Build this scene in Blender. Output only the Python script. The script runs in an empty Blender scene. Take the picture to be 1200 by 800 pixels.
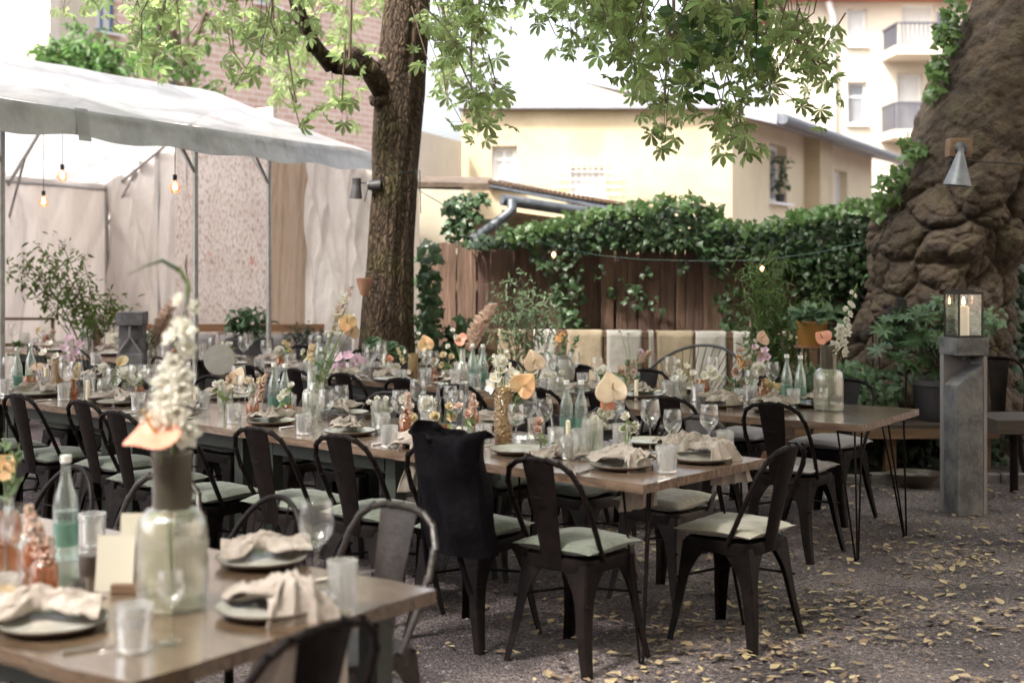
import bpy, math, random
import numpy as np
from mathutils import Vector, Matrix, noise, Euler
random.seed(7); np.random.seed(7)
SC = bpy.context.scene
COL = SC.collection
R = math.radians
F, CZ, HY = 1667.0, 1.7, 290.0          # focal length in photo pixels, eye height, horizon row
def P(px, py, z):                        # photo pixel on a horizontal plane z -> world point
    Y = (CZ - z) * F / (py - HY)
    return Vector(((px - 600) * Y / F, Y, z))
def Q(px, py, Y):                        # photo pixel at distance Y -> world point
    return Vector(((px - 600) * Y / F, Y, CZ - (py - HY) * Y / F))
UD = Vector((-.755, .656, 0)); ND = Vector((.656, .755, 0))
def RC(u, n, z=0.): return UD * u + ND * n + Vector((0, 0, z))
ANG = math.atan2(ND.y, ND.x) - math.pi / 2     # turns local +Y to ND

# ------------------------------------------------------------------ materials
def nt(name):
    m = bpy.data.materials.new(name); m.use_nodes = True
    n = m.node_tree; n.nodes.clear()
    o = n.nodes.new('ShaderNodeOutputMaterial')
    return m, n, o
def ramp(n, stops):
    r = n.nodes.new('ShaderNodeValToRGB')
    e = r.color_ramp.elements
    while len(e) < len(stops): e.new(.5)
    for i, (p, c) in enumerate(stops):
        e[i].position = p; e[i].color = (*c, 1)
    return r
def mat(name, col, rough=.6, metal=0., col2=None, scale=8., detail=5., stretch=(1, 1, 1), bump=0., bscale=None,
        contrast=(.35, .65), island=0., transl=0., spec=.5, coat=0., col3=None, bstretch=None, dist=.02, sheen=0.):
    m, n, o = nt(name); L = n.links.new
    b = n.nodes.new('ShaderNodeBsdfPrincipled')
    b.inputs['Roughness'].default_value = rough; b.inputs['Metallic'].default_value = metal
    b.inputs['Specular IOR Level'].default_value = spec; b.inputs['Coat Weight'].default_value = coat
    b.inputs['Coat Roughness'].default_value = .15
    b.inputs['Sheen Weight'].default_value = sheen
    tc = n.nodes.new('ShaderNodeTexCoord'); mp = n.nodes.new('ShaderNodeMapping')
    mp.inputs['Scale'].default_value = stretch
    L(tc.outputs['Object'], mp.inputs['Vector'])
    c_out = None
    if col2 is not None:
        t = n.nodes.new('ShaderNodeTexNoise'); t.inputs['Scale'].default_value = scale; t.inputs['Detail'].default_value = detail
        t.inputs['Roughness'].default_value = .65
        L(mp.outputs['Vector'], t.inputs['Vector'])
        st = [(contrast[0], col), (contrast[1], col2)]
        if col3: st = [(contrast[0], col), (.5, col2), (contrast[1] + .08, col3)]
        r = ramp(n, st); L(t.outputs['Fac'], r.inputs['Fac']); c_out = r.outputs['Color']
    else:
        rg = n.nodes.new('ShaderNodeRGB'); rg.outputs[0].default_value = (*col, 1); c_out = rg.outputs[0]
    if island > 0:
        g = n.nodes.new('ShaderNodeNewGeometry'); h = n.nodes.new('ShaderNodeHueSaturation')
        mr = n.nodes.new('ShaderNodeMapRange'); mr.inputs['To Min'].default_value = 1 - island; mr.inputs['To Max'].default_value = 1 + island
        mh = n.nodes.new('ShaderNodeMapRange'); mh.inputs['To Min'].default_value = .5 - island * .06; mh.inputs['To Max'].default_value = .5 + island * .03
        L(g.outputs['Random Per Island'], mr.inputs['Value']); L(g.outputs['Random Per Island'], mh.inputs['Value'])
        L(mr.outputs[0], h.inputs['Value']); L(mh.outputs[0], h.inputs['Hue']); L(c_out, h.inputs['Color']); c_out = h.outputs['Color']
    L(c_out, b.inputs['Base Color'])
    if bump > 0:
        t2 = n.nodes.new('ShaderNodeTexNoise'); t2.inputs['Scale'].default_value = bscale or scale * 3; t2.inputs['Detail'].default_value = 6
        mp2 = n.nodes.new('ShaderNodeMapping'); mp2.inputs['Scale'].default_value = bstretch or stretch
        L(tc.outputs['Object'], mp2.inputs['Vector']); L(mp2.outputs['Vector'], t2.inputs['Vector'])
        bp = n.nodes.new('ShaderNodeBump'); bp.inputs['Strength'].default_value = bump; bp.inputs['Distance'].default_value = dist
        L(t2.outputs['Fac'], bp.inputs['Height']); L(bp.outputs['Normal'], b.inputs['Normal'])
    s = b.outputs[0]
    if transl > 0:
        tr = n.nodes.new('ShaderNodeBsdfTranslucent'); mx = n.nodes.new('ShaderNodeMixShader'); mx.inputs[0].default_value = transl
        hs = n.nodes.new('ShaderNodeHueSaturation'); hs.inputs['Value'].default_value = 1.6; hs.inputs['Saturation'].default_value = 1.05
        L(c_out, hs.inputs['Color']); L(hs.outputs[0], tr.inputs['Color']); L(s, mx.inputs[1]); L(tr.outputs[0], mx.inputs[2]); s = mx.outputs[0]
    L(s, o.inputs['Surface'])
    return m
def see_through(m, f):
    n = m.node_tree; o = [q for q in n.nodes if q.type == 'OUTPUT_MATERIAL'][0]; s = o.inputs['Surface'].links[0].from_socket
    t = n.nodes.new('ShaderNodeBsdfTransparent'); x = n.nodes.new('ShaderNodeMixShader'); x.inputs[0].default_value = f
    n.links.new(s, x.inputs[1]); n.links.new(t.outputs[0], x.inputs[2]); n.links.new(x.outputs[0], o.inputs['Surface'])
def glassmat(name, tint=(1, 1, 1), rough=.02, haze=.06, ribs=0., ior=1.5, cells=0., hazecol=(.9, .9, .88)):
    m, n, o = nt(name); L = n.links.new
    fr = n.nodes.new('ShaderNodeLayerWeight'); fr.inputs['Blend'].default_value = .5
    pw_ = n.nodes.new('ShaderNodeMath'); pw_.operation = 'POWER'; pw_.inputs[1].default_value = 3.2
    mu = n.nodes.new('ShaderNodeMath'); mu.operation = 'MULTIPLY_ADD'; mu.inputs[1].default_value = .8; mu.inputs[2].default_value = (ior - 1) * .12; mu.use_clamp = True
    tr = n.nodes.new('ShaderNodeBsdfTransparent'); tr.inputs[0].default_value = (*tint, 1)
    gl = n.nodes.new('ShaderNodeBsdfGlossy'); gl.inputs['Roughness'].default_value = rough; gl.inputs['Color'].default_value = (.97, .97, .97, 1)
    df = n.nodes.new('ShaderNodeBsdfDiffuse'); df.inputs['Color'].default_value = (*hazecol, 1)
    tl = n.nodes.new('ShaderNodeBsdfTranslucent'); tl.inputs['Color'].default_value = (*hazecol, 1)
    ad = n.nodes.new('ShaderNodeMixShader'); ad.inputs[0].default_value = .5; L(df.outputs[0], ad.inputs[1]); L(tl.outputs[0], ad.inputs[2])
    m1 = n.nodes.new('ShaderNodeMixShader'); m1.inputs[0].default_value = haze; L(tr.outputs[0], m1.inputs[1]); L(ad.outputs[0], m1.inputs[2])
    m2 = n.nodes.new('ShaderNodeMixShader'); L(fr.outputs['Facing'], pw_.inputs[0]); L(pw_.outputs[0], mu.inputs[0]); L(mu.outputs[0], m2.inputs[0]); L(m1.outputs[0], m2.inputs[1]); L(gl.outputs[0], m2.inputs[2])
    if cells > 0:
        tc = n.nodes.new('ShaderNodeTexCoord'); v = n.nodes.new('ShaderNodeTexVoronoi'); v.inputs['Scale'].default_value = cells
        bp = n.nodes.new('ShaderNodeBump'); bp.inputs['Strength'].default_value = 1; bp.inputs['Distance'].default_value = .01
        L(tc.outputs['Object'], v.inputs['Vector']); L(v.outputs['Distance'], bp.inputs['Height'])
        for q in (gl, df, fr): L(bp.outputs[0], q.inputs['Normal'])
    L(m2.outputs[0], o.inputs['Surface'])
    return m
def emis(name, col, st):
    m, n, o = nt(name); e = n.nodes.new('ShaderNodeEmission'); e.inputs[0].default_value = (*col, 1); e.inputs[1].default_value = st
    n.links.new(e.outputs[0], o.inputs['Surface']); return m

M = {}
M['chair'] = mat('dark_metal', (.006, .0045, .0045), .36, .0, col2=(.013, .009, .0085), scale=14, bump=.12, bscale=60, spec=.09)
M['chair2'] = mat('bronze_metal', (.018, .013, .012), .34, .1, col2=(.034, .026, .023), scale=14, bump=.1, bscale=60, spec=.3)
M['cush_g'] = mat('green_cushion_cloth', (.085, .096, .075), .85, col2=(.125, .138, .11), scale=6, bump=.35, bscale=35, sheen=.3)
M['cush_w'] = mat('pale_cushion_cloth', (.27, .25, .21), .9, col2=(.36, .34, .29), scale=5, bump=.4, bscale=30, sheen=.3)
M['cush_m'] = mat('mauve_grey_cushion_cloth', (.20, .185, .205), .9, col2=(.27, .25, .27), scale=5, bump=.4, bscale=30, sheen=.3)
M['cush_d'] = mat('dark_grey_cushion_cloth', (.17, .155, .16), .9, col2=(.25, .23, .235), scale=5, bump=.4, bscale=30, sheen=.3)
M['table'] = mat('oiled_table_wood', (.11, .07, .05), .13, col2=(.23, .16, .12), scale=5, stretch=(1, 12, 6), bump=.12, bscale=9, coat=.6, spec=.6)  # browns paled a little for sky reflection the tops do not catch
M['table_a'] = mat('dark_glossy_table_wood', (.06, .038, .024), .12, col2=(.135, .09, .058), scale=5, stretch=(1, 12, 6), bump=.1, bscale=9, coat=.8, spec=.7)
M['table2'] = mat('sheen_paled_table_wood', (.15, .11, .085), .15, col2=(.29, .22, .175), scale=5, stretch=(1, 12, 6), bump=.12, bscale=9, coat=.5, spec=.6)  # paler still, sky sheen on the tops is put into the colour
M['tleg'] = mat('dark_green_leg_paint', (.014, .019, .015), .5, col2=(.028, .034, .027), scale=10)
M['plate'] = mat('stoneware_glaze', (.30, .29, .26), .22, col2=(.40, .39, .35), scale=9, coat=.4)
M['plate_d'] = mat('stoneware_rim_brown', (.07, .05, .04), .4, col2=(.13, .10, .08), scale=20)
M['napkin'] = mat('blush_linen', (.30, .25, .22), .9, col2=(.39, .335, .30), scale=20, bump=.5, bscale=70, transl=.12, sheen=.3, dist=.006)
M['steel'] = mat('cutlery_steel', (.6, .58, .56), .18, 1.)
M['glass'] = glassmat('clear_glass', (.98, .98, .98), haze=.015)
M['cut'] = glassmat('cut_glass', (.97, .97, .97), haze=.26, rough=.05, ior=3.2)  # whitish haze mixed in to stand for bright sparkle
M['ribglass'] = glassmat('ribbed_glass', (.93, .93, .90), haze=.15, rough=.05, ior=2.1)
M['fat_rib'] = glassmat('smoky_ribbed_glass', (.90, .89, .84), haze=.10, rough=.08, ior=1.8, hazecol=(.66, .65, .60))
M['smoke'] = glassmat('olive_smoked_glass', (.5, .45, .36), haze=.25, rough=.08, hazecol=(.3, .27, .21))
M['amber'] = glassmat('amber_glass', (.88, .62, .42), haze=.18, rough=.06, hazecol=(.5, .28, .17))
M['gold'] = glassmat('gold_hobnail_glass', (.85, .68, .45), haze=.45, rough=.12, cells=70, hazecol=(.6, .46, .27))
M['bottle'] = glassmat('bottle_glass', (.90, .95, .93), haze=.06, rough=.03)
M['teal'] = glassmat('teal_bottle_label', (.45, .68, .60), haze=.45, rough=.3, hazecol=(.26, .44, .38))
M['water'] = glassmat('water', (.96, .98, .97), haze=.03, ior=1.2)
M['juice'] = mat('yellow_juice', (.65, .38, .05), .3)
M['greyglass'] = glassmat('grey_glass', (.6, .6, .58), haze=.2, rough=.1, hazecol=(.35, .34, .33))
M['wax'] = mat('candle_wax', (.80, .74, .62), .5, transl=.25)
M['flame'] = emis('flame', (1, .55, .2), 14)
M['bulb'] = emis('bulb_filament', (1, .62, .32), 9)
M['bulbglass'] = glassmat('bulb_glass', (1, .85, .7), haze=.12, hazecol=(.9, .55, .35))
M['card'] = mat('cream_card', (.50, .46, .38), .8)
M['black'] = mat('black_plastic', (.012, .011, .012), .55)
M['bag'] = mat('black_bag_cloth', (.003, .0025, .0035), .7, col2=(.007, .006, .008), scale=6, bump=.6, bscale=14, spec=.04)
M['ceramic'] = mat('dark_ceramic', (.05, .035, .03), .4, col2=(.08, .06, .05), scale=10)
M['dwood'] = mat('dark_brown_wood', (.028, .02, .017), .6, col2=(.06, .042, .034), scale=3, stretch=(.5, 6, 6), bump=.3)  # dark brown wood with streaked grain
M['grey_jug'] = mat('grey_stoneware', (.22, .22, .21), .7, col2=(.32, .31, .29), scale=12)
# flowers
M['white_p'] = mat('white_petals', (.74, .72, .66), .6, transl=.3, island=.06)
M['cream_p'] = mat('cream_petals', (.72, .62, .44), .6, transl=.25, island=.08)
M['peach_p'] = mat('peach_petals', (.72, .40, .22), .5, col2=(.75, .58, .34), scale=12, transl=.2)
M['blush_p'] = mat('blush_petals', (.58, .40, .34), .6, col2=(.66, .53, .45), scale=12, transl=.25, island=.1)
M['coral_p'] = mat('coral_spathe', (.66, .25, .17), .4, col2=(.70, .36, .26), scale=8, transl=.2)
M['pink_p'] = mat('lilac_pink_petals', (.68, .46, .60), .6, col2=(.74, .62, .70), scale=10, transl=.3, island=.08)
M['creamsp'] = mat('cream_spathe', (.60, .46, .36), .35, col2=(.66, .55, .42), scale=8, transl=.25)
M['orange_p'] = mat('orange_petals', (.55, .20, .06), .5, col2=(.6, .33, .12), scale=8, transl=.2)
M['pampas'] = mat('pampas_plume', (.62, .50, .42), .9, island=.15, transl=.3)
M['stem'] = mat('flower_stem', (.16, .23, .07), .5)
M['leafsoft'] = mat('sage_leaves', (.14, .20, .11), .6, island=.25, transl=.2)
M['spadix'] = mat('spadix', (.62, .42, .16), .6)
# foliage
M['chest'] = mat('chestnut_leaves', (.205, .265, .11), .5, island=.4, transl=.66)
M['round'] = mat('linden_leaves', (.045, .10, .025), .45, island=.3, transl=.35)
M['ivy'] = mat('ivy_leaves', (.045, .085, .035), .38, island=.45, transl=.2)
M['ivy_l'] = mat('bright_toplit_ivy_leaves', (.085, .15, .045), .4, island=.35, transl=.35)  # brighter green ivy; on the fence top it stands for light from above
M['bamboo'] = mat('bamboo_leaves', (.085, .14, .04), .5, island=.4, transl=.3)
M['rhodo'] = mat('shrub_leaves', (.065, .12, .055), .35, island=.35, transl=.2)
M['mint'] = mat('pale_plant_leaves', (.10, .17, .09), .5, island=.3, transl=.25)
M['maple'] = mat('thin_maple_leaves', (.07, .11, .02), .5, island=.4, transl=.4)
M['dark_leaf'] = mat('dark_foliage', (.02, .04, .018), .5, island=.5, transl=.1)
M['locust'] = mat('feathery_tree_leaves', (.08, .15, .045), .5, island=.3, transl=.5)
M['dry'] = mat('fallen_leaves', (.25, .19, .115), .75, island=.6)
def bark_mat(name, dark, mid, moss, sc, zs, crack, mossamt, dist):
    m, n, o = nt(name); L = n.links.new
    b = n.nodes.new('ShaderNodeBsdfPrincipled'); b.inputs['Roughness'].default_value = .9; b.inputs['Specular IOR Level'].default_value = .25
    tc = n.nodes.new('ShaderNodeTexCoord'); mp = n.nodes.new('ShaderNodeMapping'); mp.inputs['Scale'].default_value = (1, 1, zs)
    w1 = n.nodes.new('ShaderNodeTexNoise'); w1.inputs['Scale'].default_value = 6; w1.inputs['Detail'].default_value = 4; L(tc.outputs['Object'], w1.inputs['Vector'])
    vm = n.nodes.new('ShaderNodeVectorMath'); vm.operation = 'MULTIPLY_ADD'; vm.inputs[1].default_value = (.12, .12, .12); L(w1.outputs['Color'], vm.inputs[0]); L(tc.outputs['Object'], vm.inputs[2]); L(vm.outputs[0], mp.inputs['Vector'])
    v = n.nodes.new('ShaderNodeTexVoronoi'); v.feature = 'DISTANCE_TO_EDGE'; v.inputs['Scale'].default_value = sc; L(mp.outputs[0], v.inputs['Vector'])
    t = n.nodes.new('ShaderNodeTexNoise'); t.inputs['Scale'].default_value = sc * 1.6; t.inputs['Detail'].default_value = 9; t.inputs['Roughness'].default_value = .7; L(mp.outputs[0], t.inputs['Vector'])
    t2 = n.nodes.new('ShaderNodeTexNoise'); t2.inputs['Scale'].default_value = 2.2; t2.inputs['Detail'].default_value = 6; L(tc.outputs['Object'], t2.inputs['Vector'])
    r = ramp(n, [(.3, dark), (.7, mid)]); L(t.outputs['Fac'], r.inputs['Fac'])
    rm = ramp(n, [(.50, (0, 0, 0)), (.68, (mossamt,) * 3)]); L(t2.outputs['Fac'], rm.inputs['Fac'])
    mx = n.nodes.new('ShaderNodeMixRGB'); mx.inputs[2].default_value = (*moss, 1); L(rm.outputs[0], mx.inputs[0]); L(r.outputs[0], mx.inputs[1])
    rc_ = ramp(n, [(0., (crack,) * 3), (.22, (1, 1, 1))]); L(v.outputs['Distance'], rc_.inputs['Fac'])
    m2 = n.nodes.new('ShaderNodeMixRGB'); m2.blend_type = 'MULTIPLY'; m2.inputs[0].default_value = 1; L(mx.outputs[0], m2.inputs[1]); L(rc_.outputs[0], m2.inputs[2]); L(m2.outputs[0], b.inputs['Base Color'])
    mr = n.nodes.new('ShaderNodeMapRange'); mr.inputs['From Max'].default_value = .25; L(v.outputs['Distance'], mr.inputs['Value'])
    ad = n.nodes.new('ShaderNodeMath'); ad.operation = 'MULTIPLY_ADD'; ad.inputs[1].default_value = .9; L(t.outputs['Fac'], ad.inputs[0]); L(mr.outputs[0], ad.inputs[2])
    bp = n.nodes.new('ShaderNodeBump'); bp.inputs['Strength'].default_value = 1; bp.inputs['Distance'].default_value = dist; L(ad.outputs[0], bp.inputs['Height']); L(bp.outputs[0], b.inputs['Normal'])
    L(b.outputs[0], o.inputs['Surface']); return m
M['bark'] = bark_mat('chestnut_bark', (.05, .032, .022), (.135, .09, .06), (.14, .125, .05), 34, .24, .4, .6, .025)
M['bark2'] = mat('burled_plane_bark', (.020, .014, .010), .9, col2=(.058, .039, .027), scale=5.5, detail=12, col3=(.072, .062, .032), bump=1., bscale=19, dist=.035)
M['twig'] = mat('twig_bark', (.09, .06, .04), .8, col2=(.15, .11, .08), scale=10, bump=.4)
M['fence'] = mat('weathered_plank', (.085, .052, .036), .8, col2=(.22, .135, .095), scale=3, stretch=(6, 6, .5), bump=.7, bscale=9, island=.32, contrast=(.3, .7))
M['bwood'] = mat('bench_wood', (.09, .05, .028), .6, col2=(.17, .10, .055), scale=3, stretch=(.5, 6, 6), bump=.3)
M['owood'] = mat('orange_bench_wood', (.20, .095, .045), .5, col2=(.28, .15, .08), scale=3, stretch=(.5, 6, 6), bump=.2)
M['canvas_c'] = mat('cream_canvas', (.29, .23, .16), .95, col2=(.36, .295, .21), scale=6, bump=.4, bscale=18)
M['canvas_w'] = mat('white_canvas', (.33, .31, .29), .95, col2=(.40, .38, .355), scale=6, bump=.4, bscale=18)
M['tentroof'] = mat('tent_roof_vinyl', (.23, .23, .24), .3, col2=(.42, .415, .42), scale=1.6, stretch=(1, .6, 1), bump=.5, bscale=3.2, contrast=(.36, .6), transl=.28, dist=.08)
M['tentval'] = mat('tent_valance_vinyl', (.33, .33, .345), .35, col2=(.45, .45, .46), scale=2.5, bump=.5, bscale=6, transl=.2, dist=.05)
see_through(M['tentroof'], .12)
M['tentclear'] = mat('clear_tent_vinyl', (.8, .8, .8), .2, transl=.75)
M['tentwall'] = mat('tent_wall_vinyl', (.52, .465, .425), .4, col2=(.62, .57, .54), scale=1.3, stretch=(1, 1, .5), bump=.5, bscale=2.6, transl=.12, dist=.2)
M['tentbeige'] = mat('beige_tent_canvas', (.30, .22, .16), .6, col2=(.38, .29, .22), scale=1.3, stretch=(1, 1, .5), bump=.5, bscale=2.5, transl=.25, dist=.08)
M['pole'] = mat('galvanised_pole', (.32, .31, .31), .4, .7, col2=(.42, .41, .41), scale=20)
M['zinc'] = mat('weathered_zinc', (.06, .072, .085), .5, .2, col2=(.13, .14, .16), scale=9, contrast=(.3, .6), bump=.1)
M['concrete'] = mat('stained_concrete', (.075, .072, .078), .75, col2=(.115, .112, .12), scale=7, col3=(.18, .172, .18), contrast=(.42, .6), bump=.25, bscale=60)
M['concrete_l'] = mat('light_concrete', (.19, .17, .175), .8, col2=(.20, .185, .19), scale=10)
M['terra'] = mat('terracotta', (.24, .11, .07), .8, col2=(.30, .16, .11), scale=10)
M['ochre'] = mat('ochre_glazed_pot', (.26, .13, .03), .35, col2=(.34, .18, .05), scale=6, coat=.3)
M['bpot'] = mat('black_pot', (.025, .023, .027), .5, col2=(.045, .04, .045), scale=8)
M['kerb'] = mat('kerb_stone', (.10, .09, .09), .9, col2=(.18, .165, .16), scale=9, bump=.6)
M['cable'] = mat('green_cable', (.03, .07, .055), .5)
M['wallc'] = mat('cream_render', (.41, .33, .21), .9, col2=(.49, .40, .27), scale=.9, contrast=(.42, .58), bump=.1, bscale=30)
M['wallf'] = mat('shade_offset_yellow_render', (.58, .485, .33), .9, col2=(.64, .545, .385), scale=1.2, bump=.1, bscale=30)  # lighter copy of the cream render, colour makes up for the flank's shade
M['wallw'] = mat('pale_render', (.56, .49, .385), .9, col2=(.63, .56, .45), scale=1.2, bump=.1, bscale=30)
M['wallp'] = mat('pinkish_render', (.66, .58, .50), .9, col2=(.72, .64, .56), scale=1.2)
M['wframe'] = mat('white_window_frame', (.75, .74, .73), .5)
M['pane'] = mat('window_pane', (.13, .14, .16), .06, spec=.8, col2=(.3, .3, .31), scale=1.2, stretch=(1, 1, .4))
M['curtain'] = mat('net_curtain', (.55, .54, .53), .8, col2=(.66, .65, .64), scale=4, stretch=(6, 1, .3))
M['roofgrey'] = mat('roof_sheet_grey', (.25, .25, .28), .5, col2=(.33, .33, .36), scale=6)
M['tilered'] = mat('red_roof_tiles', (.42, .12, .07), .8, col2=(.5, .17, .1), scale=20)
M['rail'] = mat('balcony_rail', (.07, .07, .085), .5)
M['earth'] = mat('bed_soil', (.03, .022, .018), 1., col2=(.06, .045, .035), scale=10, bump=.6)

def ground_mat():
    m, n, o = nt('fine_gravel'); L = n.links.new
    b = n.nodes.new('ShaderNodeBsdfPrincipled'); b.inputs['Roughness'].default_value = .95; b.inputs['Specular IOR Level'].default_value = .25
    tc = n.nodes.new('ShaderNodeTexCoord')
    v = n.nodes.new('ShaderNodeTexVoronoi'); v.inputs['Scale'].default_value = 125; L(tc.outputs['Object'], v.inputs['Vector'])
    t = n.nodes.new('ShaderNodeTexNoise'); t.inputs['Scale'].default_value = 1.4; t.inputs['Detail'].default_value = 8; L(tc.outputs['Object'], t.inputs['Vector'])
    t3 = n.nodes.new('ShaderNodeTexNoise'); t3.inputs['Scale'].default_value = 38; t3.inputs['Detail'].default_value = 4; L(tc.outputs['Object'], t3.inputs['Vector'])
    r1 = ramp(n, [(0., (.07, .059, .062)), (.5, (.152, .127, .130)), (.94, (.225, .195, .195)), (1., (.36, .32, .32))])
    rgb = n.nodes.new('ShaderNodeSeparateColor'); L(v.outputs['Color'], rgb.inputs[0]); L(rgb.outputs[0], r1.inputs['Fac'])
    r2 = ramp(n, [(.36, (.50, .48, .50)), (.62, (1.25, 1.2, 1.17))]); L(t.outputs['Fac'], r2.inputs['Fac'])
    r3 = ramp(n, [(.35, (.6, .6, .62)), (.6, (1.1, 1.1, 1.1))]); L(t3.outputs['Fac'], r3.inputs['Fac'])
    mx = n.nodes.new('ShaderNodeMixRGB'); mx.blend_type = 'MULTIPLY'; mx.inputs[0].default_value = 1; L(r1.outputs[0], mx.inputs[1]); L(r2.outputs[0], mx.inputs[2])
    mx2 = n.nodes.new('ShaderNodeMixRGB'); mx2.blend_type = 'MULTIPLY'; mx2.inputs[0].default_value = 1; L(mx.outputs[0], mx2.inputs[1]); L(r3.outputs[0], mx2.inputs[2])
    L(mx2.outputs[0], b.inputs['Base Color'])
    bp = n.nodes.new('ShaderNodeBump'); bp.inputs['Strength'].default_value = 1; bp.inputs['Distance'].default_value = .012
    ad = n.nodes.new('ShaderNodeMath'); ad.operation = 'SUBTRACT'; L(t3.outputs['Fac'], ad.inputs[0]); L(v.outputs['Distance'], ad.inputs[1]); L(ad.outputs[0], bp.inputs['Height'])
    L(bp.outputs[0], b.inputs['Normal']); L(b.outputs[0], o.inputs['Surface']); return m
M['ground'] = ground_mat()
def brick_mat():
    m, n, o = nt('pink_brick'); L = n.links.new
    b = n.nodes.new('ShaderNodeBsdfPrincipled'); b.inputs['Roughness'].default_value = .9
    tc = n.nodes.new('ShaderNodeTexCoord'); s = n.nodes.new('ShaderNodeSeparateXYZ'); c = n.nodes.new('ShaderNodeCombineXYZ')
    L(tc.outputs['Object'], s.inputs[0]); L(s.outputs[0], c.inputs[0]); L(s.outputs[2], c.inputs[1])
    k = n.nodes.new('ShaderNodeTexBrick'); k.inputs['Scale'].default_value = 1; k.inputs['Brick Width'].default_value = .42; k.inputs['Row Height'].default_value = .14
    k.inputs['Mortar Size'].default_value = .016; k.inputs['Color1'].default_value = (.50, .32, .25, 1); k.inputs['Color2'].default_value = (.60, .43, .35, 1); k.inputs['Mortar'].default_value = (.68, .60, .54, 1)
    L(c.outputs[0], k.inputs['Vector']); L(k.outputs['Color'], b.inputs['Base Color']); L(b.outputs[0], o.inputs['Surface']); return m
M['brick'] = brick_mat()
def peel_mat():
    m, n, o = nt('peeling_painted_boards'); L = n.links.new
    b = n.nodes.new('ShaderNodeBsdfPrincipled'); b.inputs['Roughness'].default_value = .8
    tc = n.nodes.new('ShaderNodeTexCoord'); mp = n.nodes.new('ShaderNodeMapping'); mp.inputs['Scale'].default_value = (1, 1, .38); L(tc.outputs['Object'], mp.inputs[0])
    v = n.nodes.new('ShaderNodeTexVoronoi'); v.inputs['Scale'].default_value = 46; L(mp.outputs[0], v.inputs['Vector'])
    t = n.nodes.new('ShaderNodeTexNoise'); t.inputs['Scale'].default_value = 2.2; t.inputs['Detail'].default_value = 6; L(tc.outputs['Object'], t.inputs['Vector'])
    t2 = n.nodes.new('ShaderNodeTexNoise'); t2.inputs['Scale'].default_value = 34; t2.inputs['Detail'].default_value = 5; t2.inputs['Roughness'].default_value = .75; L(mp.outputs[0], t2.inputs['Vector'])
    base = ramp(n, [(.3, (.54, .46, .43)), (.7, (.64, .58, .555))]); L(t.outputs['Fac'], base.inputs['Fac'])
    ad = n.nodes.new('ShaderNodeMath'); ad.operation = 'MULTIPLY_ADD'; ad.inputs[1].default_value = .55; L(v.outputs['Distance'], ad.inputs[0]); L(t2.outputs['Fac'], ad.inputs[2])
    msk = ramp(n, [(.80, (0, 0, 0)), (.93, (.75, .75, .75))]); L(ad.outputs[0], msk.inputs['Fac'])
    mx = n.nodes.new('ShaderNodeMixRGB'); mx.inputs[2].default_value = (.27, .17, .12, 1); L(msk.outputs[0], mx.inputs[0]); L(base.outputs[0], mx.inputs[1])
    t4 = n.nodes.new('ShaderNodeTexNoise'); t4.inputs['Scale'].default_value = 3.6; t4.inputs['Detail'].default_value = 3; mp4 = n.nodes.new('ShaderNodeMapping'); mp4.inputs['Location'].default_value = (3.3, 9, 1.2); L(tc.outputs['Object'], mp4.inputs[0]); L(mp4.outputs[0], t4.inputs['Vector'])
    ms4 = ramp(n, [(.69, (0, 0, 0)), (.74, (.8, .8, .8))]); L(t4.outputs['Fac'], ms4.inputs['Fac'])
    mx4 = n.nodes.new('ShaderNodeMixRGB'); mx4.inputs[2].default_value = (.45, .13, .07, 1); L(ms4.outputs[0], mx4.inputs[0]); L(mx.outputs[0], mx4.inputs[1])
    L(mx4.outputs[0], b.inputs['Base Color'])
    bp = n.nodes.new('ShaderNodeBump'); bp.inputs['Strength'].default_value = .6; bp.inputs['Distance'].default_value = .02; L(ad.outputs[0], bp.inputs['Height']); L(bp.outputs[0], b.inputs['Normal'])
    L(b.outputs[0], o.inputs['Surface']); return m
M['peel'] = peel_mat()

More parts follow.
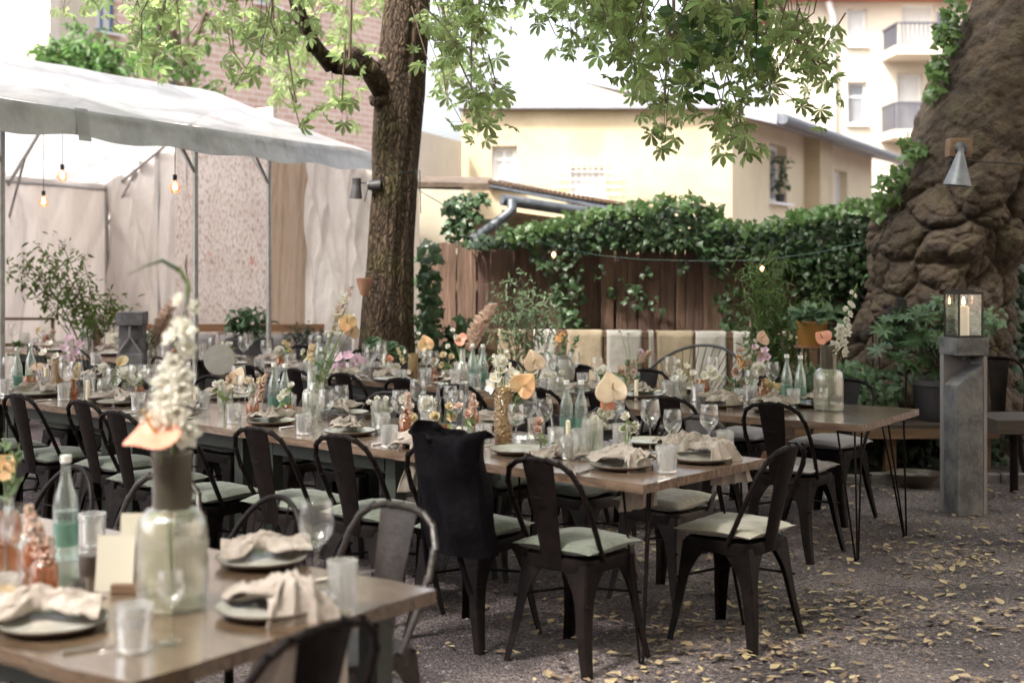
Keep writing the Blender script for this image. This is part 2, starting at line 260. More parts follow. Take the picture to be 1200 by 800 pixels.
# ------------------------------------------------------------------ mesh builder
class MB:
    def __init__(s): s.v = []; s.f = []; s.m = []
    def add(s, vs, fs, mi=0, T=None):
        o = len(s.v)
        s.v += [tuple(T @ Vector(p)) if T else tuple(p) for p in vs]
        s.f += [tuple(i + o for i in f) for f in fs]; s.m += [mi] * len(fs)
        return s
    def box(s, c, d, rot=0., mi=0, T=None, rx=0., ry=0.):
        x, y, z = d[0] / 2, d[1] / 2, d[2] / 2
        vs = [(a, b, e) for a in (-x, x) for b in (-y, y) for e in (-z, z)]
        W = Matrix.Translation(c) @ Euler((rx, ry, rot)).to_matrix().to_4x4()
        if T: W = T @ W
        return s.add(vs, [(0, 1, 3, 2), (4, 6, 7, 5), (0, 4, 5, 1), (2, 3, 7, 6), (0, 2, 6, 4), (1, 5, 7, 3)], mi, W)
    def tube(s, pts, r, seg=8, mi=0, T=None, cap=True):
        pts = [Vector(p) for p in pts]; n = len(pts); rs = r if isinstance(r, (list, tuple)) else [r] * n
        vs = []; up = None
        for i, p in enumerate(pts):
            d = (pts[min(i + 1, n - 1)] - pts[max(i - 1, 0)])
            d = d.normalized() if d.length > 1e-9 else Vector((0, 0, 1))
            if up is None: up = Vector((1, 0, 0)) if abs(d.x) < .8 else Vector((0, 1, 0))
            a = (up - d * up.dot(d)); a = a.normalized() if a.length > 1e-6 else d.orthogonal().normalized()
            up = a; b = d.cross(a)
            for k in range(seg):
                t = 2 * math.pi * k / seg; vs.append(p + (a * math.cos(t) + b * math.sin(t)) * rs[i])
        fs = [(i * seg + k, i * seg + (k + 1) % seg, (i + 1) * seg + (k + 1) % seg, (i + 1) * seg + k) for i in range(n - 1) for k in range(seg)]
        if cap: fs += [tuple(range(seg))[::-1], tuple((n - 1) * seg + k for k in range(seg))]
        return s.add(vs, fs, mi, T)
    def lathe(s, prof, seg=24, c=(0, 0, 0), mi=0, T=None, mod=None, close=True):
        vs = []; n = len(prof)
        for i, (r, z) in enumerate(prof):
            for k in range(seg):
                t = 2 * math.pi * k / seg; q = r * (mod(i, k, t) if mod else 1)
                vs.append((c[0] + q * math.cos(t), c[1] + q * math.sin(t), c[2] + z))
        fs = [(i * seg + k, i * seg + (k + 1) % seg, (i + 1) * seg + (k + 1) % seg, (i + 1) * seg + k) for i in range(n - 1) for k in range(seg)]
        if close: fs += [tuple(range(seg))[::-1], tuple((n - 1) * seg + k for k in range(seg))]
        return s.add(vs, fs, mi, T)
    def grid(s, fn, nu, nv, mi=0, T=None):
        vs = [fn(i / nu, j / nv) for i in range(nu + 1) for j in range(nv + 1)]; w = nv + 1
        fs = [(i * w + j, (i + 1) * w + j, (i + 1) * w + j + 1, i * w + j + 1) for i in range(nu) for j in range(nv)]
        return s.add(vs, fs, mi, T)
    def prism(s, poly, z0, z1, mi=0, T=None):
        n = len(poly); vs = [(x, y, z0) for x, y in poly] + [(x, y, z1) for x, y in poly]
        fs = [tuple(range(n))[::-1], tuple(range(n, 2 * n))] + [(i, (i + 1) % n, n + (i + 1) % n, n + i) for i in range(n)]
        return s.add(vs, fs, mi, T)
    def build(s, name, mats, parent=None, smooth=True, angle=40, bevel=0., solid=0.):
        me = bpy.data.meshes.new(name); me.from_pydata(s.v, [], s.f); me.update()
        mats = mats if isinstance(mats, (list, tuple)) else [mats]
        for q in mats: me.materials.append(q)
        if any(s.m): me.polygons.foreach_set('material_index', s.m)
        if smooth:
            me.polygons.foreach_set('use_smooth', [True] * len(s.f))
            if angle < 180: me.set_sharp_from_angle(angle=R(angle))
        o = bpy.data.objects.new(name, me); COL.objects.link(o)
        if parent: o.parent = parent
        if bevel:
            b = o.modifiers.new('b', 'BEVEL'); b.width = bevel; b.segments = 2; b.limit_method = 'ANGLE'
        if solid:
            b = o.modifiers.new('s', 'SOLIDIFY'); b.thickness = solid; b.offset = 0
        return o
def tag(o, label=None, cat=None, group=None, kind=None):
    if label: o['label'] = label
    if cat: o['category'] = cat
    if group: o['group'] = group
    if kind: o['kind'] = kind
    return o
def empty(name, loc=(0, 0, 0), rz=0.):
    o = bpy.data.objects.new(name, None); COL.objects.link(o); o.location = loc; o.rotation_euler = (0, 0, rz); o.empty_display_size = .1
    return o
def copy_tree(o, parent=None):
    c = o.copy(); COL.objects.link(c)
    if parent: c.parent = parent
    for ch in list(o.children): copy_tree(ch, c)
    return c
PROTO = {}
def kill(o):
    for ch in list(o.children): kill(ch)
    bpy.data.objects.remove(o, do_unlink=True)
used = set()
def inst(key, loc, rz=0., s=1.):
    p = PROTO[key]
    if key in used: o = copy_tree(p)
    else: o = p; used.add(key)
    o.location = loc; o.rotation_euler = (0, 0, rz); o.scale = (s, s, s)
    return o
# numpy leaf scatter -------------------------------------------------
def scatter(name, tv, tf, loc, rot, sc, material, parent=None, extra=None):
    tv = np.array(tv, float); N = len(loc); k = len(tv)
    V = (np.einsum('nij,kj->nki', rot, tv) * np.array(sc)[:, None, None] + np.array(loc)[:, None, :]).reshape(-1, 3)
    me = bpy.data.meshes.new(name)
    Lp = np.array([i for f in tf for i in f]); ln = np.array([len(f) for f in tf])
    loops = (Lp[None, :] + (np.arange(N) * k)[:, None]).reshape(-1)
    tot = np.tile(ln, N); st = np.concatenate([[0], np.cumsum(tot)[:-1]])
    me.vertices.add(len(V)); me.vertices.foreach_set('co', V.reshape(-1))
    me.loops.add(len(loops)); me.loops.foreach_set('vertex_index', loops.astype(np.int32))
    me.polygons.add(len(tot)); me.polygons.foreach_set('loop_start', st.astype(np.int32))
    me.update(calc_edges=True); me.validate()
    me.materials.append(material)
    o = bpy.data.objects.new(name, me); COL.objects.link(o)
    if parent: o.parent = parent
    return o
def rotm(n, tilt=.9, face=None, spin=math.pi, rnd=np.random):
    """random rotations; local z is the leaf's normal, local x its axis; tilt = spread about `face` normals"""
    out = np.zeros((n, 3, 3))
    f = np.array(face if face is not None else (0, 0, 1.))
    nz = f[None, :] + rnd.normal(0, tilt, (n, 3)); nz /= np.linalg.norm(nz, axis=1)[:, None]
    a = rnd.normal(0, 1, (n, 3)); a[:, 2] -= 1.1     # axes droop
    ax = a - (a * nz).sum(1)[:, None] * nz; ax /= np.linalg.norm(ax, axis=1)[:, None]
    ay = np.cross(nz, ax); out[:, :, 0] = ax; out[:, :, 1] = ay; out[:, :, 2] = nz
    return out
def leaflet(L, W, ang, curl=.12):
    c, s = math.cos(ang), math.sin(ang); pts = [(0, 0, 0), (.45 * L, -.38 * W, .01), (.75 * L, -.5 * W, 0), (L, 0, -curl * L), (.75 * L, .5 * W, 0), (.45 * L, .38 * W, .01), (.5 * L, 0, -.12 * W), ]
    v = [(x * c - y * s, x * s + y * c, z) for x, y, z in pts]
    return v, [(0, 1, 6), (1, 2, 6), (2, 3, 6), (3, 4, 6), (4, 5, 6), (5, 0, 6)]
def leaf_simple(L, W):
    return [(0, 0, 0), (.35 * L, -.5 * W, .06 * L), (.7 * L, -.35 * W, .03 * L), (L, 0, -.1 * L), (.7 * L, .35 * W, .03 * L), (.35 * L, .5 * W, .06 * L), ], [(0, 1, 2, 3), (0, 3, 4, 5)]
def palmate():
    v, f = [], []
    for a, L in ((0, .112), (40, .105), (-40, .105), (80, .08), (-80, .08), (122, .05), (-122, .05)):
        vv, ff = leaflet(L, L * .36, R(a), .22); o = len(v); v += vv; f += [tuple(i + o for i in q) for q in ff]
    return v, f
def ivyleaf():
    pts = [(0, 0), (-.15, .28), (.12, .30), (.2, .55), (.48, .28), (1., 0), (.48, -.28), (.2, -.55), (.12, -.30), (-.15, -.28)]
    v = [(x, y, -.12 * abs(y) - .1 * x * x) for x, y in pts] + [(.35, 0, .06)]
    n = len(pts); return v, [(i, (i + 1) % n, n) for i in range(n)]
# ------------------------------------------------------------------ camera, light
cam_d = bpy.data.cameras.new('camera'); cam = bpy.data.objects.new('camera', cam_d); COL.objects.link(cam); SC.camera = cam
cam.location = (0, 0, CZ); cam.rotation_euler = (R(90), 0, 0)
cam_d.sensor_width = 36; cam_d.lens = 36 * F / 1200; cam_d.shift_y = -(400 - HY) / 1200; cam_d.clip_end = 400; cam_d.clip_start = .05
cam_d.dof.use_dof = True; cam_d.dof.focus_distance = 7.6; cam_d.dof.aperture_fstop = 2.0; cam_d.dof.aperture_blades = 9
SUN_EL, SUN_AZ = 52, 228          # azimuth clockwise from +Y: behind the camera, from the left
w = bpy.data.worlds.new('World'); SC.world = w; w.use_nodes = True
bg = w.node_tree.nodes['Background']; sky = w.node_tree.nodes.new('ShaderNodeTexSky'); sky.sky_type = 'NISHITA'; sky.sun_disc = False
sky.sun_elevation = R(SUN_EL); sky.sun_rotation = R(SUN_AZ); sky.dust_density = 6; sky.air_density = 1.; sky.ozone_density = .6
hs = w.node_tree.nodes.new('ShaderNodeHueSaturation'); hs.inputs['Saturation'].default_value = .35
w.node_tree.links.new(sky.outputs[0], hs.inputs['Color']); w.node_tree.links.new(hs.outputs[0], bg.inputs[0]); bg.inputs[1].default_value = .15
sl = bpy.data.lights.new('sun', 'SUN'); sl.energy = 2.4; sl.angle = R(6); sl.color = (1, .94, .86)
so = bpy.data.objects.new('sun', sl); COL.objects.link(so)
dirv = Vector((math.sin(R(SUN_AZ)) * math.cos(R(SUN_EL)), math.cos(R(SUN_AZ)) * math.cos(R(SUN_EL)), math.sin(R(SUN_EL))))
so.rotation_euler = dirv.to_track_quat('Z', 'Y').to_euler()
SC.view_settings.view_transform = 'Standard'; SC.view_settings.look = 'None'; SC.view_settings.gamma = 1; SC.view_settings.exposure = 2.05
SC.render.engine = 'CYCLES'
SC.cycles.max_bounces = 7; SC.cycles.diffuse_bounces = 3; SC.cycles.glossy_bounces = 3; SC.cycles.transmission_bounces = 4; SC.cycles.transparent_max_bounces = 28
SC.cycles.use_denoising = True; SC.cycles.caustics_reflective = False; SC.cycles.caustics_refractive = False
SC.cycles.sample_clamp_indirect = 6

# ------------------------------------------------------------------ ground
g = MB(); g.grid(lambda a, b: ((a - .5) * 120, -20 + b * 120, 0), 2, 2); o = g.build('ground', M['ground'], smooth=False); tag(o, kind='structure')
def gz(x, y): return 0.0
# loose gravel grains catching light near the camera
rr = np.random.RandomState(3)
N = 9000; yy = 2.6 + 8.2 * rr.rand(N) ** .8; xx = (rr.rand(N) * 1.25 - .55) * yy * .72
locs = np.stack([xx, yy, np.full(N, .003)], 1)
tv = [(1, 0, 0), (0, 1, 0), (-1, 0, 0), (0, -1, 0), (0, 0, .8)]; tf = [(0, 1, 4), (1, 2, 4), (2, 3, 4), (3, 0, 4)]
a = rr.rand(N) * 6.3; rot = np.zeros((N, 3, 3)); rot[:, 0, 0] = np.cos(a); rot[:, 0, 1] = -np.sin(a); rot[:, 1, 0] = np.sin(a) * .8; rot[:, 1, 1] = np.cos(a) * .8; rot[:, 2, 2] = 1
M['pebble'] = mat('gravel_stone', (.17, .15, .155), .9, island=.55)
o = scatter('loose_gravel', tv, tf, locs, rot, .003 + .007 * rr.rand(N) ** 2, M['pebble']); tag(o, 'loose grey gravel grains strewn over the yard ground', 'gravel', kind='stuff')
# fallen leaves
N = 3000; yy = 4.6 + 5.6 * rr.rand(N); xx = np.where(rr.rand(N) < .75, .1 + 3.4 * rr.rand(N) ** .9, -2.5 + 3.5 * rr.rand(N)); ck = rr.rand(14, 2); ki = rr.randint(14, size=N); kk = rr.rand(N) < .45; xx = np.where(kk, .3 + 3.2 * ck[ki, 0] + rr.normal(0, .28, N), xx); yy = np.where(kk, 4.8 + 5 * ck[ki, 1] + rr.normal(0, .25, N), yy)
locs = np.stack([xx, yy, .010 + .012 * rr.rand(N)], 1); rot = rotm(N, .12, rnd=rr)
lv, lf = leaflet(1, .55, 0, curl=.12)
o = scatter('fallen_leaves', lv, lf, locs, rot, .024 + .050 * rr.rand(N) ** 1.6, M['dry']); tag(o, 'dry yellow-brown leaves scattered on the grey gravel', 'fallen leaves', kind='stuff')

# ------------------------------------------------------------------ table proto
def make_table(L, W, style, matk, seed):
    rnd = random.Random(seed)
    root = empty('dining_table')
    b = MB(); nu, nv, th = 40, 14, .038
    def edge(u, v, z):
        x = (u - .5) * L; y = (v - .5) * W
        w = .010 * noise.noise(Vector((x * 3.5, seed, y * 1.5))) + .004 * noise.noise(Vector((x * 14, seed, 2)))
        if v in (0, 1): y += w * (1 if v else -1) * 2 - (.004 if z else 0)
        if u in (0, 1): x += .006 * noise.noise(Vector((y * 9, seed, 7))) * (1 if u else -1)
        zz = (.75 - (0 if z == 0 else th)) + (.0014 * noise.noise(Vector((x * 5, y * 14, seed))) if z == 0 else 0)
        return (x, y, zz)
    b.grid(lambda u, v: edge(u, v, 0), nu, nv); b.grid(lambda u, v: edge(u, 1 - v, 1), nu, nv)
    for k in (0, 1):
        b.grid(lambda u, v: edge(u if k == 0 else 1 - u, k, 1 - v), nu, 1)
        b.grid(lambda u, v: edge(1 - k, u if k == 0 else 1 - u, 1 - v), nv, 1)
    b.build('tabletop', M[matk], root, angle=35)
    lx, ly = L / 2 - .12, W / 2 - .12
    for sx in (-1, 1):
        for sy in (-1, 1):
            q = MB()
            if style == 'pin':
                fx, fy = sx * (lx + .06), sy * (ly + .05)
                for dx, dy in ((-.07, 0), (.07, 0), (0, -.08 * sy)):
                    q.tube([(sx * lx + dx, sy * ly + dy, .705), (fx + dx * .12, fy + dy * .12, .012), (fx + .012, fy, .006)], .006, 6)
                q.box((sx * lx, sy * ly, .708), (.18, .14, .006))
            else:
                q.box((sx * lx, sy * ly, .3555), (.07, .07, .707))
            q.build('leg', M['chair'] if style == 'pin' else M['tleg'], root, bevel=0 if style == 'pin' else .004)
    if style != 'pin':
        q = MB(); q.box((0, ly + .025, .67), (2 * lx - .08, .022, .075)); q.box((0, -ly - .025, .67), (2 * lx - .08, .022, .075)); q.build('apron', M['tleg'], root)
    return root
AV = Vector((math.cos(R(144)), math.sin(R(144)), 0)); BV = Vector((-AV.y, AV.x, 0))   # AV along the front table, BV toward the camera
P0 = Vector((-.209, 3.96, 0)); WA = 1.06
def RA(s, t, z=0.): return P0 + AV * s + BV * t + Vector((0, 0, z))
def row_tables(rowk, u0, segs, n0, n1):
    u = u0
    ords = (['end'] if rowk[0] == 'm' else []) + ['second', 'third', 'fourth', 'fifth', 'sixth']
    for i, (L, style, mk) in enumerate(segs):
        t = make_table(L - .006, n1 - n0, style, mk, i + 10 * u0)
        c = RC(u + L / 2, (n0 + n1) / 2); t.location = c; t.rotation_euler = (0, 0, math.atan2(UD.y, UD.x)); u += L
        tag(t, f"{'hairpin-legged' if style == 'pin' else 'square-legged'} wooden table, {ords[i]} from the right in the {rowk}", 'table', 'long dining tables')
row_tables('middle row', 3.34, [(1.42, 'pin', 'table'), (1.15, 'sq', 'table'), (1.25, 'sq', 'table2'), (1.3, 'sq', 'table'), (1.3, 'sq', 'table2')], 4.65, 5.58)
row_tables('back row', 5.12, [(1.5, 'pin', 'table2'), (1.4, 'sq', 'table'), (1.4, 'sq', 'table2'), (1.5, 'sq', 'table'), (1.5, 'sq', 'table2')], 6.98, 7.9)
t = make_table(1.58, .93, 'pin', 'table', 8.); a_ = R(146); t.location = Vector((1.877, 7.61, 0)) + Vector((math.cos(a_), math.sin(a_), 0)) * .79 + Vector((math.cos(a_ - R(90)), math.sin(a_ - R(90)), 0)) * .465; t.rotation_euler = (0, 0, a_); tag(t, 'hairpin-legged wooden table, end one at the right in the back row', 'table', 'long dining tables')
t = make_table(2.6, WA, 'sq', 'table_a', 5); t.location = RA(1.3, WA / 2); t.rotation_euler = (0, 0, R(144)); tag(t, 'glossy brown wooden table in the blurred left foreground', 'table', 'long dining tables')

# ------------------------------------------------------------------ chairs
def legbm(sx, sy):
    b = MB(); vs = []; K = 14
    top = Vector((sx * .172, sy * .165, .43)); bot = Vector((sx * .222, sy * (.225 if sy < 0 else .215), 0))
    for i in range(K + 1):
        t = i / K; c = bot.lerp(top, t); c.x += sx * -.012 * math.sin(t * math.pi); 
        w = .034 + .03 * t + .085 * max(0, (t - .55) / .45) ** 2.2; th = .004; q = .008
        for (x, y) in ((q, 0), (w, 0), (w, th), (th + q, th + q * .4), (th, w), (0, w), (0, q)):
            vs.append((c.x - sx * x, c.y - sy * y, c.z))
    n = 7
    fs = [(i * n + k, i * n + (k + 1) % n, (i + 1) * n + (k + 1) % n, (i + 1) * n + k) for i in range(K) for k in range(n)] + [tuple(range(n))]
    b.add(vs, fs); return b
def make_chair(mk='chair', stretch=True):
    root = empty('metal_chair')
    b = MB()   # seat pan with a rolled edge
    def rr_(a, r):   # rounded square radius
        c, s = math.cos(a), math.sin(a); k = (abs(c) ** 5 + abs(s) ** 5) ** (-1 / 5); return r * k
    S = 40; rings = [(.0, .446), (.12, .446), (.165, .450), (.178, .447), (.18, .436), (.178, .395), (.172, .395), (.172, .43), (0, .434)]
    vs = []
    for r, z in rings:
        for k in range(S):
            a = 2 * math.pi * k / S; q = rr_(a, max(r, .001)); vs.append((q * math.cos(a), q * math.sin(a) * .98, z))
    fs = [(i * S + k, i * S + (k + 1) % S, (i + 1) * S + (k + 1) % S, (i + 1) * S + k) for i in range(len(rings) - 1) for k in range(S)]
    b.add(vs, fs); b.build('seat', M[mk], root)
    for sx in (-1, 1):
        for sy in (-1, 1): legbm(sx, sy).build('leg', M[mk], root)
    hp = [(-.183, -.07, .44), (-.193, -.13, .55), (-.196, -.185, .66), (-.188, -.225, .745), (-.160, -.25, .805), (-.11, -.264, .838), (-.05, -.27, .850)]
    hp = hp + [(0, -.271, .852)] + [(-x, y, z) for x, y, z in hp[::-1]]
    # smooth
    def cr(p):
        out = []
        for i in range(len(p) - 1):
            p0, p1, p2, p3 = [Vector(p[max(0, min(len(p) - 1, j))]) for j in (i - 1, i, i + 1, i + 2)]
            for t in (0, .33, .66): out.append(.5 * ((2 * p1) + (p2 - p0) * t + (2 * p0 - 5 * p1 + 4 * p2 - p3) * t * t + (3 * p1 - 3 * p2 + p0 - p3) * t ** 3))
        return out + [Vector(p[-1])]
    h = MB(); h.tube(cr(hp), .0115, 8); h.build('back_hoop', M[mk], root)
    s = MB()
    def sp(off):
        def f(u, v):
            z = .40 + u * .445; w = .05 + .03 * u ** 1.3; x = (v - .5) * 2 * w
            y = -.172 - .098 * u ** 1.15 - .012 * (1 - (2 * v - 1) ** 2) + off
            return (x, y, z)
        return f
    s.grid(sp(0), 10, 6); s.grid(lambda u, v: sp(.004)(u, 1 - v), 10, 6)
    for vv, d in ((0, 1), (1, -1)): s.grid(lambda u, v: sp(.004 * (v if d > 0 else 1 - v))(u, vv), 10, 1)
    s.box((0, -.271, .70), (.05, .004, .006))
    s.build('back_splat', M[mk], root)
    q = MB(); q.tube([(-.19, -.19, .27), (0, -.02, .30), (.19, .185, .27)], .006, 6); q.build('stretcher', M[mk], root)
    q = MB(); q.tube([(.19, -.19, .27), (0, 0, .315), (-.19, .185, .27)], .006, 6); q.build('stretcher', M[mk], root)
    return root
def make_wire_chair():
    root = empty('wire_back_chair')
    b = MB(); b.lathe([(.001, .455), (.17, .455), (.19, .448), (.19, .436), (.001, .436)], 28); b.build('seat', M['chair'], root)
    hp = [Vector((.2 * math.cos(a), -.1 - .13 * math.sin(a), .45 + .40 * math.sin(a) ** .75)) for a in [math.pi * k / 24 for k in range(25)]]
    h = MB(); h.tube(hp, .010, 8); h.build('back_hoop', M['chair'], root)
    r = MB()
    for k in range(2, 23, 2):
        a = math.pi * k / 24; p = hp[k]; r.tube([(p.x * .85, -.15, .45), p], .0035, 5)
    for z, q in ((.6, .17), (.7, .15)):
        r.tube([(-q, -.10 - .18 * (z - .45) - .03, z), (0, -.16 - .18 * (z - .45), z), (q, -.10 - .18 * (z - .45) - .03, z)], .003, 5)
    r.build('back_rods', M['chair'], root)
    for sx in (-1, 1):
        for sy in (-1, 1):
            l = MB(); l.tube([(sx * .14, sy * .13, .44), (sx * .2, sy * .2, .0)], .011, 7); l.build('leg', M['chair'], root)
    return root
PROTO['chair'] = make_chair('chair'); PROTO['chair2'] = make_chair('chair2'); PROTO['wire'] = make_wire_chair()
def cushion_bm(seed, square=.19):
    b = MB(); N_ = 16
    def f(sgn):
        def g_(u, v):
            x, y = 2 * u - 1, 2 * v - 1
            k = 1 - .10 * (abs(x) ** 1.0 * 0 + (1 - abs(x)) * (abs(y) > .999) * 1.0) 
            e = max(0, (1 - abs(x) ** 2.6)) * max(0, (1 - abs(y) ** 2.6)); hgt = .036 * e ** .45
            pin = 1 - .07 * (1 - x * x) * abs(y) ** 3; pin2 = 1 - .07 * (1 - y * y) * abs(x) ** 3
            n_ = .006 * noise.noise(Vector((x * 2.2, y * 2.2, seed + sgn))) + .003 * noise.noise(Vector((x * 6, y * 6, seed)))
            return (x * square * pin2, y * square * pin, .484 + sgn * hgt + (n_ if e > .02 else 0) + .008 * noise.noise(Vector((x * 1.1, y * 1.1, seed * 3.))))
        return g_
    b.grid(f(1), N_, N_); b.grid(lambda u, v: f(-1)(1 - u, v), N_, N_)
    return b
for k, mk in (('g', 'cush_g'), ('w', 'cush_w'), ('m', 'cush_m'), ('d', 'cush_d')):
    for j in range(2):
        o = cushion_bm(j * 7.3 + ord(k) * .1, .195).build('seat_cushion', M[mk]); PROTO[f'cush{k}{j}'] = o
ORD = ['first', 'second', 'third', 'fourth', 'fifth', 'sixth', 'seventh', 'eighth', 'ninth', 'tenth', 'eleventh', 'twelfth', 'thirteenth', 'fourteenth', 'fifteenth', 'sixteenth', 'seventeenth', 'eighteenth', 'nineteenth', 'twentieth'] + ['number %d' % i for i in range(21, 60)]
cname = {'g': 'green', 'w': 'cream', 'm': 'mauve-grey', 'd': 'dark grey'}
rc = random.Random(5)
def chair(u, n, facing, side, k, cush, mk='chair', jit=.06, pos=None, rz=None, lab=None):
    c = RC(u, n) if pos is None else Vector(pos)
    if rz is None:
        d = ND * facing; rz = math.atan2(d.y, d.x) - math.pi / 2 + rc.uniform(-jit, jit)
    t = inst(mk, c, rz)
    what = {'chair': 'black metal chair', 'chair2': 'bronze-toned metal chair', 'wire': 'wire-backed black chair'}[mk]
    tag(t, lab or f'{what}, {ORD[k]} from the right along the {side}', 'chair', 'metal chairs around the tables')
    if cush:
        cu = inst(f'cush{cush}{rc.randint(0, 1)}', c, rz + rc.uniform(-.04, .04))
        tag(cu, f'{cname[cush]} seat cushion on the ' + (lab.replace('metal ', '') if lab else f'{ORD[k]} chair from the right, {side}'), 'cushion', 'seat cushions')
for k, (u, n) in enumerate([(3.66, 4.63), (4.22, 4.60), (4.78, 4.57), (5.28, 4.5), (5.78, 4.36), (6.34, 4.45), (6.92, 4.62), (7.5, 4.56), (8.1, 4.56), (8.7, 4.56)]):
    chair(u, n, 1, 'near side of middle row', k, 'g')
for k, (u, n) in enumerate([(3.95, 5.7), (4.5, 5.72), (4.98, 5.62), (5.48, 5.58), (5.95, 5.52), (6.5, 5.5), (7.05, 5.52), (7.6, 5.5), (8.2, 5.5), (8.8, 5.5)]):
    chair(u, n, -1, 'far side of middle row', k, 'w' if k == 0 else 'g', 'chair2' if k < 7 else 'chair')
chair(0, 0, 0, '', 0, 'w', pos=(.975, 6.22, 0), rz=math.atan2(UD.y, UD.x) - math.pi / 2 + .02, lab='black metal chair at the right end of the middle tables')
for k, (u, n) in enumerate([(4.02, 7.02), (4.58, 6.9), (5.08, 6.88), (5.5, 6.8), (5.98, 6.65), (6.55, 6.72), (7.1, 6.72), (7.6, 6.72), (8.1, 6.7), (8.7, 6.75), (9.3, 6.75), (10.5, 6.8), (11.2, 6.8)]):
    chair(u, n, 1, 'near side of back row', k, 'm' if k < 4 else 'd', 'wire' if k > 9 else 'chair')
for k, (u, n) in enumerate([(4.35, 8.05), (4.95, 8.0), (5.75, 7.8), (6.3, 7.75), (7.0, 7.75), (7.8, 7.8), (8.6, 7.8), (9.4, 7.8)]):
    chair(u, n, -1, 'far side of back row', k, 'm' if k < 2 else 'd', 'chair')
ra = math.atan2(-BV.y, -BV.x)
for k, (s, t, mk) in enumerate([(.56, -.17, 'chair2'), (1.0, -.10, 'wire'), (1.62, -.13, 'chair2'), (2.1, -.10, 'wire')]):
    chair(0, 0, 0, 'far side of the front table', k, 'g' if k > 1 else None, mk, pos=RA(s, t - .05), rz=math.atan2(BV.y, BV.x) - math.pi / 2 + rc.uniform(-.05, .05))
chair(0, 0, 0, '', 0, 'm', 'chair', pos=RA(-.02, .72), rz=math.atan2(AV.y, AV.x) - math.pi / 2 - .1, lab='black metal chair at the right end of the front table')
# low cord-strung lounge chair between table and bench
lc = empty('cord_lounge_chair', Q(797, 0, 10.9) * 1); lc.location.z = 0; lc.rotation_euler = (0, 0, R(150))
rim = [Vector((.42 * math.cos(a), .36 * math.sin(a) - .18 + 0, .62 + .30 * -math.sin(a))) for a in [2 * math.pi * k / 40 for k in range(41)]]
b = MB(); b.tube(rim, .012, 8, cap=False); b.build('rim', M['black'], lc)
b = MB(); cc = Vector((0, .0, .34))
for k in range(0, 40, 1): b.tube([rim[k], rim[k].lerp(cc, .55) + Vector((0, 0, -.09)), cc], .004, 5)
b.build('cords', M['black'], lc)
for a in (30, 150, 270):
    b = MB(); b.tube([(.1 * math.cos(R(a)), .1 * math.sin(R(a)), .33), (.33 * math.cos(R(a)), .33 * math.sin(R(a)), 0)], .012, 7); b.build('leg', M['black'], lc)
tag(lc, 'black cord-strung lounge chair in front of the cream bench', 'lounge chair')
# garment bag over the second chair
b = MB()
c2 = RC(3.98, 4.60)
def bagf(off):
    def f(u, v):
        x = (u - .5) * 2
        if v < .72: t = v / .72; z = .46 + t * .48; wd = .175 + .02 * t + .035 * max(0, t - .8) / .2
        else: t = (v - .72) / .28; z = .94 - .03 * t; wd = .22
        fold = .014 * math.sin(x * 9 + v * 5) + .022 * noise.noise(Vector((x * 1.8, v * 4, 1.)))
        z2 = z + .035 * abs(x) ** 2 * (v > .6) + .01 * noise.noise(Vector((x * 3, 4, 1)))
        y = -.335 - .02 * v + fold + off * (.085 * (1 - x * x) ** .5 + .014) - .035 * math.sin(v * 3)
        return (x * wd + .05 * (1 - v), y, z2)
    return f
b.grid(bagf(-1), 22, 30); b.grid(lambda u, v: bagf(1)(1 - u, v), 22, 30)
for (uu, s_) in ((0, 1), (1, -1)): b.grid(lambda u, v: tuple(Vector(bagf(-1)(uu, u)).lerp(Vector(bagf(1)(uu, u)), v if s_ > 0 else 1 - v)), 30, 1)
b.grid(lambda u, v: tuple(Vector(bagf(-1)(u, 1)).lerp(Vector(bagf(1)(u, 1)), v)), 22, 1)
bag = empty('black_bag', c2, ANG - .12)
o = b.build('bag_body', M['bag'], bag, angle=60)
b = MB()
for sx in (-1, 1): b.tube([(sx * .10, -.40, .82), (sx * .115, -.42, .65), (sx * .11, -.40, .45), (sx * .13, -.36, .3)], .012, 6)
b.build('strap', M['bag'], bag)
tag(bag, 'large black roll-top backpack hung over a chair at the middle tables', 'backpack')
# ------------------------------------------------------------------ tableware prototypes
def single(key, name, b, mk, **k):
    o = b.build(name, M[mk] if isinstance(mk, str) else mk, **k); PROTO[key] = o; return o
def shell(prof, th=.0025, base=.006):
    """outer profile -> closed vessel wall"""
    inn = [(max(r - th, .001), max(z, prof[0][1] + base)) for r, z in prof[::-1]]
    return [(.001, prof[0][1])] + prof + inn + [(.001, prof[0][1] + base)]
# cut-glass tumbler
b = MB()
pr = [(.036, 0), (.039, .006)] + [(.039 + .0035 * k / 9, .012 + .0085 * k) for k in range(9)] + [(.043, .092), (.043, .105)]
sh = shell(pr, .005, .012)
def cutm(i, k, t):
    if 2 < i < 12: return 1 - .075 * ((k + i) % 2)
    return 1
b.lathe(sh, 28, mod=cutm, close=False); single('tumbler', 'tumbler', b, 'cut', angle=12)
b = MB()
pr = [(.033, 0), (.036, .01), (.042, .09), (.043, .14)]
b.lathe(shell(pr, .004, .012), 32, mod=lambda i, k, t: 1 - .04 * (k % 2) if 1 < i < 4 else 1, close=False); single('highball', 'tumbler', b, 'cut', angle=12)
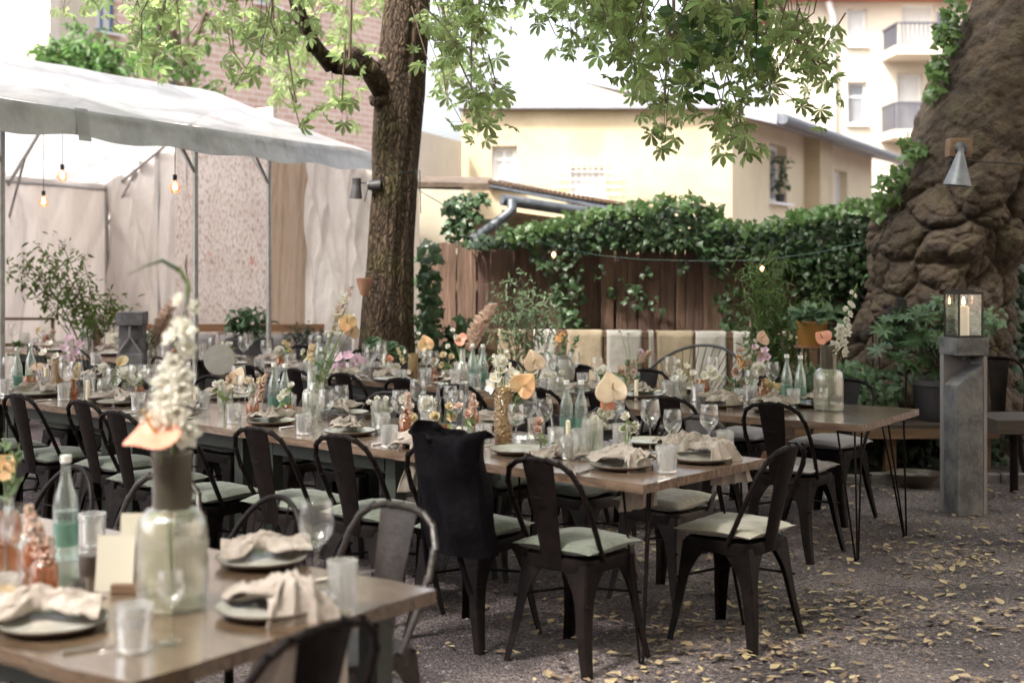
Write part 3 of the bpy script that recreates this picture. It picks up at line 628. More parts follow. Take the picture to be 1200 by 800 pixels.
# wine glass
b = MB()
pr = [(.036, 0), (.036, .002), (.010, .005), (.0042, .012), (.0036, .06), (.004, .105), (.010, .116), (.026, .130), (.040, .150), (.0455, .172), (.0435, .2), (.038, .235), (.0370, .236), (.0425, .2), (.0443, .172), (.039, .151), (.024, .131), (.004, .121), (.001, .120)]
b.lathe([(.001, 0)] + pr, 28, close=False); single('wine', 'wine_glass', b, 'glass', angle=50)
b = MB()
pr = [(.030, 0), (.030, .002), (.008, .005), (.0036, .012), (.0034, .08), (.006, .09), (.018, .11), (.026, .14), (.027, .17), (.023, .22), (.022, .22), (.026, .17), (.0245, .14), (.016, .11), (.001, .095)]
b.lathe([(.001, 0)] + pr, 24, close=False); single('flute', 'champagne_glass', b, 'glass', angle=50)
# water bottle
def bottle():
    root = empty('water_bottle'); b = MB()
    pr = [(.034, 0), (.0375, .006), (.0375, .165), (.033, .195), (.020, .235), (.0145, .262), (.0142, .30)]
    b.lathe(shell(pr, .0022, .008), 28, close=False); b.build('bottle_body', M['bottle'], root, angle=50)
    b = MB(); b.lathe([(.0160, .297), (.0165, .318), (.001, .3185)], 16); b.build('cap', M['wframe'], root)
    b = MB(); b.lathe([(.0381, .045), (.0381, .115)], 28, close=False); b.build('label', M['teal'], root)
    b = MB(); b.lathe([(.034, .009), (.0345, .15), (.001, .151)], 20); b.build('water', M['water'], root)
    return root
PROTO['bottle'] = bottle()
# plates
def plate():
    root = empty('plate'); b = MB()
    b.lathe([(.001, .006), (.085, .006), (.100, .008), (.125, .019), (.134, .024)], 48, close=False); b.build('glazed_top', M['plate'], root, angle=60)
    b = MB(); b.lathe([(.001, 0), (.085, 0), (.1, .003), (.130, .016), (.1365, .0225), (.1355, .0255), (.134, .0245)], 48, close=False); b.build('dark_rim', M['plate_d'], root, angle=60)
    return root
PROTO['plate'] = plate()
b = MB(); b.lathe(shell([(.028, 0), (.04, .006), (.05, .03)], .003, .004), 28, close=False); single('bowl', 'small_bowl', b, 'ceramic')
# napkins
def napkin(seed, drape=0.):
    b = MB(); nu, nv = 84, 44; bend = 1.2 * noise.noise(Vector((seed, 1.3, .4)))
    def f(u, v):
        t = (u - .5); x = t * .27; y = v - .5; e = abs(t) * 2
        kn = math.exp(-((t + .05) / .07) ** 2)
        w = .030 + .060 * min(1, e * 1.5) ** .8 + .012 * noise.noise(Vector((u * 4, seed, 0)))
        w = w * (1 - kn) + .026 * kn
        ph = seed + 3.2 * noise.noise(Vector((u * 2.6, seed, 2.))) + t * 5
        yy = y * 2 * w + .007 * math.sin(v * 21 + ph) * (1 - kn) + .016 * noise.noise(Vector((u * 3, seed, 5.)))
        fold = (.011 * math.sin(v * 19 + ph) + .008 * math.sin(v * 33 - ph * 1.6)) * (.25 + .75 * (1 - kn)) * (1 - .5 * e ** 3)
        body = (.016 + .020 * (1 - e)) * max(0, 1 - (2 * y) ** 2) ** .5
        z = .010 + body + fold * .8 + .020 * noise.noise(Vector((u * 5, v * 3, seed))) * (1 - kn) + kn * .022 * max(0, 1 - (2 * y) ** 2) ** .5 + .004 * noise.noise(Vector((u * 26, v * 18, seed)))
        yy += bend * x * x * 2.2
        if drape and u > .60:
            q = (u - .60) / .40; z = z * (1 - q) + .010 - drape * max(0, q - .08) ** 1.15 * .155; x = .027 + .055 * q ** .55 + .010 * math.sin(v * 19 + ph) * q; yy = yy * (1 + .25 * q)
            return (x, yy, z)
        return (x, yy, max(z, .0035))
    b.grid(f, nu, nv); return b
for j in range(4): o = napkin(j * 3.7 + 1).build('linen_napkin', M['napkin'], angle=180); o.modifiers.new('s', 'SOLIDIFY').thickness = .003; PROTO[f'nap{j}'] = o
for j in range(2): o = napkin(j * 5.1 + 2, drape=1. + j * .4).build('linen_napkin', M['napkin'], angle=180); o.modifiers.new('s', 'SOLIDIFY').thickness = .003; PROTO[f'napd{j}'] = o
# knife
b = MB(); b.tube([(-.11, 0, .005), (-.05, 0, .005), (0, 0, .004)], [.006, .005, .004], 8); b.prism([(0, -.004), (.08, -.008), (.11, -.002), (.11, .003), (0, .005)], .002, .0045); single('knife', 'table_knife', b, 'steel')
# vases
def ribs(n, a): return lambda i, k, t: 1 + a * math.cos(n * t)
def vase(key, pr, mk, seg=64, rib=(16, .03), th=.003, name='glass_vase', water=.0):
    root = empty(name); b = MB(); b.lathe(shell(pr, th, .012), seg, mod=ribs(*rib) if rib else None, close=False); b.build('vase_body', M[mk], root, angle=60)
    if water:
        rw = [(max(r - th - .002, .002), z) for r, z in pr if z < water]; rw = [(rw[0][0], .014)] + [q for q in rw if q[1] > .014] + [(rw[-1][0], water), (.001, water)]
        b = MB(); b.lathe(rw, 20); b.build('water', M['water'], root)
    PROTO[key] = root; return root
vase('jar', [(.030, 0), (.040, .015), (.044, .05), (.043, .09), (.036, .112), (.036, .12)], 'ribglass', water=.07)
vase('ribtall', [(.042, 0), (.045, .02), (.045, .12), (.042, .14), (.041, .15)], 'ribglass', water=.08)
vase('hobnail', [(.040, 0), (.042, .01), (.042, .20)], 'gold', rib=None, seg=32)
vase('hobtall', [(.042, 0), (.044, .01), (.046, .28)], 'gold', rib=None, seg=32)
vase('amberg', [(.030, 0), (.044, .02), (.048, .05), (.042, .09), (.036, .11)], 'amber', rib=None, seg=32, name='amber_glass_vase')
vase('ambersq', [(.030, 0), (.033, .01), (.033, .075), (.024, .085), (.013, .095), (.013, .12), (.015, .125)], 'amber', rib=None, seg=24, name='amber_bottle')
vase('shoulder', [(.05, 0), (.055, .02), (.055, .15), (.045, .17), (.027, .18), (.027, .30)], 'ribglass', water=.13)
vase('cyl', [(.030, 0), (.032, .01), (.032, .22)], 'glass', rib=None, seg=28, water=.1)
vase('slim', [(.020, 0), (.022, .01), (.018, .13), (.010, .17), (.010, .22)], 'glass', rib=None, seg=20, water=.08)
def bigvase():
    root = empty('two_part_glass_vase'); b = MB()
    b.lathe(shell([(.082, 0), (.090, .012), (.092, .05), (.092, .20), (.086, .235), (.065, .262), (.046, .268)], .003, .014), 120, mod=ribs(40, .012), close=False); b.build('ribbed_body', M['fat_rib'], root, angle=60)
    b = MB(); b.lathe([(.052, .262), (.052, .41), (.049, .41), (.049, .262)], 40, close=False); b.build('smoked_neck', M['smoke'], root, angle=60)
    b = MB(); b.lathe([(.084, .015), (.086, .17), (.001, .171)], 24); b.build('water', M['water'], root)
    return root
PROTO['big'] = bigvase()
b = MB(); b.lathe(shell([(.028, 0), (.030, .004), (.030, .06)], .003, .02), 24, close=False); single('votive', 'votive_glass', b, 'greyglass')
b = MB(); b.lathe(shell([(.036, 0), (.044, .01), (.046, .035), (.038, .05)], .005, .008), 26, mod=lambda i, k, t: 1 - .05 * (k % 2), close=False); single('lowglass', 'low_glass_dish', b, 'cut', angle=12)
b = MB(); b.lathe([(.012, 0), (.012, .12), (.003, .125), (.001, .125)], 12); single('taper', 'white_candle', b, 'wax')
b = MB(); b.lathe([(.001, 0), (.05, 0), (.052, .01), (.052, .09), (.001, .09)], 24); single('cer', 'dark_ceramic_cup', b, 'ceramic')
# cards
b = MB(); b.box((0, 0, .105), (.148, .002, .21), rx=-.18); single('card', 'menu_card', b, 'card', smooth=False)
b = MB(); b.box((0, 0, .003), (.15, .21, .002)); single('flatcard', 'menu_card', b, 'card', smooth=False)
b = MB(); b.box((0, 0, .012), (.09, .03, .024)); single('cardfoot', 'wooden_card_holder', b, 'bwood', smooth=False, bevel=.002)

# ------------------------------------------------------------------ flowers (base at origin = vase floor; stems up)
def xf(p, d, s=1., roll=0.):
    """matrix placing local +Z along d at p"""
    q = Vector(d).to_track_quat('Z', 'Y'); return Matrix.Translation(p) @ q.to_matrix().to_4x4() @ Matrix.Rotation(roll, 4, 'Z') @ Matrix.Scale(s, 4)
def petal(b, T, L, W, cup=.3, nu=5, nv=3, wav=.0, mi=0, tipw=.35, phase=0.):
    def f(u, v):
        w = W * math.sin(math.pi * min(1, (u * .92 + .08)) ** .8) ** .7 * (1 if u < .6 else 1) + .0005; y = (v - .5) * w
        return (u * L, y, cup * L * u * u * .8 + cup * .5 * abs(v - .5) ** 2 * W * 4 + wav * L * math.sin(v * 9 + u * 6 + phase) * u)
    b.grid(f, nu, nv, mi, T)
def blossom(b, p, d, r, n=6, W=.9, cup=.5, wav=.06, mi=0, rnd=random, layers=1):
    for l in range(layers):
        for k in range(n):
            T = xf(p, d) @ Matrix.Rotation(2 * math.pi * (k + .5 * l) / n + rnd.uniform(-.12, .12), 4, 'Z') @ Matrix.Rotation(-cup * (1 + .9 * l) + rnd.uniform(-.12, .12), 4, 'Y')
            petal(b, T, r * (1 - .16 * l), r * W, .15, wav=wav, mi=mi, phase=rnd.random() * 6)
def stemtube(pts, r=.0028): b = MB(); b.tube(pts, r, 6); return b
def bez(a, c, bulge=(0, 0, 0), n=7):
    a, c = Vector(a), Vector(c); m = (a + c) / 2 + Vector(bulge); return [a.lerp(m, t).lerp(m.lerp(c, t), t) for t in [k / (n - 1) for k in range(n)]]
VIEW = Vector((0, -1, .25)).normalized()
def fl_anthurium(base, head, mk, size=.06, face=None, label='', roll=0.):
    rnd = random.Random(int(abs(head.x * 977 + head.z * 331) * 10)); root = empty('anthurium_flower', base); d = head - base; seed_ = rnd.uniform(0, 6)
    face = Vector(face) if face else (VIEW + Vector((rnd.uniform(-.4, .4), 0, rnd.uniform(-.1, .3))))
    stemtube(bez((0, 0, .01), d, (d.x * -.2, 0, .02))).build('stem', M['stem'], root)
    T = xf(d, face, size) @ Matrix.Rotation(roll, 4, 'Z'); b = MB()
    roll = roll or rnd.uniform(-.9, .9); asy = rnd.uniform(-.18, .18)
    T = xf(d, face, size) @ Matrix.Rotation(roll, 4, 'Z')
    def f(u, v):
        a = 2 * math.pi * v
        x = .55 * 16 * math.sin(a) ** 3 / 17 + .40 * math.sin(a); y = .55 * (13 * math.cos(a) - 5 * math.cos(2 * a) - 2 * math.cos(3 * a) - math.cos(4 * a)) / 17 + .38 * math.cos(a)
        rib = .03 * math.cos(a * 9) * u * (1 - u); return (u * x * (1 + asy * math.sin(a)), -u * y * 1.12, .24 * u * u * abs(x) + .06 * u * math.sin(3 * a + seed_) + .035 * math.sin(5 * a + seed_ * 2) * u * u + rib - .25 * u * u * max(0, -y))
    b.grid(f, 8, 32, 0, T); b.build('spathe', M[mk], root, solid=.0012)
    b = MB(); b.tube([T @ Vector((0, .05, .03)), T @ Vector((0, .18, .45)), T @ Vector((0, .25, .85))], [.0045, .0045, .003], 7); b.build('spadix', M['spadix'], root)
    return root
def fl_blooms(base, heads, mk, r=.03, n=6, W=.9, cup=.5, layers=1, centre='spadix', name='flower', wav=.06, face=None, leaves=0):
    rnd = random.Random(int(abs(heads[0].x * 1777 + heads[0].z * 731) * 10)); root = empty(name, base)
    s = MB(); b = MB(); c = MB()
    top = sum((h for h in heads), Vector()) / len(heads) - base
    for h in heads:
        d = h - base; s.tube(bez((rnd.uniform(-.004, .004), 0, .01), d, (d.x * -.25, d.y * -.2, .02)), .0022, 5)
        fd = Vector(face) if face else VIEW * .7 + (d - top) * 6 + Vector((rnd.uniform(-.4, .4), rnd.uniform(-.3, .3), rnd.uniform(0, .6)))
        blossom(b, d, fd, r * rnd.uniform(.85, 1.15), n, W, cup, wav, rnd=rnd, layers=layers)
        c.lathe([(.001, 0), (r * .13, .002), (r * .11, r * .16), (.001, r * .2)], 8, T=xf(d, fd))
    if leaves:
        for k in range(leaves):
            t = rnd.uniform(.5, .95); h = rnd.choice(heads) - base; T = xf(h * t, (rnd.uniform(-1, 1), rnd.uniform(-1, .4), rnd.uniform(.2, 1))); petal(s, T @ Matrix.Rotation(1.2, 4, 'Y'), r * 1.6, r * .6, .2)
    s.build('stem', M['stem'], root); b.build('petals', M[mk], root); c.build('flower_centre', M[centre], root)
    return root
def fl_ball(base, head, mk, r=.035, n=70, name='dahlia_flower', L=.9, W=.35):
    rnd = random.Random(int(abs(head.x * 777 + head.z * 131) * 10)); root = empty(name, base); d = head - base
    stemtube(bez((0, 0, .01), d, (d.x * -.2, 0, .01))).build('stem', M['stem'], root); b = MB()
    for k in range(n):
        z = 1 - 1.25 * (k + .5) / n; q = math.sqrt(max(0, 1 - z * z)); a = k * 2.39996; v = Vector((q * math.cos(a), q * math.sin(a), z))
        T = xf(d, VIEW + Vector((0, 0, .9))) @ Matrix.Translation(v * r * .25) @ v.to_track_quat('X', 'Z').to_matrix().to_4x4(); petal(b, T, r * L * rnd.uniform(.8, 1.05), r * W, .25, nu=3, nv=2)
    b.build('petals', M[mk], root); return root
def fl_spike(base, head, mk, w=.022, L=.12, n=60, name='stock_flower', pr=.011, taper=.6):
    n = int(n * 1.8); pr *= .72
    rnd = random.Random(int(abs(head.x * 577 + head.z * 331) * 10)); root = empty(name, base); d = head - base; ax = (d.normalized() + Vector((0, 0, .2))).normalized()
    stemtube(bez((0, 0, .01), d, (d.x * -.2, 0, .01))).build('stem', M['stem'], root); b = MB()
    for k in range(n):
        t = rnd.random(); a = rnd.uniform(0, 6.3); q = w * (1 - taper * t) * rnd.uniform(.5, 1)
        off = ax.orthogonal().normalized(); off = Matrix.Rotation(a, 3, ax) @ off
        p = d - ax * L * (1 - t) * .999 + off * q + ax * 0; 
        blossom(b, p, off + ax * .5, pr * rnd.uniform(.7, 1.1), 4, 1., .4, 0, rnd=rnd)
    b.build('petals', M[mk], root); return root
def fl_glad(base, head, mk='white_p', n=14, L=.34, r=.045, bend=None):
    rnd = random.Random(3); root = empty('gladiolus_stalk', base); d = head - base; pts = bez((0, 0, .01), d, bend or (d.x * -.3, 0, 0), 14)
    b = MB(); b.tube(pts, [.005] * 8 + [.004, .0035, .003, .0025, .002, .0015], 7)
    tot = d.length; p = MB(); buds = MB()
    for k in range(n):
        t = 1 - (L / tot) * (1 - min(1, max(0, (k + rnd.uniform(-.5, .5)) / (n - 1)))) ; i = min(int(t * 13), 12); q = pts[i].lerp(pts[i + 1], t * 13 - i); 
        side = (-1 if k % 2 else 1) * rnd.uniform(.3, 1.25); f = k / (n - 1); dd = Vector((side * .75, -.75, .5 - .1 * side)); rr_ = r * (1.05 - .75 * f)
        if f < .93: blossom(p, q + Vector((side * rr_ * .50, rnd.uniform(-.03, .01), 0)), Vector((side * .9, -.9, .25)) + Vector((rnd.uniform(-.5, .5), rnd.uniform(-.2, .2), rnd.uniform(-.5, .5))), rr_ * rnd.uniform(.8, 1.15), 6, .75, .5 - .1 * f, .12, rnd=rnd, layers=2)
        else: buds.tube([q, q + dd * .02 + Vector((0, 0, .01)), q + dd * .035 + Vector((0, 0, .03))], [.004, .007, .001], 6)
    b.build('stem', M['stem'], root); p.build('petals', M[mk], root); buds.build('buds', M['stem'], root)
    return root
def fl_pampas(base, head, n=320, L=.28, w=.05):
    rnd = random.Random(9); root = empty('pampas_plume', base); d = head - base; pts = bez((0, 0, .01), d, (d.x * -.25, 0, .0), 12)
    b = MB(); b.tube(pts, .002, 5); b.build('stem', M['twig'], root); p = MB(); tot = d.length
    for k in range(n):
        t = 1 - (L / tot) * rnd.random() ** .9; i = min(int(t * 11), 10); q = pts[i].lerp(pts[i + 1], t * 11 - i); f = (1 - t) / (L / tot)
        a = rnd.uniform(0, 6.3); wl = w * (.4 + .9 * math.sin(min(1, f + .08) * 2.6)); v = Vector((math.cos(a), math.sin(a), .9)) * wl; s = Vector((-math.sin(a), math.cos(a), .3)) * .0035
        m_ = q + v * .55; e = q + v + Vector((0, 0, -.35 * wl)); p.add([q - s * .5, q + s * .5, m_ + s, e, m_ - s], [(0, 1, 2, 3, 4)])
    p.build('plume', M['pampas'], root, smooth=False); return root
def fl_greens(base, head, mk='leafsoft', n=26, L=.05, spread=.06, name='greenery_sprig'):
    rnd = random.Random(int(abs(head.x * 377 + head.z * 931) * 10)); root = empty(name, base); d = head - base; b = MB(); p = MB()
    for s in range(5):
        e = d + Vector((rnd.uniform(-1, 1), rnd.uniform(-1, 1), rnd.uniform(-1, .6))) * spread; pts = bez((0, 0, .01), e, (0, 0, .02), 8); b.tube(pts, .0013, 4)
        for k in range(n // 3):
            t = rnd.uniform(.45, 1); i = min(int(t * 7), 6); q = pts[i].lerp(pts[i + 1], t * 7 - i); v = Vector((rnd.uniform(-1, 1), rnd.uniform(-1, 1), rnd.uniform(-.1, 1)))
            petal(p, xf(q, v) @ Matrix.Rotation(-1.3, 4, 'Y'), L * rnd.uniform(.6, 1.1), L * .3, .1, nu=3, nv=2)
    b.build('stem', M['stem'], root); p.build('leaves', M[mk], root); return root
def fl_calla(base, head, s=.06):
    root = empty('calla_lily', base); d = head - base; stemtube(bez((0, 0, .01), d, (0, 0, 0)), .004).build('stem', M['stem'], root); b = MB()
    ax = Vector((.7, -.2, .7))
    def f(u, v):
        a = (v - .5) * 5.6; r = .012 + .32 * u ** 1.8 * (1 if abs(v - .5) < .3 else 1); z = u * (1 + .5 * math.cos(a)) ; return (r * math.cos(a) * s / .6, r * math.sin(a) * s / .6, z * s)
    b.grid(f, 8, 18, 0, xf(d, ax)); b.build('spathe', M['cream_p'], root, solid=.001)
    b = MB(); b.tube([d, d + ax * s * .9], .003, 6); b.build('spadix', M['spadix'], root); return root
# ------------------------------------------------------------------ buildings
def building(label, name='building'): r = empty(name); tag(r, label, 'building'); return r
def wallwin(root, A, B, z0, z1, wins, mk, th=.3, wkinds=None, name='wall', frame='wframe'):
    """wall from A to B (ground points) facing the right-hand normal; wins = (s0,s1,zb,zt,kind). real recessed openings"""
    A, B = Vector(A), Vector(B); d = (B - A); Lw = d.length; d /= Lw; nrm = Vector((d.y, -d.x, 0))    # toward the camera for A left, B right
    ang = math.atan2(d.y, d.x)
    xs = sorted({0, Lw, *[w_[0] for w_ in wins], *[w_[1] for w_ in wins]}); zs = sorted({z0, z1, *[w_[2] for w_ in wins], *[w_[3] for w_ in wins]})
    b = MB()
    for i in range(len(xs) - 1):
        for j in range(len(zs) - 1):
            cx, cz = (xs[i] + xs[i + 1]) / 2, (zs[j] + zs[j + 1]) / 2
            if any(w_[0] < cx < w_[1] and w_[2] < cz < w_[3] for w_ in wins): continue
            b.add([(xs[i], 0, zs[j]), (xs[i + 1], 0, zs[j]), (xs[i + 1], 0, zs[j + 1]), (xs[i], 0, zs[j + 1])], [(0, 1, 2, 3)])
    for w_ in wins:
        a, c, e, f = w_[:4]; t = th * .6
        b.add([(a, 0, e), (a, t, e), (a, t, f), (a, 0, f)], [(0, 1, 2, 3)]); b.add([(c, 0, e), (c, t, e), (c, t, f), (c, 0, f)], [(3, 2, 1, 0)])
        b.add([(a, 0, e), (c, 0, e), (c, t, e), (a, t, e)], [(0, 1, 2, 3)]); b.add([(a, 0, f), (c, 0, f), (c, t, f), (a, t, f)], [(3, 2, 1, 0)])
    T = Matrix.Translation(A) @ Matrix.Rotation(ang, 4, 'Z')
    o = b.build(name, M[mk], root, smooth=False); o.matrix_local = root.matrix_world.inverted() @ T if False else T
    for w_ in wins:
        a, c, e, f = w_[:4]; kind = w_[4] if len(w_) > 4 else 'win'; y = th * .5
        q = MB(); fw = .07
        q.box((a + fw / 2, y, (e + f) / 2), (fw, .06, f - e)); q.box((c - fw / 2, y, (e + f) / 2), (fw, .06, f - e)); q.box(((a + c) / 2, y, e + fw / 2), (c - a - 2 * fw, .06, fw)); q.box(((a + c) / 2, y, f - fw / 2), (c - a - 2 * fw, .06, fw))
        if kind in ('win', 'cross'): q.box(((a + c) / 2, y, e + (f - e) * .66), (c - a - 2 * fw, .05, .05))
        if kind == 'cross' or c - a > 1.1: q.box(((a + c) / 2, y + .001, (e + f) / 2), (.05, .045, f - e - 2 * fw))
        wo = q.build('window', M['wframe' if frame == 'wframe' else frame], root, smooth=False); wo.matrix_local = T
        q = MB(); q.box(((a + c) / 2, y + .01, (e + f) / 2), (c - a - 2 * fw + .01, .012, f - e - 2 * fw + .01)); po = q.build('pane', M['curtain'] if kind in ('curt', 'cross', 'grille') else M['pane'], wo, smooth=False)
        q = MB(); q.box(((a + c) / 2, -.04, e - .03), (c - a + .12, .16, .04)); so_ = q.build('sill', M['wframe'], wo, smooth=False)
        if kind == 'grille':
            q = MB()
            for k in range(7): q.box((a + (c - a) * k / 6, -.06, (e + f) / 2), (.010, .010, f - e + .3))
            for k in range(4): q.box(((a + c) / 2, -.085, e + (f - e) * (k + .5) / 4), (c - a + .5, .012, .012))
            q.build('grille', M['wframe'], wo, smooth=False)
    return T
X = lambda px, Y: (px - 600) * Y / F
Z = lambda py, Y: CZ - (py - HY) * Y / F
# yellow rear building
yb = building('low pale yellow rendered building with a flat parapet behind the ivy fence')
Y0 = 22.
A = Vector((X(541, Y0), Y0, 0)); B = Vector((X(858, Y0), Y0, 0))
wallwin(yb, A, B, 0, Z(128, Y0), [(X(576, Y0) - A.x, X(606, Y0) - A.x, Z(216, Y0), Z(171, Y0), 'cross'), (X(668, Y0) - A.x, X(708, Y0) - A.x, Z(232, Y0), Z(197, Y0), 'grille')], 'wallc')
C_ = Vector((X(1022, 33.), 33., 0)); Lr = (C_ - B).length
def sB(px):    # distance along B->C at image column px
    d = C_ - B; k = (px - 600) / F; return (k * B.y - B.x) / (d.x - k * d.y) * Lr
def zB(px, py): s = sB(px) / Lr; return CZ - (py - HY) * (B.y + (C_.y - B.y) * s) / F
wallwin(yb, B, C_, 0, Z(184, 33.), [(sB(902), sB(922), zB(912, 237), zB(912, 170), 'open'), (sB(978), sB(993), zB(985, 250), zB(985, 200), 'curt')], 'wallf', name='flank_wall', th=.4)
b = MB(); b.box(((A.x + B.x) / 2, Y0 + .1, Z(128, Y0) + .05), (B.x - A.x + .1, .5, .10)); b.build('parapet_coping', M['roofgrey'], yb, smooth=False)
d = (C_ - B).normalized(); n_ = Vector((d.y, -d.x, 0)); 
b = MB(); zt = Z(184, 33.); q = [B - d * -.6 + n_ * .55, C_ + d * .6 + n_ * .55, C_ + d * .6 - n_ * 3, B + d * .6 - n_ * 3]
zz = [zt + .02, zt + .02, zt + .9, zt + .9]
b.add([(p.x, p.y, z) for p, z in zip(q, zz)] + [(p.x, p.y, z - .18) for p, z in zip(q, zz)], [(0, 1, 2, 3), (7, 6, 5, 4), (0, 4, 5, 1), (1, 5, 6, 2), (2, 6, 7, 3), (3, 7, 4, 0)]); b.build('roof', M['roofgrey'], yb, smooth=False)
b = MB(); b.tube([q[0] + n_ * .09 + Vector((0, 0, zt - .08)), q[1] + n_ * .09 + Vector((0, 0, zt - .08))], .09, 10); b.build('gutter', M['zinc'], yb)
b = MB(); pb = B + d * sB(950); b.box((pb.x + n_.x * .15, pb.y + n_.y * .15, zt / 2), (.3, 1.1, zt - .02), rot=math.atan2(d.y, d.x) - math.pi / 2); b.build('pilaster', M['wallc'], yb, smooth=False)
# window plant on the sill
wp = empty('potted_window_plant', B + d * sB(913) + n_ * .02 + Vector((0, 0, zB(912, 237) + .0)))
b = MB(); b.lathe([(.001, 0), (.10, 0), (.13, .2), (.001, .2)], 16); b.build('pot', M['bpot'], wp)
r_ = np.random.RandomState(4); lc_ = np.stack([r_.normal(0, .11, 70), r_.normal(0, .08, 70), .35 + r_.rand(70) * .75], 1); tv_, tf_ = leaf_simple(1, .5)
scatter('leaves', tv_, tf_, lc_, rotm(70, 1., rnd=r_), .12 + .1 * r_.rand(70), M['rhodo'], wp); b = MB(); b.tube([(0, 0, .2), (.02, 0, 1.)], .012); b.build('stem', M['twig'], wp)
wp.scale = (.72, .72, .72); tag(wp, 'small leafy pot plant on the sill of the pale yellow building', 'pot plant')
# unseen house block and side wing, added to cut low sky light
rh = building('plain unseen house block added behind the viewer to cut sky light')
b = MB(); b.box((0, -8.5, 6.5), (34, 5, 13)); b.build('wall', M['wallp'], rh, smooth=False)
b = MB(); b.box((13.5, 3., 5.), (5, 17.9, 10)); b.build('side_light_blocker', M['wallp'], rh, smooth=False)
# neighbour wall left of yellow building (cream), and tall house right
nb = building('cream rendered wall wing between the chestnut trunk and the yellow building')
wallwin(nb, (X(470, 19.), 19., 0), (X(541, 21.9), 21.9, 0), 0, Z(158, 20.5), [], 'wallw')
th_ = building('tall pale cream apartment house with balconies at the upper right')
Yt = 40.
TX = lambda px: X(px, Yt); A = Vector((TX(905), Yt, 0)); B2 = Vector((TX(1180), Yt, 0))
W_ = lambda x0, x1, yt, yb_, k='win': (TX(x0) - A.x, TX(x1) - A.x, Z(yb_, Yt), Z(yt, Yt), k)
wallwin(th_, A, B2, 0, Z(2, Yt), [W_(993, 1016, 96, 146), W_(993, 1016, 11, 54, 'curt'), W_(1051, 1081, 86, 157, 'curt'), W_(1056, 1096, -0 + 5, 66, 'curt'), W_(993, 1016, 190, 238), W_(1051, 1081, 190, 250, 'curt')], 'wallw', th=.4)
wallwin(th_, (TX(905) + .0, Yt + .01, Z(2, Yt)), (TX(905) + .01, Yt + .01 - .0, Z(2, Yt)), 0, .01, [], 'wallw') if False else None
b = MB(); b.box((TX(1042), Yt + 2, Z(-22, Yt)), (B2.x - A.x + .6, 5, 1.1)); b.build('roof', M['tilered'], th_, smooth=False)
b = MB(); b.tube([(TX(975), Yt - .12, 0), (TX(975), Yt - .12, Z(20, Yt)), (TX(968), Yt - .3, Z(4, Yt))], .09, 8); b.build('downpipe', M['wframe'], th_)
for (x0, x1, yt, ym, yb_, st) in ((1033, 1112, 38, 62, 72, 'thin'), (1031, 1092, 128, 157, 166, 'solid')):
    bl = MB(); bl.box((TX((x0 + x1) / 2), Yt - .75, Z((ym + yb_) / 2, Yt)), (TX(x1) - TX(x0), 1.5, Z(ym, Yt) - Z(yb_, Yt))); bo = bl.build('balcony', M['wallw'], th_, smooth=False)
    r_ = MB(); zt_, zb_ = Z(yt, Yt), Z(ym, Yt) + .01; xa, xb = TX(x0) + .04, TX(x1) - .04
    stp = .12 if st == 'thin' else .085; wd = .025 if st == 'thin' else .065
    k = xa
    while k < xb: r_.box((k, Yt - 1.46, (zt_ + zb_) / 2), (wd, .03, zt_ - zb_)); k += stp
    k = Yt - 1.4
    while k < Yt - .05: r_.box((xa, k, (zt_ + zb_) / 2), (.03, wd, zt_ - zb_)); k += stp
    r_.box(((xa + xb) / 2, Yt - 1.46, zt_ + .03), (xb - xa + .06, .06, .05)); r_.box((xa, Yt - .72, zt_ + .03), (.06, 1.4, .05)); r_.build('railing', M['rail'], bo, smooth=False)
tc_ = empty('balcony_chair', (TX(1100), Yt - .9, Z(62, Yt) + .0)); b = MB(); b.box((0, 0, .42), (.5, .5, .05)); b.box((0, .24, .75), (.5, .04, .6)); b.build('seat', M['rail'], tc_)
for sx in (-1, 1):
    for sy in (-1, 1): b = MB(); b.box((sx * .22, sy * .22, .2), (.04, .04, .4)); b.build('leg', M['rail'], tc_)
tag(tc_, 'grey chair standing on the upper balcony of the tall house', 'chair')
# far pale house whose gable shows faintly over the yellow building
fg = building('faint pale gabled house far behind the yellow parapet'); Yg = 60.
b = MB(); b.add([(X(560, Yg), Yg, 0), (X(800, Yg), Yg, 0), (X(800, Yg), Yg, Z(122, Yg)), (X(680, Yg), Yg, Z(96, Yg)), (X(560, Yg), Yg, Z(122, Yg)),
    (X(560, Yg), Yg + 8, 0), (X(800, Yg), Yg + 8, 0), (X(800, Yg), Yg + 8, Z(122, Yg)), (X(680, Yg), Yg + 8, Z(96, Yg)), (X(560, Yg), Yg + 8, Z(122, Yg))], [(0, 1, 2, 3, 4), (2, 7, 8, 3), (3, 8, 9, 4), (9, 8, 7, 6, 5), (1, 6, 7, 2), (0, 4, 9, 5)]); b.build('wall', M['wallw'], fg, smooth=False)
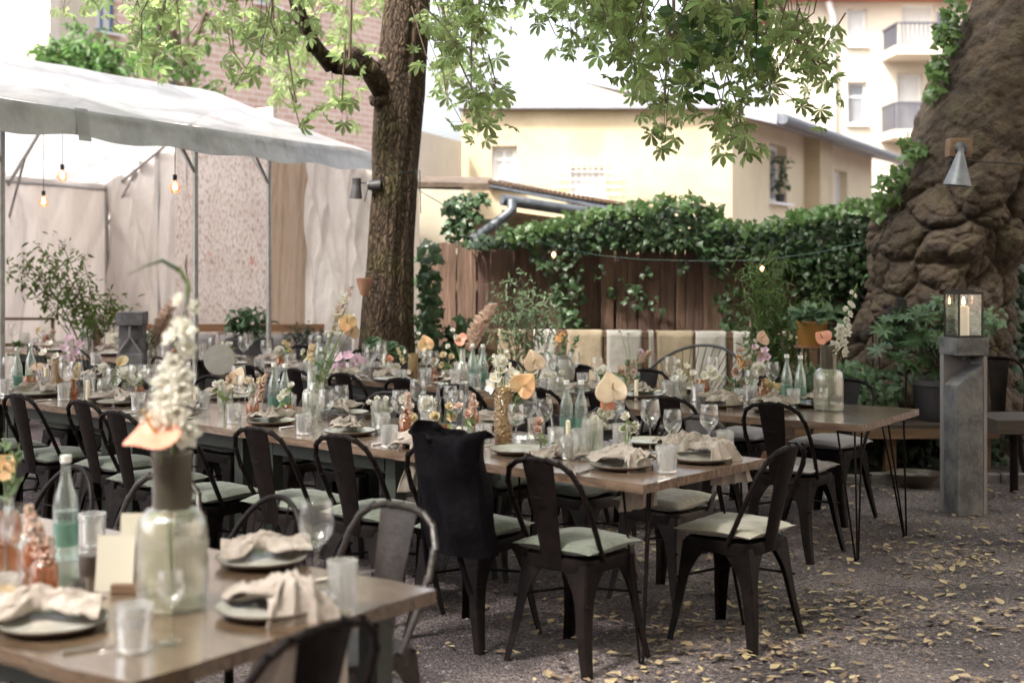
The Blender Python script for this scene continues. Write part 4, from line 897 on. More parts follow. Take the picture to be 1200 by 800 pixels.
# brick building left
bb = building('pinkish brick building with blue-framed windows behind the party tent')
A = Vector((X(20, 26), 26., 0)); B3 = Vector((X(452, 36), 36., 0)); Lb = (B3 - A).length; dd = (B3 - A)
def sK(px): k = (px - 600) / F; return (k * A.y - A.x) / (dd.x - k * dd.y) * Lb
def zK(px, py): return CZ - (py - HY) * (A.y + dd.y * sK(px) / Lb) / F
M['blue'] = mat('blue_window_frame', (.10, .16, .26), .5)
wallwin(bb, A, B3, 0, zK(300, -120), [(sK(112), sK(138), zK(125, 38), zK(125, -45), 'cross'), (sK(184), sK(206), zK(195, 22), zK(195, -50), 'cross'), (sK(190), sK(216), zK(203, 125), zK(203, 95)), (sK(300), sK(325), zK(310, 5), zK(310, -60), 'cross')], 'brick', frame='blue')
wb = building('white rendered gable end with a pinkish pillar at the far upper left')
b = MB(); b.box((X(-100, 24), 25.5, 3.5), (X(50, 24) - X(-250, 24), 3, 7)); b.build('wall', M['wallw'], wb, smooth=False)
b = MB(); b.box((X(55, 24), 24.15, 3.5), (.16, .5, 6.99)); b.build('pillar', M['wallp'], wb, smooth=False)

# ------------------------------------------------------------------ shed with gutter
sh_ = empty('garden_shed'); tag(sh_, 'cream shed with sloping tiled roof and zinc gutter behind the fence', 'shed')
Ys = 14.2
def S(px, py, Y=Ys): return Q(px, py, Y)
b = MB(); b.box((X(517, Ys), Ys + .1, 1.15), (X(541, Ys) - X(490, Ys), .2, 2.3)); b.build('wall', M['wallw'], sh_, smooth=False)
b = MB(); b.box((X(640, Ys), Ys + 1.0, 1.0), (X(745, Ys) - X(541, Ys), .2, 2.0)); b.build('back_wall', M['wallc'], sh_, smooth=False)
def slab(b, pts, th): 
    n = len(pts); b.add([tuple(p) for p in pts] + [(p[0], p[1], p[2] - th) for p in pts], [tuple(range(n)), tuple(range(n, 2 * n))[::-1]] + [(i, n + i, n + (i + 1) % n, (i + 1) % n) for i in range(n)])
b = MB(); p0, p1 = S(486, 213), S(574, 215); slab(b, [p0, p1, p1 + Vector((.0, 1.2, .12)), p0 + Vector((0, 1.2, .12))], .07); p2 = S(760, 246, 15.0); slab(b, [p1 + Vector((.003, 0, -.004)), p2, p2 + Vector((.1, 2., .05)), p1 + Vector((.1, 2., .14))], .05); b.build('roof', M['twig'], sh_, smooth=False)
b = MB()
for k in range(34):
    t = k / 33; p = p1.lerp(p2, t); b.tube([p + Vector((0, -.06, .012)), p + Vector((.04, 1., .06))], .022, 6)
b.build('roof_tiles', M['bwood'], sh_)
b = MB(); a1, a2 = S(574, 219), S(745, 252, 14.9); slab(b, [a1 + Vector((0, -.10, .0)), a2 + Vector((0, -.1, 0)), a2 + Vector((0, .02, .06)), a1 + Vector((0, .02, .06))], .012); b.build('zinc_flashing', M['zinc'], sh_, smooth=False)
b = MB(); b.tube([S(588, 234, 14.0), S(720, 254, 14.6)], .055, 12); b.build('gutter', M['zinc'], sh_)
b = MB(); b.tube([S(600, 236, 14.0), S(600, 246, 13.95), S(594, 252, 13.95), S(566, 272, 13.9), S(552, 282, 13.8)], .05, 12); b.build('downpipe', M['zinc'], sh_)
b = MB(); slab(b, [S(588, 246, 14.1), S(700, 262, 14.6), S(700, 262, 14.7), S(588, 246, 14.2)], .08); b.build('fascia', M['bwood'], sh_, smooth=False)

# ------------------------------------------------------------------ fence
fe = empty('plank_fence', (0, 0, 0)); tag(fe, 'rough brown vertical plank fence overgrown with ivy', 'fence')
YF = lambda px: 13.0 - (px - 515) / 500 * .6
rf = random.Random(11); b = MB(); px = 514.
while px < 1040:
    wpx = rf.choice([13, 17, 18, 21, 24, 27]) + rf.uniform(-1, 1); Y = YF(px) + rf.uniform(-.02, .02); x0, x1 = X(px, Y), X(px + wpx - 1.6, Y); ht = 1.755 + rf.uniform(-.05, .04)
    if px < 530: ht = 1.74
    n_ = 10; lean = rf.uniform(-.012, .012)
    def pf(u, v, off=0):
        z = .05 + u * (ht - .05); x = x0 + (x1 - x0) * v + lean * u + .006 * noise.noise(Vector((u * 4, px * .3 + v * 3, 0))); return (x, Y + off + .004 * noise.noise(Vector((u * 7, v * 2, px))), z + (.02 * noise.noise(Vector((v * 2, px, 3))) if u == 1 else 0))
    b.grid(lambda u, v: pf(v, u), 3, n_); b.grid(lambda u, v: pf(v, 1 - u, .028), 3, n_)
    for s in (0, 1): b.grid(lambda u, v: Vector(pf(v, s)).lerp(Vector(pf(v, s, .028)), u if s else 1 - u), 1, n_)
    b.grid(lambda u, v: Vector(pf(1, u)).lerp(Vector(pf(1, u, .028)), v), 3, 1)
    px += wpx
b.build('planks', M['fence'], fe, angle=60)
b = MB(); b.box(((X(515, 13.08) + X(1030, 12.48)) / 2, 12.86, .84), (4.2, .02, 1.6), rot=-math.atan2(.6, 4.2)); b.build('gap_darkening_panel', M['fence'], fe, smooth=False)  # panel added behind the planks so the gaps stay dark
for z in (.5, 1.35):
    b = MB(); b.box((X(775, 12.8), 12.78, z), (4.4, .06, .09), rot=-math.atan2(.6, 4.2)); b.build('rail', M['bwood'], fe, smooth=False)
# ------------------------------------------------------------------ bench with canvas panels
be = empty('backrest_bench'); tag(be, 'long wooden bench with cream and white canvas back panels along the fence', 'bench')
YB = lambda px: 12.45 - (px - 570) / 400 * .5
for (pxa, pxb) in ((572, 955),):
    a_, c_ = Q(pxa, 390, YB(pxa)), Q(pxb, 396.5, YB(pxb)); a_.z = c_.z = .955; ang = math.atan2(c_.y - a_.y, c_.x - a_.x); L_ = (c_ - a_).length; mid = (a_ + c_) / 2
    b = MB(); b.box((mid.x, mid.y, .955), (L_, .07, .055), rot=ang); b.build('top_rail', M['bwood'], be, bevel=.004)
    b = MB(); b.box((mid.x, mid.y - .32, .42), (L_, .5, .05), rot=ang); b.build('seat', M['bwood'], be, bevel=.004)
for px in (576, 622, 708, 756, 855, 952):
    Y = YB(px); b = MB(); b.box((X(px, Y), Y, .464), (.07, .068, .925)); b.build('post', M['bwood'], be, smooth=False)
def canvas(px0, px1, mk, lab, k):
    Y = YB((px0 + px1) / 2) - .050; b = MB(); x0, x1 = X(px0, Y), X(px1, Y)
    def f(u, v):
        if v > .88: t = (v - .88) / .12; return (x0 + (x1 - x0) * u, Y + .12 * t, .986 - .0 * t)
        z = .30 + v / .88 * .686; return (x0 + (x1 - x0) * u + .008 * noise.noise(Vector((v * 3, px0, u))), Y - .012 + .012 * noise.noise(Vector((u * 3, v * 3, px0))) - .012 * math.sin(v * 3), z)
    b.grid(f, 12, 16); o = b.build('canvas_panel', M[mk], angle=180, solid=.004); tag(o, lab, 'canvas panel', 'canvas panels on the bench')
for k, (a_, c_, mk) in enumerate([(583, 616, 'canvas_c'), (625, 652, 'canvas_w'), (664, 706, 'canvas_c'), (711, 752, 'canvas_w'), (760, 766, 'canvas_w'), (770, 813, 'canvas_c'), (815, 851, 'canvas_w'), (859, 905, 'canvas_w'), (908, 946, 'canvas_c')]):
    canvas(a_, c_, mk, f"{'cream' if mk == 'canvas_c' else 'white'} canvas hung on the fence bench, {ORD[k]} panel from the left", k)
# left bench under tent with grey cushions
lb = empty('tent_bench'); tag(lb, 'bench with an orange-brown wooden top rail in front of the tent', 'bench')
Yl = 14.3
b = MB(); b.box((X(310, Yl), Yl, Z(384, Yl)), (X(452, Yl) - X(168, Yl), .06, .075)); b.build('top_rail', M['owood'], lb, smooth=False)
b = MB(); b.box((X(310, Yl), Yl - .3, .38), (X(452, Yl) - X(168, Yl), .5, .06)); b.build('seat', M['owood'], lb, smooth=False)
for px in (172, 260, 350, 446): b = MB(); b.box((X(px, Yl), Yl + .002, .425), (.06, .05, .845)); b.build('post', M['owood'], lb, smooth=False)
def bigcush(px, w_, lab):
    b = MB(); 
    def f(sg):
        def g_(u, v):
            x, y = 2 * u - 1, 2 * v - 1; e = max(0, 1 - abs(x) ** 3) * max(0, 1 - abs(y) ** 3); t_ = .10 * e ** .5 * (1 - .35 * (math.exp(-((x * 3) % 1 - .5) ** 2 * 30) * math.exp(-(y) ** 2 * 8)))
            return (x * w_, sg * t_, y * .20)
        return g_
    b.grid(f(-1), 26, 14); b.grid(lambda u, v: f(1)(1 - u, v), 26, 14); o = b.build('back_cushion', M['cush_d'], angle=180); o.location = (X(px, Yl - .12), Yl - .18, .64); o.rotation_euler = (-.12, 0, 0)
    tag(o, lab, 'cushion', 'grey back cushions')
bigcush(215, .33, 'tufted grey back cushion at the left end of the tent bench'); bigcush(300, .36, 'tufted grey back cushion in the middle of the tent bench'); bigcush(385, .34, 'tufted grey back cushion on the tent bench beside the chestnut trunk')

# ------------------------------------------------------------------ tent
tt = empty('party_tent'); tag(tt, 'white party tent with translucent roof on the left', 'tent')
F0, F1 = Vector((-4.2, 5.6, 2.6)), Vector((-1.33, 13.4, 2.60)); R0, R1 = Vector((-5.72, 9.9, 3.42)), Vector((-3.27, 15.85, 3.42)); B0, B1 = Vector((-6.3, 11.9, 2.5)), Vector((-5.2, 18.3, 2.5))
ed = (F1 - F0)
def roofg(a0, a1, c0, c1, sag):
    def f(u, v):
        p = a0.lerp(a1, u).lerp(c0.lerp(c1, u), v); k = math.sin(u * math.pi * 4) ** 2; p = p.copy(); p.z -= sag * math.sin(v * math.pi) * (.4 + .6 * k) - .012 * noise.noise(Vector((u * 9, v * 4, 2.))) * 2
        return p
    return f
b = MB(); b.grid(roofg(F0, F1, R0, R1, .07), 60, 16, 0); b.grid(roofg(R0, R1, B0, B1, .05), 60, 14, 0)
b.build('roof_sheet', [M['tentroof']], tt, angle=180)
b = MB()
def val(u, v):
    p = F0.lerp(F1, u); k = .014 * noise.noise(Vector((u * 30, v * 1.5, 0.))); q = Vector((.93, -.36, 0)); return p + q * (.01 + .03 * v + k) + Vector((0, 0, -(.19 + .012 * math.sin(u * 50) + .02 * noise.noise(Vector((u * 12, 3, 0)))) * v))
b.grid(val, 140, 6); b.build('valance', M['tentval'], tt, angle=180)
b = MB()
q = F0.lerp(F1, .475); b.grid(lambda u, v: F0.lerp(F1, .468 + .016 * u) + Vector((.93, -.36, 0)) * (.016 + .034 * v) + Vector((0, 0, .01 - .215 * v)), 2, 4); b.build('valance_flap', M['tentval'], tt)
def tb(name, pts, r=.022, mk='pole', par=tt): b = MB(); b.tube(pts, r, 8); return b.build(name, M[mk], par)
for px, Y in ((2, 9.25), (229, 10.6), (315, 12.4)):
    x = X(px, Y); tb('pole', [(x, Y, 0), (x, Y, 2.55)]); tb('brace', [(x, Y, 2.25), (x - .1, Y - .28, 2.56)], .012); tb('brace', [(x, Y, 2.25), (x - .22, Y + .1, 2.58)], .012)
for px, Y in ((125, 18.2), (187, 17.2), (358, 14.7), (8, 16.)): x = X(px, Y); tb('pole', [(x, Y, 0), (x, Y, 2.48 + (.55 if px == 187 else .0))], .024)
tb('eave_rail', [B0 + Vector((.03, 0, -.06)), B1 + Vector((.03, 0, -.06))]); tb('eave_rail', [F0 + Vector((-.03, 0, -.04)), F1 + Vector((-.03, 0, -.04))]); tb('ridge_rail', [R0 + Vector((0, 0, -.08)), R1 + Vector((0, 0, -.08))])
for t in (.3, .62, 1.):
    f_, r_, b_ = F0.lerp(F1, t), R0.lerp(R1, t), B0.lerp(B1, t); dz = Vector((0, 0, -.10)); tb('rafter', [f_ + dz, r_ + dz, b_ + dz], .02)
    tb('brace', [b_ + Vector((0, 0, -.5)), b_.lerp(r_, .28) + Vector((0, 0, -.12))], .014); tb('brace', [r_.lerp(b_, .3) + dz, r_.lerp(f_, .3) + dz], .012)
def sheet(name, a, c, zt0, zt1, mk, seed, off=0., wr=.05, par=tt, nz=40, nx=90):
    a, c = Vector(a), Vector(c); nn = Vector(((c - a).y, -(c - a).x, 0)).normalized(); b = MB()
    def f(u, v):
        p = a.lerp(c, u); zt = zt0 + (zt1 - zt0) * u; k = wr * noise.noise(Vector((u * 4 + seed, v * 1.2, seed))) + wr * .3 * noise.noise(Vector((u * 14 + seed, v * 2 + u * 3, 1))); k -= wr * .9 * (1 - abs(noise.noise(Vector((u * 3.2 + v * 2.2 + seed, v * .9, seed * 2.))))) ** 7; k += wr * .6 * (1 - abs(noise.noise(Vector((u * 7 - v * 1.6 + seed, v * .6, seed * 3.))))) ** 9; p = p + nn * (k + off); return (p.x, p.y, zt * v)
    b.grid(f, nx, nz); return b.build(name, M[mk], par, angle=180)
fl = lambda px, Y: (X(px, Y), Y, 0)
sheet('back_wall_sheet', (B0.x, B0.y, 0), (B1.x, B1.y, 0), 2.5, 2.5, 'tentwall', 1)
sheet('end_wall_sheet', fl(121, 18.3), fl(218, 16.7), 2.5, 3.3, 'tentwall', 4, wr=.09)
sheet('beige_curtain', fl(316, 15.), fl(360, 14.6), 2.75, 2.62, 'tentbeige', 6, wr=.03)
sheet('end_wall_sheet', fl(358, 14.55), fl(452, 13.6), 2.6, 2.62, 'tentwall', 9, wr=.07)
pw = MB(); a_, c_ = Vector(fl(208, 16.9)), Vector(fl(322, 15.6)); Lp_ = (c_ - a_).length; pw.box((Lp_ / 2, 0, 1.62), (Lp_, .06, 3.24)); o = pw.build('painted_wall_panel', M['peel'], smooth=False); o.matrix_world = Matrix.Translation(a_) @ Matrix.Rotation(math.atan2(c_.y - a_.y, c_.x - a_.x), 4, 'Z'); tag(o, 'peeling pinkish-white painted wall speckled with orange behind the tent poles', 'wall')
# dado frame on the back wall inside the tent
fr = empty('wooden_wall_frame'); tag(fr, 'low brown wooden frame panel against the tent back wall', 'wall frame'); 
b = MB(); Yq = 15.6
for (x0, y0, x1, y1) in ((-20, 372, 62, 375), (60, 372, 63.5, 405), (-20, 402, 160, 406)): b.box((X((x0 + x1) / 2, Yq), Yq, Z((y0 + y1) / 2, Yq)), (X(x1, Yq) - X(x0, Yq), .03, Z(y0, Yq) - Z(y1, Yq)))
b.build('frame', M['bwood'], fr, smooth=False)
# pendant bulbs
for k, (px, py, Y) in enumerate([(73, 206, 12.2), (51, 236, 13.), (205, 219, 11.3), (0, 203, 12.)]):
    r = empty('pendant_bulb', Q(px, py, Y)); b = MB(); b.lathe([(.001, -.055), (.03, -.048), (.048, -.015), (.045, .015), (.02, .045), (.014, .06)], 18, close=False); b.build('glass_bulb', M['bulbglass'], r)
    b = MB(); b.lathe([(.017, .05), (.018, .095), (.004, .1)], 12); b.tube([(0, 0, .09), (0, 0, (.42, .62, .32, .5)[k])], .003, 5); b.build('socket_cord', M['black'], r)
    b = MB(); b.tube([(-.012, 0, -.02), (-.006, 0, .03), (.006, 0, .03), (.012, 0, -.02)], .005, 5); b.build('filament', M['bulb'], r)
    tag(r, ['globe bulb hanging highest under the left tent roof', 'globe bulb hanging lowest in front of the tent back wall', 'globe bulb hanging in front of the painted wall', 'globe bulb cut by the left edge of the photo'][k], 'pendant lamp', 'pendant bulbs in the tent')

# ------------------------------------------------------------------ trees
def limb(b, pts, rad, seg=10, mi=0, n=4):
    P_ = [Vector(p) for p in pts]; out, rr2 = [], []
    for i in range(len(P_) - 1):
        p0, p1, p2, p3 = P_[max(0, i - 1)], P_[i], P_[i + 1], P_[min(len(P_) - 1, i + 2)]
        for k in range(n):
            t = k / n; out.append(.5 * ((2 * p1) + (p2 - p0) * t + (2 * p0 - 5 * p1 + 4 * p2 - p3) * t * t + (3 * p1 - 3 * p2 + p0 - p3) * t ** 3)); rr2.append(rad[i] + (rad[i + 1] - rad[i]) * t)
    out.append(P_[-1]); rr2.append(rad[-1]); b.tube(out, rr2, seg, mi)
ct = empty('chestnut_tree', (X(457, 12.), 12., 0)); O = Vector(ct.location)
tag(ct, 'chestnut tree with mossy fissured trunk standing left of centre', 'tree')
Yt_ = 12.
prof = [(440, 456, 38), (400, 456, 34), (350, 457, 31), (300, 459.5, 29.5), (250, 462, 28.5), (200, 464.5, 28), (150, 467, 28.5), (100, 470, 30.5), (50, 475, 31), (0, 480, 29), (-80, 488, 28), (-170, 492, 26), (-300, 500, 22), (-420, 510, 17)]
b = MB(); prof = [(510, 456, 46)] + prof
def trunkf(u, v, prof=prof, Yc=12., O=O, amp=.02):
    s = v * (len(prof) - 1); i = min(int(s), len(prof) - 2); t = s - i; t2 = t
    y = prof[i][0] + (prof[i + 1][0] - prof[i][0]) * t; x = prof[i][1] - 1.5 + (prof[i + 1][1] - prof[i][1]) * t2; r = (prof[i][2] - 2 + (prof[i + 1][2] - prof[i][2]) * t2) * Yc / F
    a = 2 * math.pi * u; c = Q(x, y, Yc) - O; p = Vector((math.cos(a), math.sin(a), 0))
    q = Vector((p.x * 2.6, p.y * 2.6, c.z * .9)); rid = noise.ridged_multi_fractal(Vector((p.x * 3.6, p.y * 3.6, c.z * 1.1)), 1., 2.1, 5, 1., 2.)
    d_ = amp * 1.6 * noise.noise(q) + amp * .55 * (rid - 1.2)
    return c + p * (r + d_)
b.grid(trunkf, 150, 260); tr_ = b.build('trunk', M['bark'], ct, angle=180)
b = MB()
limb(b, [Q(448, 118, 11.9) - O, Q(434, 84, 11.75) - O, Q(413, 64, 11.6) - O, Q(398, 78, 11.5) - O, Q(384, 70, 11.5) - O, Q(366, 50, 11.4) - O, Q(354, 22, 11.3) - O, Q(344, -10, 11.2) - O, Q(320, -90, 11.) - O, Q(290, -220, 10.5) - O], [.11, .085, .072, .068, .066, .06, .05, .045, .04, .03], 12)
rb = random.Random(21)
for k in range(9):    # main limbs above the frame, over the yard
    a = k * .72 + .3; z0 = 4.4 + .35 * k; L_ = 4.5 + rb.random() * 2
    top = Q(490, -170, 12.) - O; st = Vector((top.x, 0, z0)); e = st + Vector((math.cos(a) * L_, math.sin(a) * L_, 1.2 + rb.random())); limb(b, [st, st.lerp(e, .35) + Vector((0, 0, .5)), st.lerp(e, .7) + Vector((0, 0, .5)), e], [.10, .07, .05, .02], 8)
# twigs with chestnut leaves inside the picture
CL, CS, CR = [], [], []
rs = np.random.RandomState(17)
def addleaves(c, n, spread, size=1., drape=.5):
    p = np.array(c)[None, :] + rs.normal(0, 1, (n, 3)) * np.array(spread)[None, :]; CL.append(p); CS.append(size * (.7 + .55 * rs.rand(n))); CR.append(rotm(n, .75, (0, -.35, .9), rnd=rs))
ell = [(175, 20, 50, 40, 46), (235, 12, 55, 42, 40), (190, 65, 34, 26, 15), (320, 22, 55, 48, 70), (395, 45, 45, 55, 60), (340, 105, 32, 38, 32), (398, 125, 28, 32, 20), (300, 60, 28, 36, 22), (270, 20, 40, 40, 24),
       (530, 28, 36, 42, 66), (590, 12, 52, 22, 40), (540, 82, 34, 32, 44), (574, 112, 26, 24, 18), (552, 145, 16, 16, 7), (514, 128, 12, 26, 9), (628, 6, 20, 10, 6), (598, 55, 20, 18, 9),
       (668, 18, 20, 18, 9), (720, 22, 32, 32, 36), (745, 70, 26, 36, 24), (762, 108, 20, 26, 14), (700, 45, 20, 28, 10), (778, 150, 8, 16, 5),
       (830, 32, 44, 40, 66), (890, 32, 44, 32, 60), (938, 55, 34, 26, 36), (850, 85, 36, 32, 40), (800, 55, 26, 42, 26), (838, 140, 22, 28, 17), (862, 174, 14, 12, 7), (962, 92, 20, 7, 9), (942, 124, 10, 9, 5), (900, 92, 18, 24, 11)]
tw = MB()
ell += [(690, 30, 28, 30, 22), (752, 42, 30, 44, 30), (772, 125, 14, 26, 10), (560, 60, 30, 40, 20), (90, 12, 30, 16, 14), (450, 15, 30, 30, 16), (365, 85, 40, 30, 26), (285, 95, 20, 22, 12), (150, 55, 26, 24, 14), (655, 40, 12, 16, 6), (735, 10, 50, 14, 26), (790, 95, 18, 24, 12)]
for (px, py, rx, ry, n) in ell:
    Yc = 13.9 if 335 < px < 512 else 10.6 if px < 650 else 9.3
    for k in range(max(1, int(n / 5.6 + rs.rand()))):      # shoots: a whorl of leaves on petioles at the end of a twig
        a = rs.rand() * 6.283; q = rs.rand() ** .6; Y = Yc + rs.uniform(-1.6, 1.4); c = Q(px + rx * q * math.cos(a), py + ry * q * math.sin(a) - 6, Y) - O
        e = c + Vector((rs.uniform(-.28, .28), rs.uniform(-.2, .35), rs.uniform(.25, .8))); tw.tube([c, c.lerp(e, .5) + Vector((rs.uniform(-.07, .07), 0, -.03)), e], [.0025, .004, .006], 5)
        for j in range(rs.randint(4, 8)):
            b_ = rs.rand() * 6.283; d_ = Vector((math.cos(b_), math.sin(b_), rs.uniform(-.9, .5))).normalized(); l = c + d_ * rs.uniform(.07, .17) + (e - c) * rs.uniform(0, .35); addleaves(l, 1, (0, 0, 0), .92)
            tw.tube([c + (e - c) * .05, l + Vector((0, 0, .012)), l], .0014, 4)
# hanging twigs reaching to lower sprays
for pts, Y in (([(700, -40), (722, 40), (748, 95), (772, 150)], 9.5), ([(830, -60), (812, 10), (842, 80), (866, 130), (868, 180)], 9.), ([(870, -50), (900, 30), (880, 75), (905, 105), (945, 128)], 9.), ([(900, -40), (930, 40), (960, 82), (985, 95)], 9.2), ([(520, -40), (530, 60), (560, 120), (590, 130)], 10.3), ([(560, -50), (560, 40), (552, 100), (560, 160)], 10.5), ([(330, -40), (322, 50), (345, 110), (352, 150)], 10.5), ([(780, -40), (790, 40), (780, 100), (779, 168)], 9.4), ([(200, -60), (190, 20), (178, 80)], 10.5), ([(405, -30), (410, 60), (400, 130)], 10.8)):
    limb(tw, [Q(x, y, Y) - O for x, y in pts], [.02, .012, .007, .003][:len(pts)] if len(pts) < 5 else [.02, .014, .009, .006, .003], 5)
    for i in range(1, len(pts)):
        x, y = pts[i]; addleaves(Q(x, y, Y) - O, 4, (.07, .07, .07), .95)
# overhead crown, shading the yard
for k in range(300):
    a = rs.rand() * 6.283; q = 8.2 * rs.rand() ** .5; c = Vector((q * math.cos(a), q * math.sin(a) - 7.6, rs.uniform(5.3, 7.9)))
    if c.y + 12 > 8.2: c.y = -3.8 - rs.rand() * 4
    c = c + Vector((0, 0, 0)); wy = c.y + 12
    if (CZ + 290 * wy / F) > c.z - .3: c.z = CZ + 290 * wy / F + .5
    addleaves(c, 20, (.45, .45, .22), 2.1)
b.v += []; tb_ = b.build('limbs', M['bark'], ct, angle=180); tw.build('twigs', M['twig'], ct)
pv, pf_ = palmate(); scatter('crown', pv, pf_, np.concatenate(CL), np.concatenate(CR), np.concatenate(CS), M['chest'], ct)
# linden-like round leaves hanging near
rl = empty('plane_tree', (X(1100, 11.7), 11.7, 0)); O2 = Vector(rl.location); tag(rl, 'huge old tree with burled leaning trunk at the right edge', 'tree')
prof2 = [(560, 1082, 124), (500, 1082, 112), (440, 1086, 104), (410, 1088, 96), (380, 1091, 89), (355, 1096, 85), (330, 1101, 84), (290, 1113, 92), (262, 1122, 93), (240, 1130, 91), (200, 1153, 91), (150, 1169, 93), (100, 1184, 92), (50, 1209, 88), (0, 1232, 86), (-60, 1258, 84), (-150, 1300, 80), (-260, 1360, 70), (-360, 1420, 55)]
def vor(p): return noise.voronoi(p)[0]
def bigf(u, v):
    s = v * (len(prof2) - 1); i = min(int(s), len(prof2) - 2); t = s - i
    y = prof2[i][0] + (prof2[i + 1][0] - prof2[i][0]) * t; x = prof2[i][1] + (prof2[i + 1][1] - prof2[i][1]) * t; r = (prof2[i][2] + (prof2[i + 1][2] - prof2[i][2]) * t) * 11.7 / F
    a = 2 * math.pi * u; c = Q(x, y, 11.7) - O2; p = Vector((math.cos(a), math.sin(a), 0)); w3 = c + p * r
    ws = w3 + Vector((.12 * noise.noise(w3 * 2.3), .12 * noise.noise(w3 * 2.3 + Vector((5, 0, 0))), .12 * noise.noise(w3 * 2.3 + Vector((0, 9, 0)))))
    k = min(1., max(.18, (2.75 - w3.z) / .8)); 
    d1 = vor(ws * Vector((2.6, 2.6, 2.9)) if False else Vector((ws.x * 2.7, ws.y * 2.7, ws.z * 3.1))); d2 = vor(Vector((ws.x * 7, ws.y * 7, ws.z * 7.5)))
    dd_ = .01 + k * (-.035 * math.exp(-(d1[1] - d1[0]) * 15) - .012 * math.exp(-(d2[1] - d2[0]) * 12) + .062 * min(1, (d1[1] - d1[0]) * 2.4) ** .55 + .03 * (1 - d1[0] * 1.6) + .022 * min(1, (d2[1] - d2[0]) * 2.2) ** .6) + .05 * noise.noise(w3 * 1.4) + .022 * noise.fractal(w3 * 7, .8, 2, 6) - .07 * k
    if w3.z < .9: dd_ += (.9 - w3.z) * .16 * math.sin(a * 5 + 1) 
    return c + p * (r + dd_)
b = MB(); b.grid(bigf, 300, 330); b.build('trunk', M['bark2'], rl, angle=180)
CLr = []; ca = [(800, 30, 12, 10, 7), (868, 22, 22, 22, 26), (842, 45, 16, 24, 18), (884, 55, 14, 18, 12), (812, 70, 12, 40, 11), (824, 108, 9, 10, 7), (840, 12, 24, 14, 16), (800, 14, 14, 10, 8)]
b = MB()
for (px, py, rx, ry, n) in ca:
    for k in range(n):
        c = Q(px + rs.normal() * rx * .6, py + rs.normal() * ry * .6, 8.2 + rs.uniform(-.3, .3)) - O2; CLr.append(tuple(c))
for pts in ([(868, -70), (870, 0), (850, 45), (842, 75)], [(820, -70), (812, 20), (812, 70), (826, 110)], [(890, -80), (885, 0), (886, 60)]): limb(b, [Q(x, y, 8.2) - O2 for x, y in pts], [.012, .007, .004, .002][:len(pts)], 5)
limb(b, [Q(1330, -330, 11.5) - O2, Q(1150, -420, 10.5) - O2, Q(980, -330, 9.2) - O2, Q(868, -70, 8.2) - O2], [.3, .16, .07, .012], 10); limb(b, [Q(980, -330, 9.2) - O2, Q(880, -200, 8.6) - O2, Q(820, -70, 8.2) - O2], [.05, .03, .012], 8); limb(b, [Q(980, -330, 9.2) - O2, Q(920, -200, 8.6) - O2, Q(890, -80, 8.2) - O2], [.05, .03, .012], 8)
limb(b, [Q(1330, -330, 11.5) - O2, Q(1500, -560, 9.5) - O2, Q(1500, -900, 7) - O2], [.3, .2, .1], 10)
b.build('limbs', M['bark2'], rl, angle=180)
lv_, lf_ = leaf_simple(1, .85); NR = len(CLr); scatter('hanging_leaves', lv_, lf_, np.array(CLr), rotm(NR, .5, (0, -.6, .7), rnd=rs), .07 + .035 * rs.rand(NR), M['round'], rl)
# plane crown overhead right (out of frame, shades the right side)
n = 3000; a = rs.rand(n) * 6.283; q = 5.2 * rs.rand(n) ** .5; c = np.stack([2.4 + q * np.cos(a), 6.6 + q * np.sin(a), rs.uniform(5.6, 8, n)], 1); c[:, 2] = np.maximum(c[:, 2], CZ + 290 * c[:, 1] / F + .6); c -= np.array(O2)
pv2, pf2 = palmate(); scatter('crown', pv2, pf2, c, rotm(n, .8, rnd=rs), 1.6 + rs.rand(n), M['chest'], rl)
# background trees
def bgtree(label, px, Y, h, cr, n, mk, ls, cen=None, trunkr=.1):
    r = empty('background_tree', (X(px, Y), Y, 0)); b = MB(); limb(b, [(0, 0, 0), (.1, 0, h * .5), (-.05, 0, h * .9)], [trunkr, trunkr * .7, trunkr * .3], 8)
    for k in range(7): a = k * .9; limb(b, [(0, 0, h * (.45 + .05 * k)), (cr * .4 * math.cos(a), cr * .4 * math.sin(a), h * (.6 + .05 * k)), (cr * .8 * math.cos(a), cr * .8 * math.sin(a), h * (.65 + .05 * k))], [trunkr * .4, trunkr * .25, .01], 6)
    b.build('trunk', M['twig'], r)
    C = []; 
    while len(C) < n // 14:
        v = rs.normal(0, 1, 3); v /= np.linalg.norm(v); v = v * rs.rand() ** .35; C.append((v[0] * cr, v[1] * cr, h * .85 + v[2] * cr * .9))
    C = np.array(C); L_ = np.repeat(C, 14, 0) + rs.normal(0, cr * .10, (len(C) * 14, 3)); tv, tf = leaf_simple(1, .4); scatter('crown', tv, tf, L_, rotm(len(L_), 1., rnd=rs), ls * (.6 + .8 * rs.rand(len(L_))), M[mk], r); tag(r, label, 'tree', 'trees behind the tent')
bgtree('feathery green tree beside the brick wall at the upper left', 92, 22., 5.2, .75, 1500, 'locust', .16)
bgtree('slender tree with a bare grey trunk in front of the brick building', 222, 21., 5.6, 1.1, 500, 'locust', .18, trunkr=.14)
for (a_, c_) in (): pass
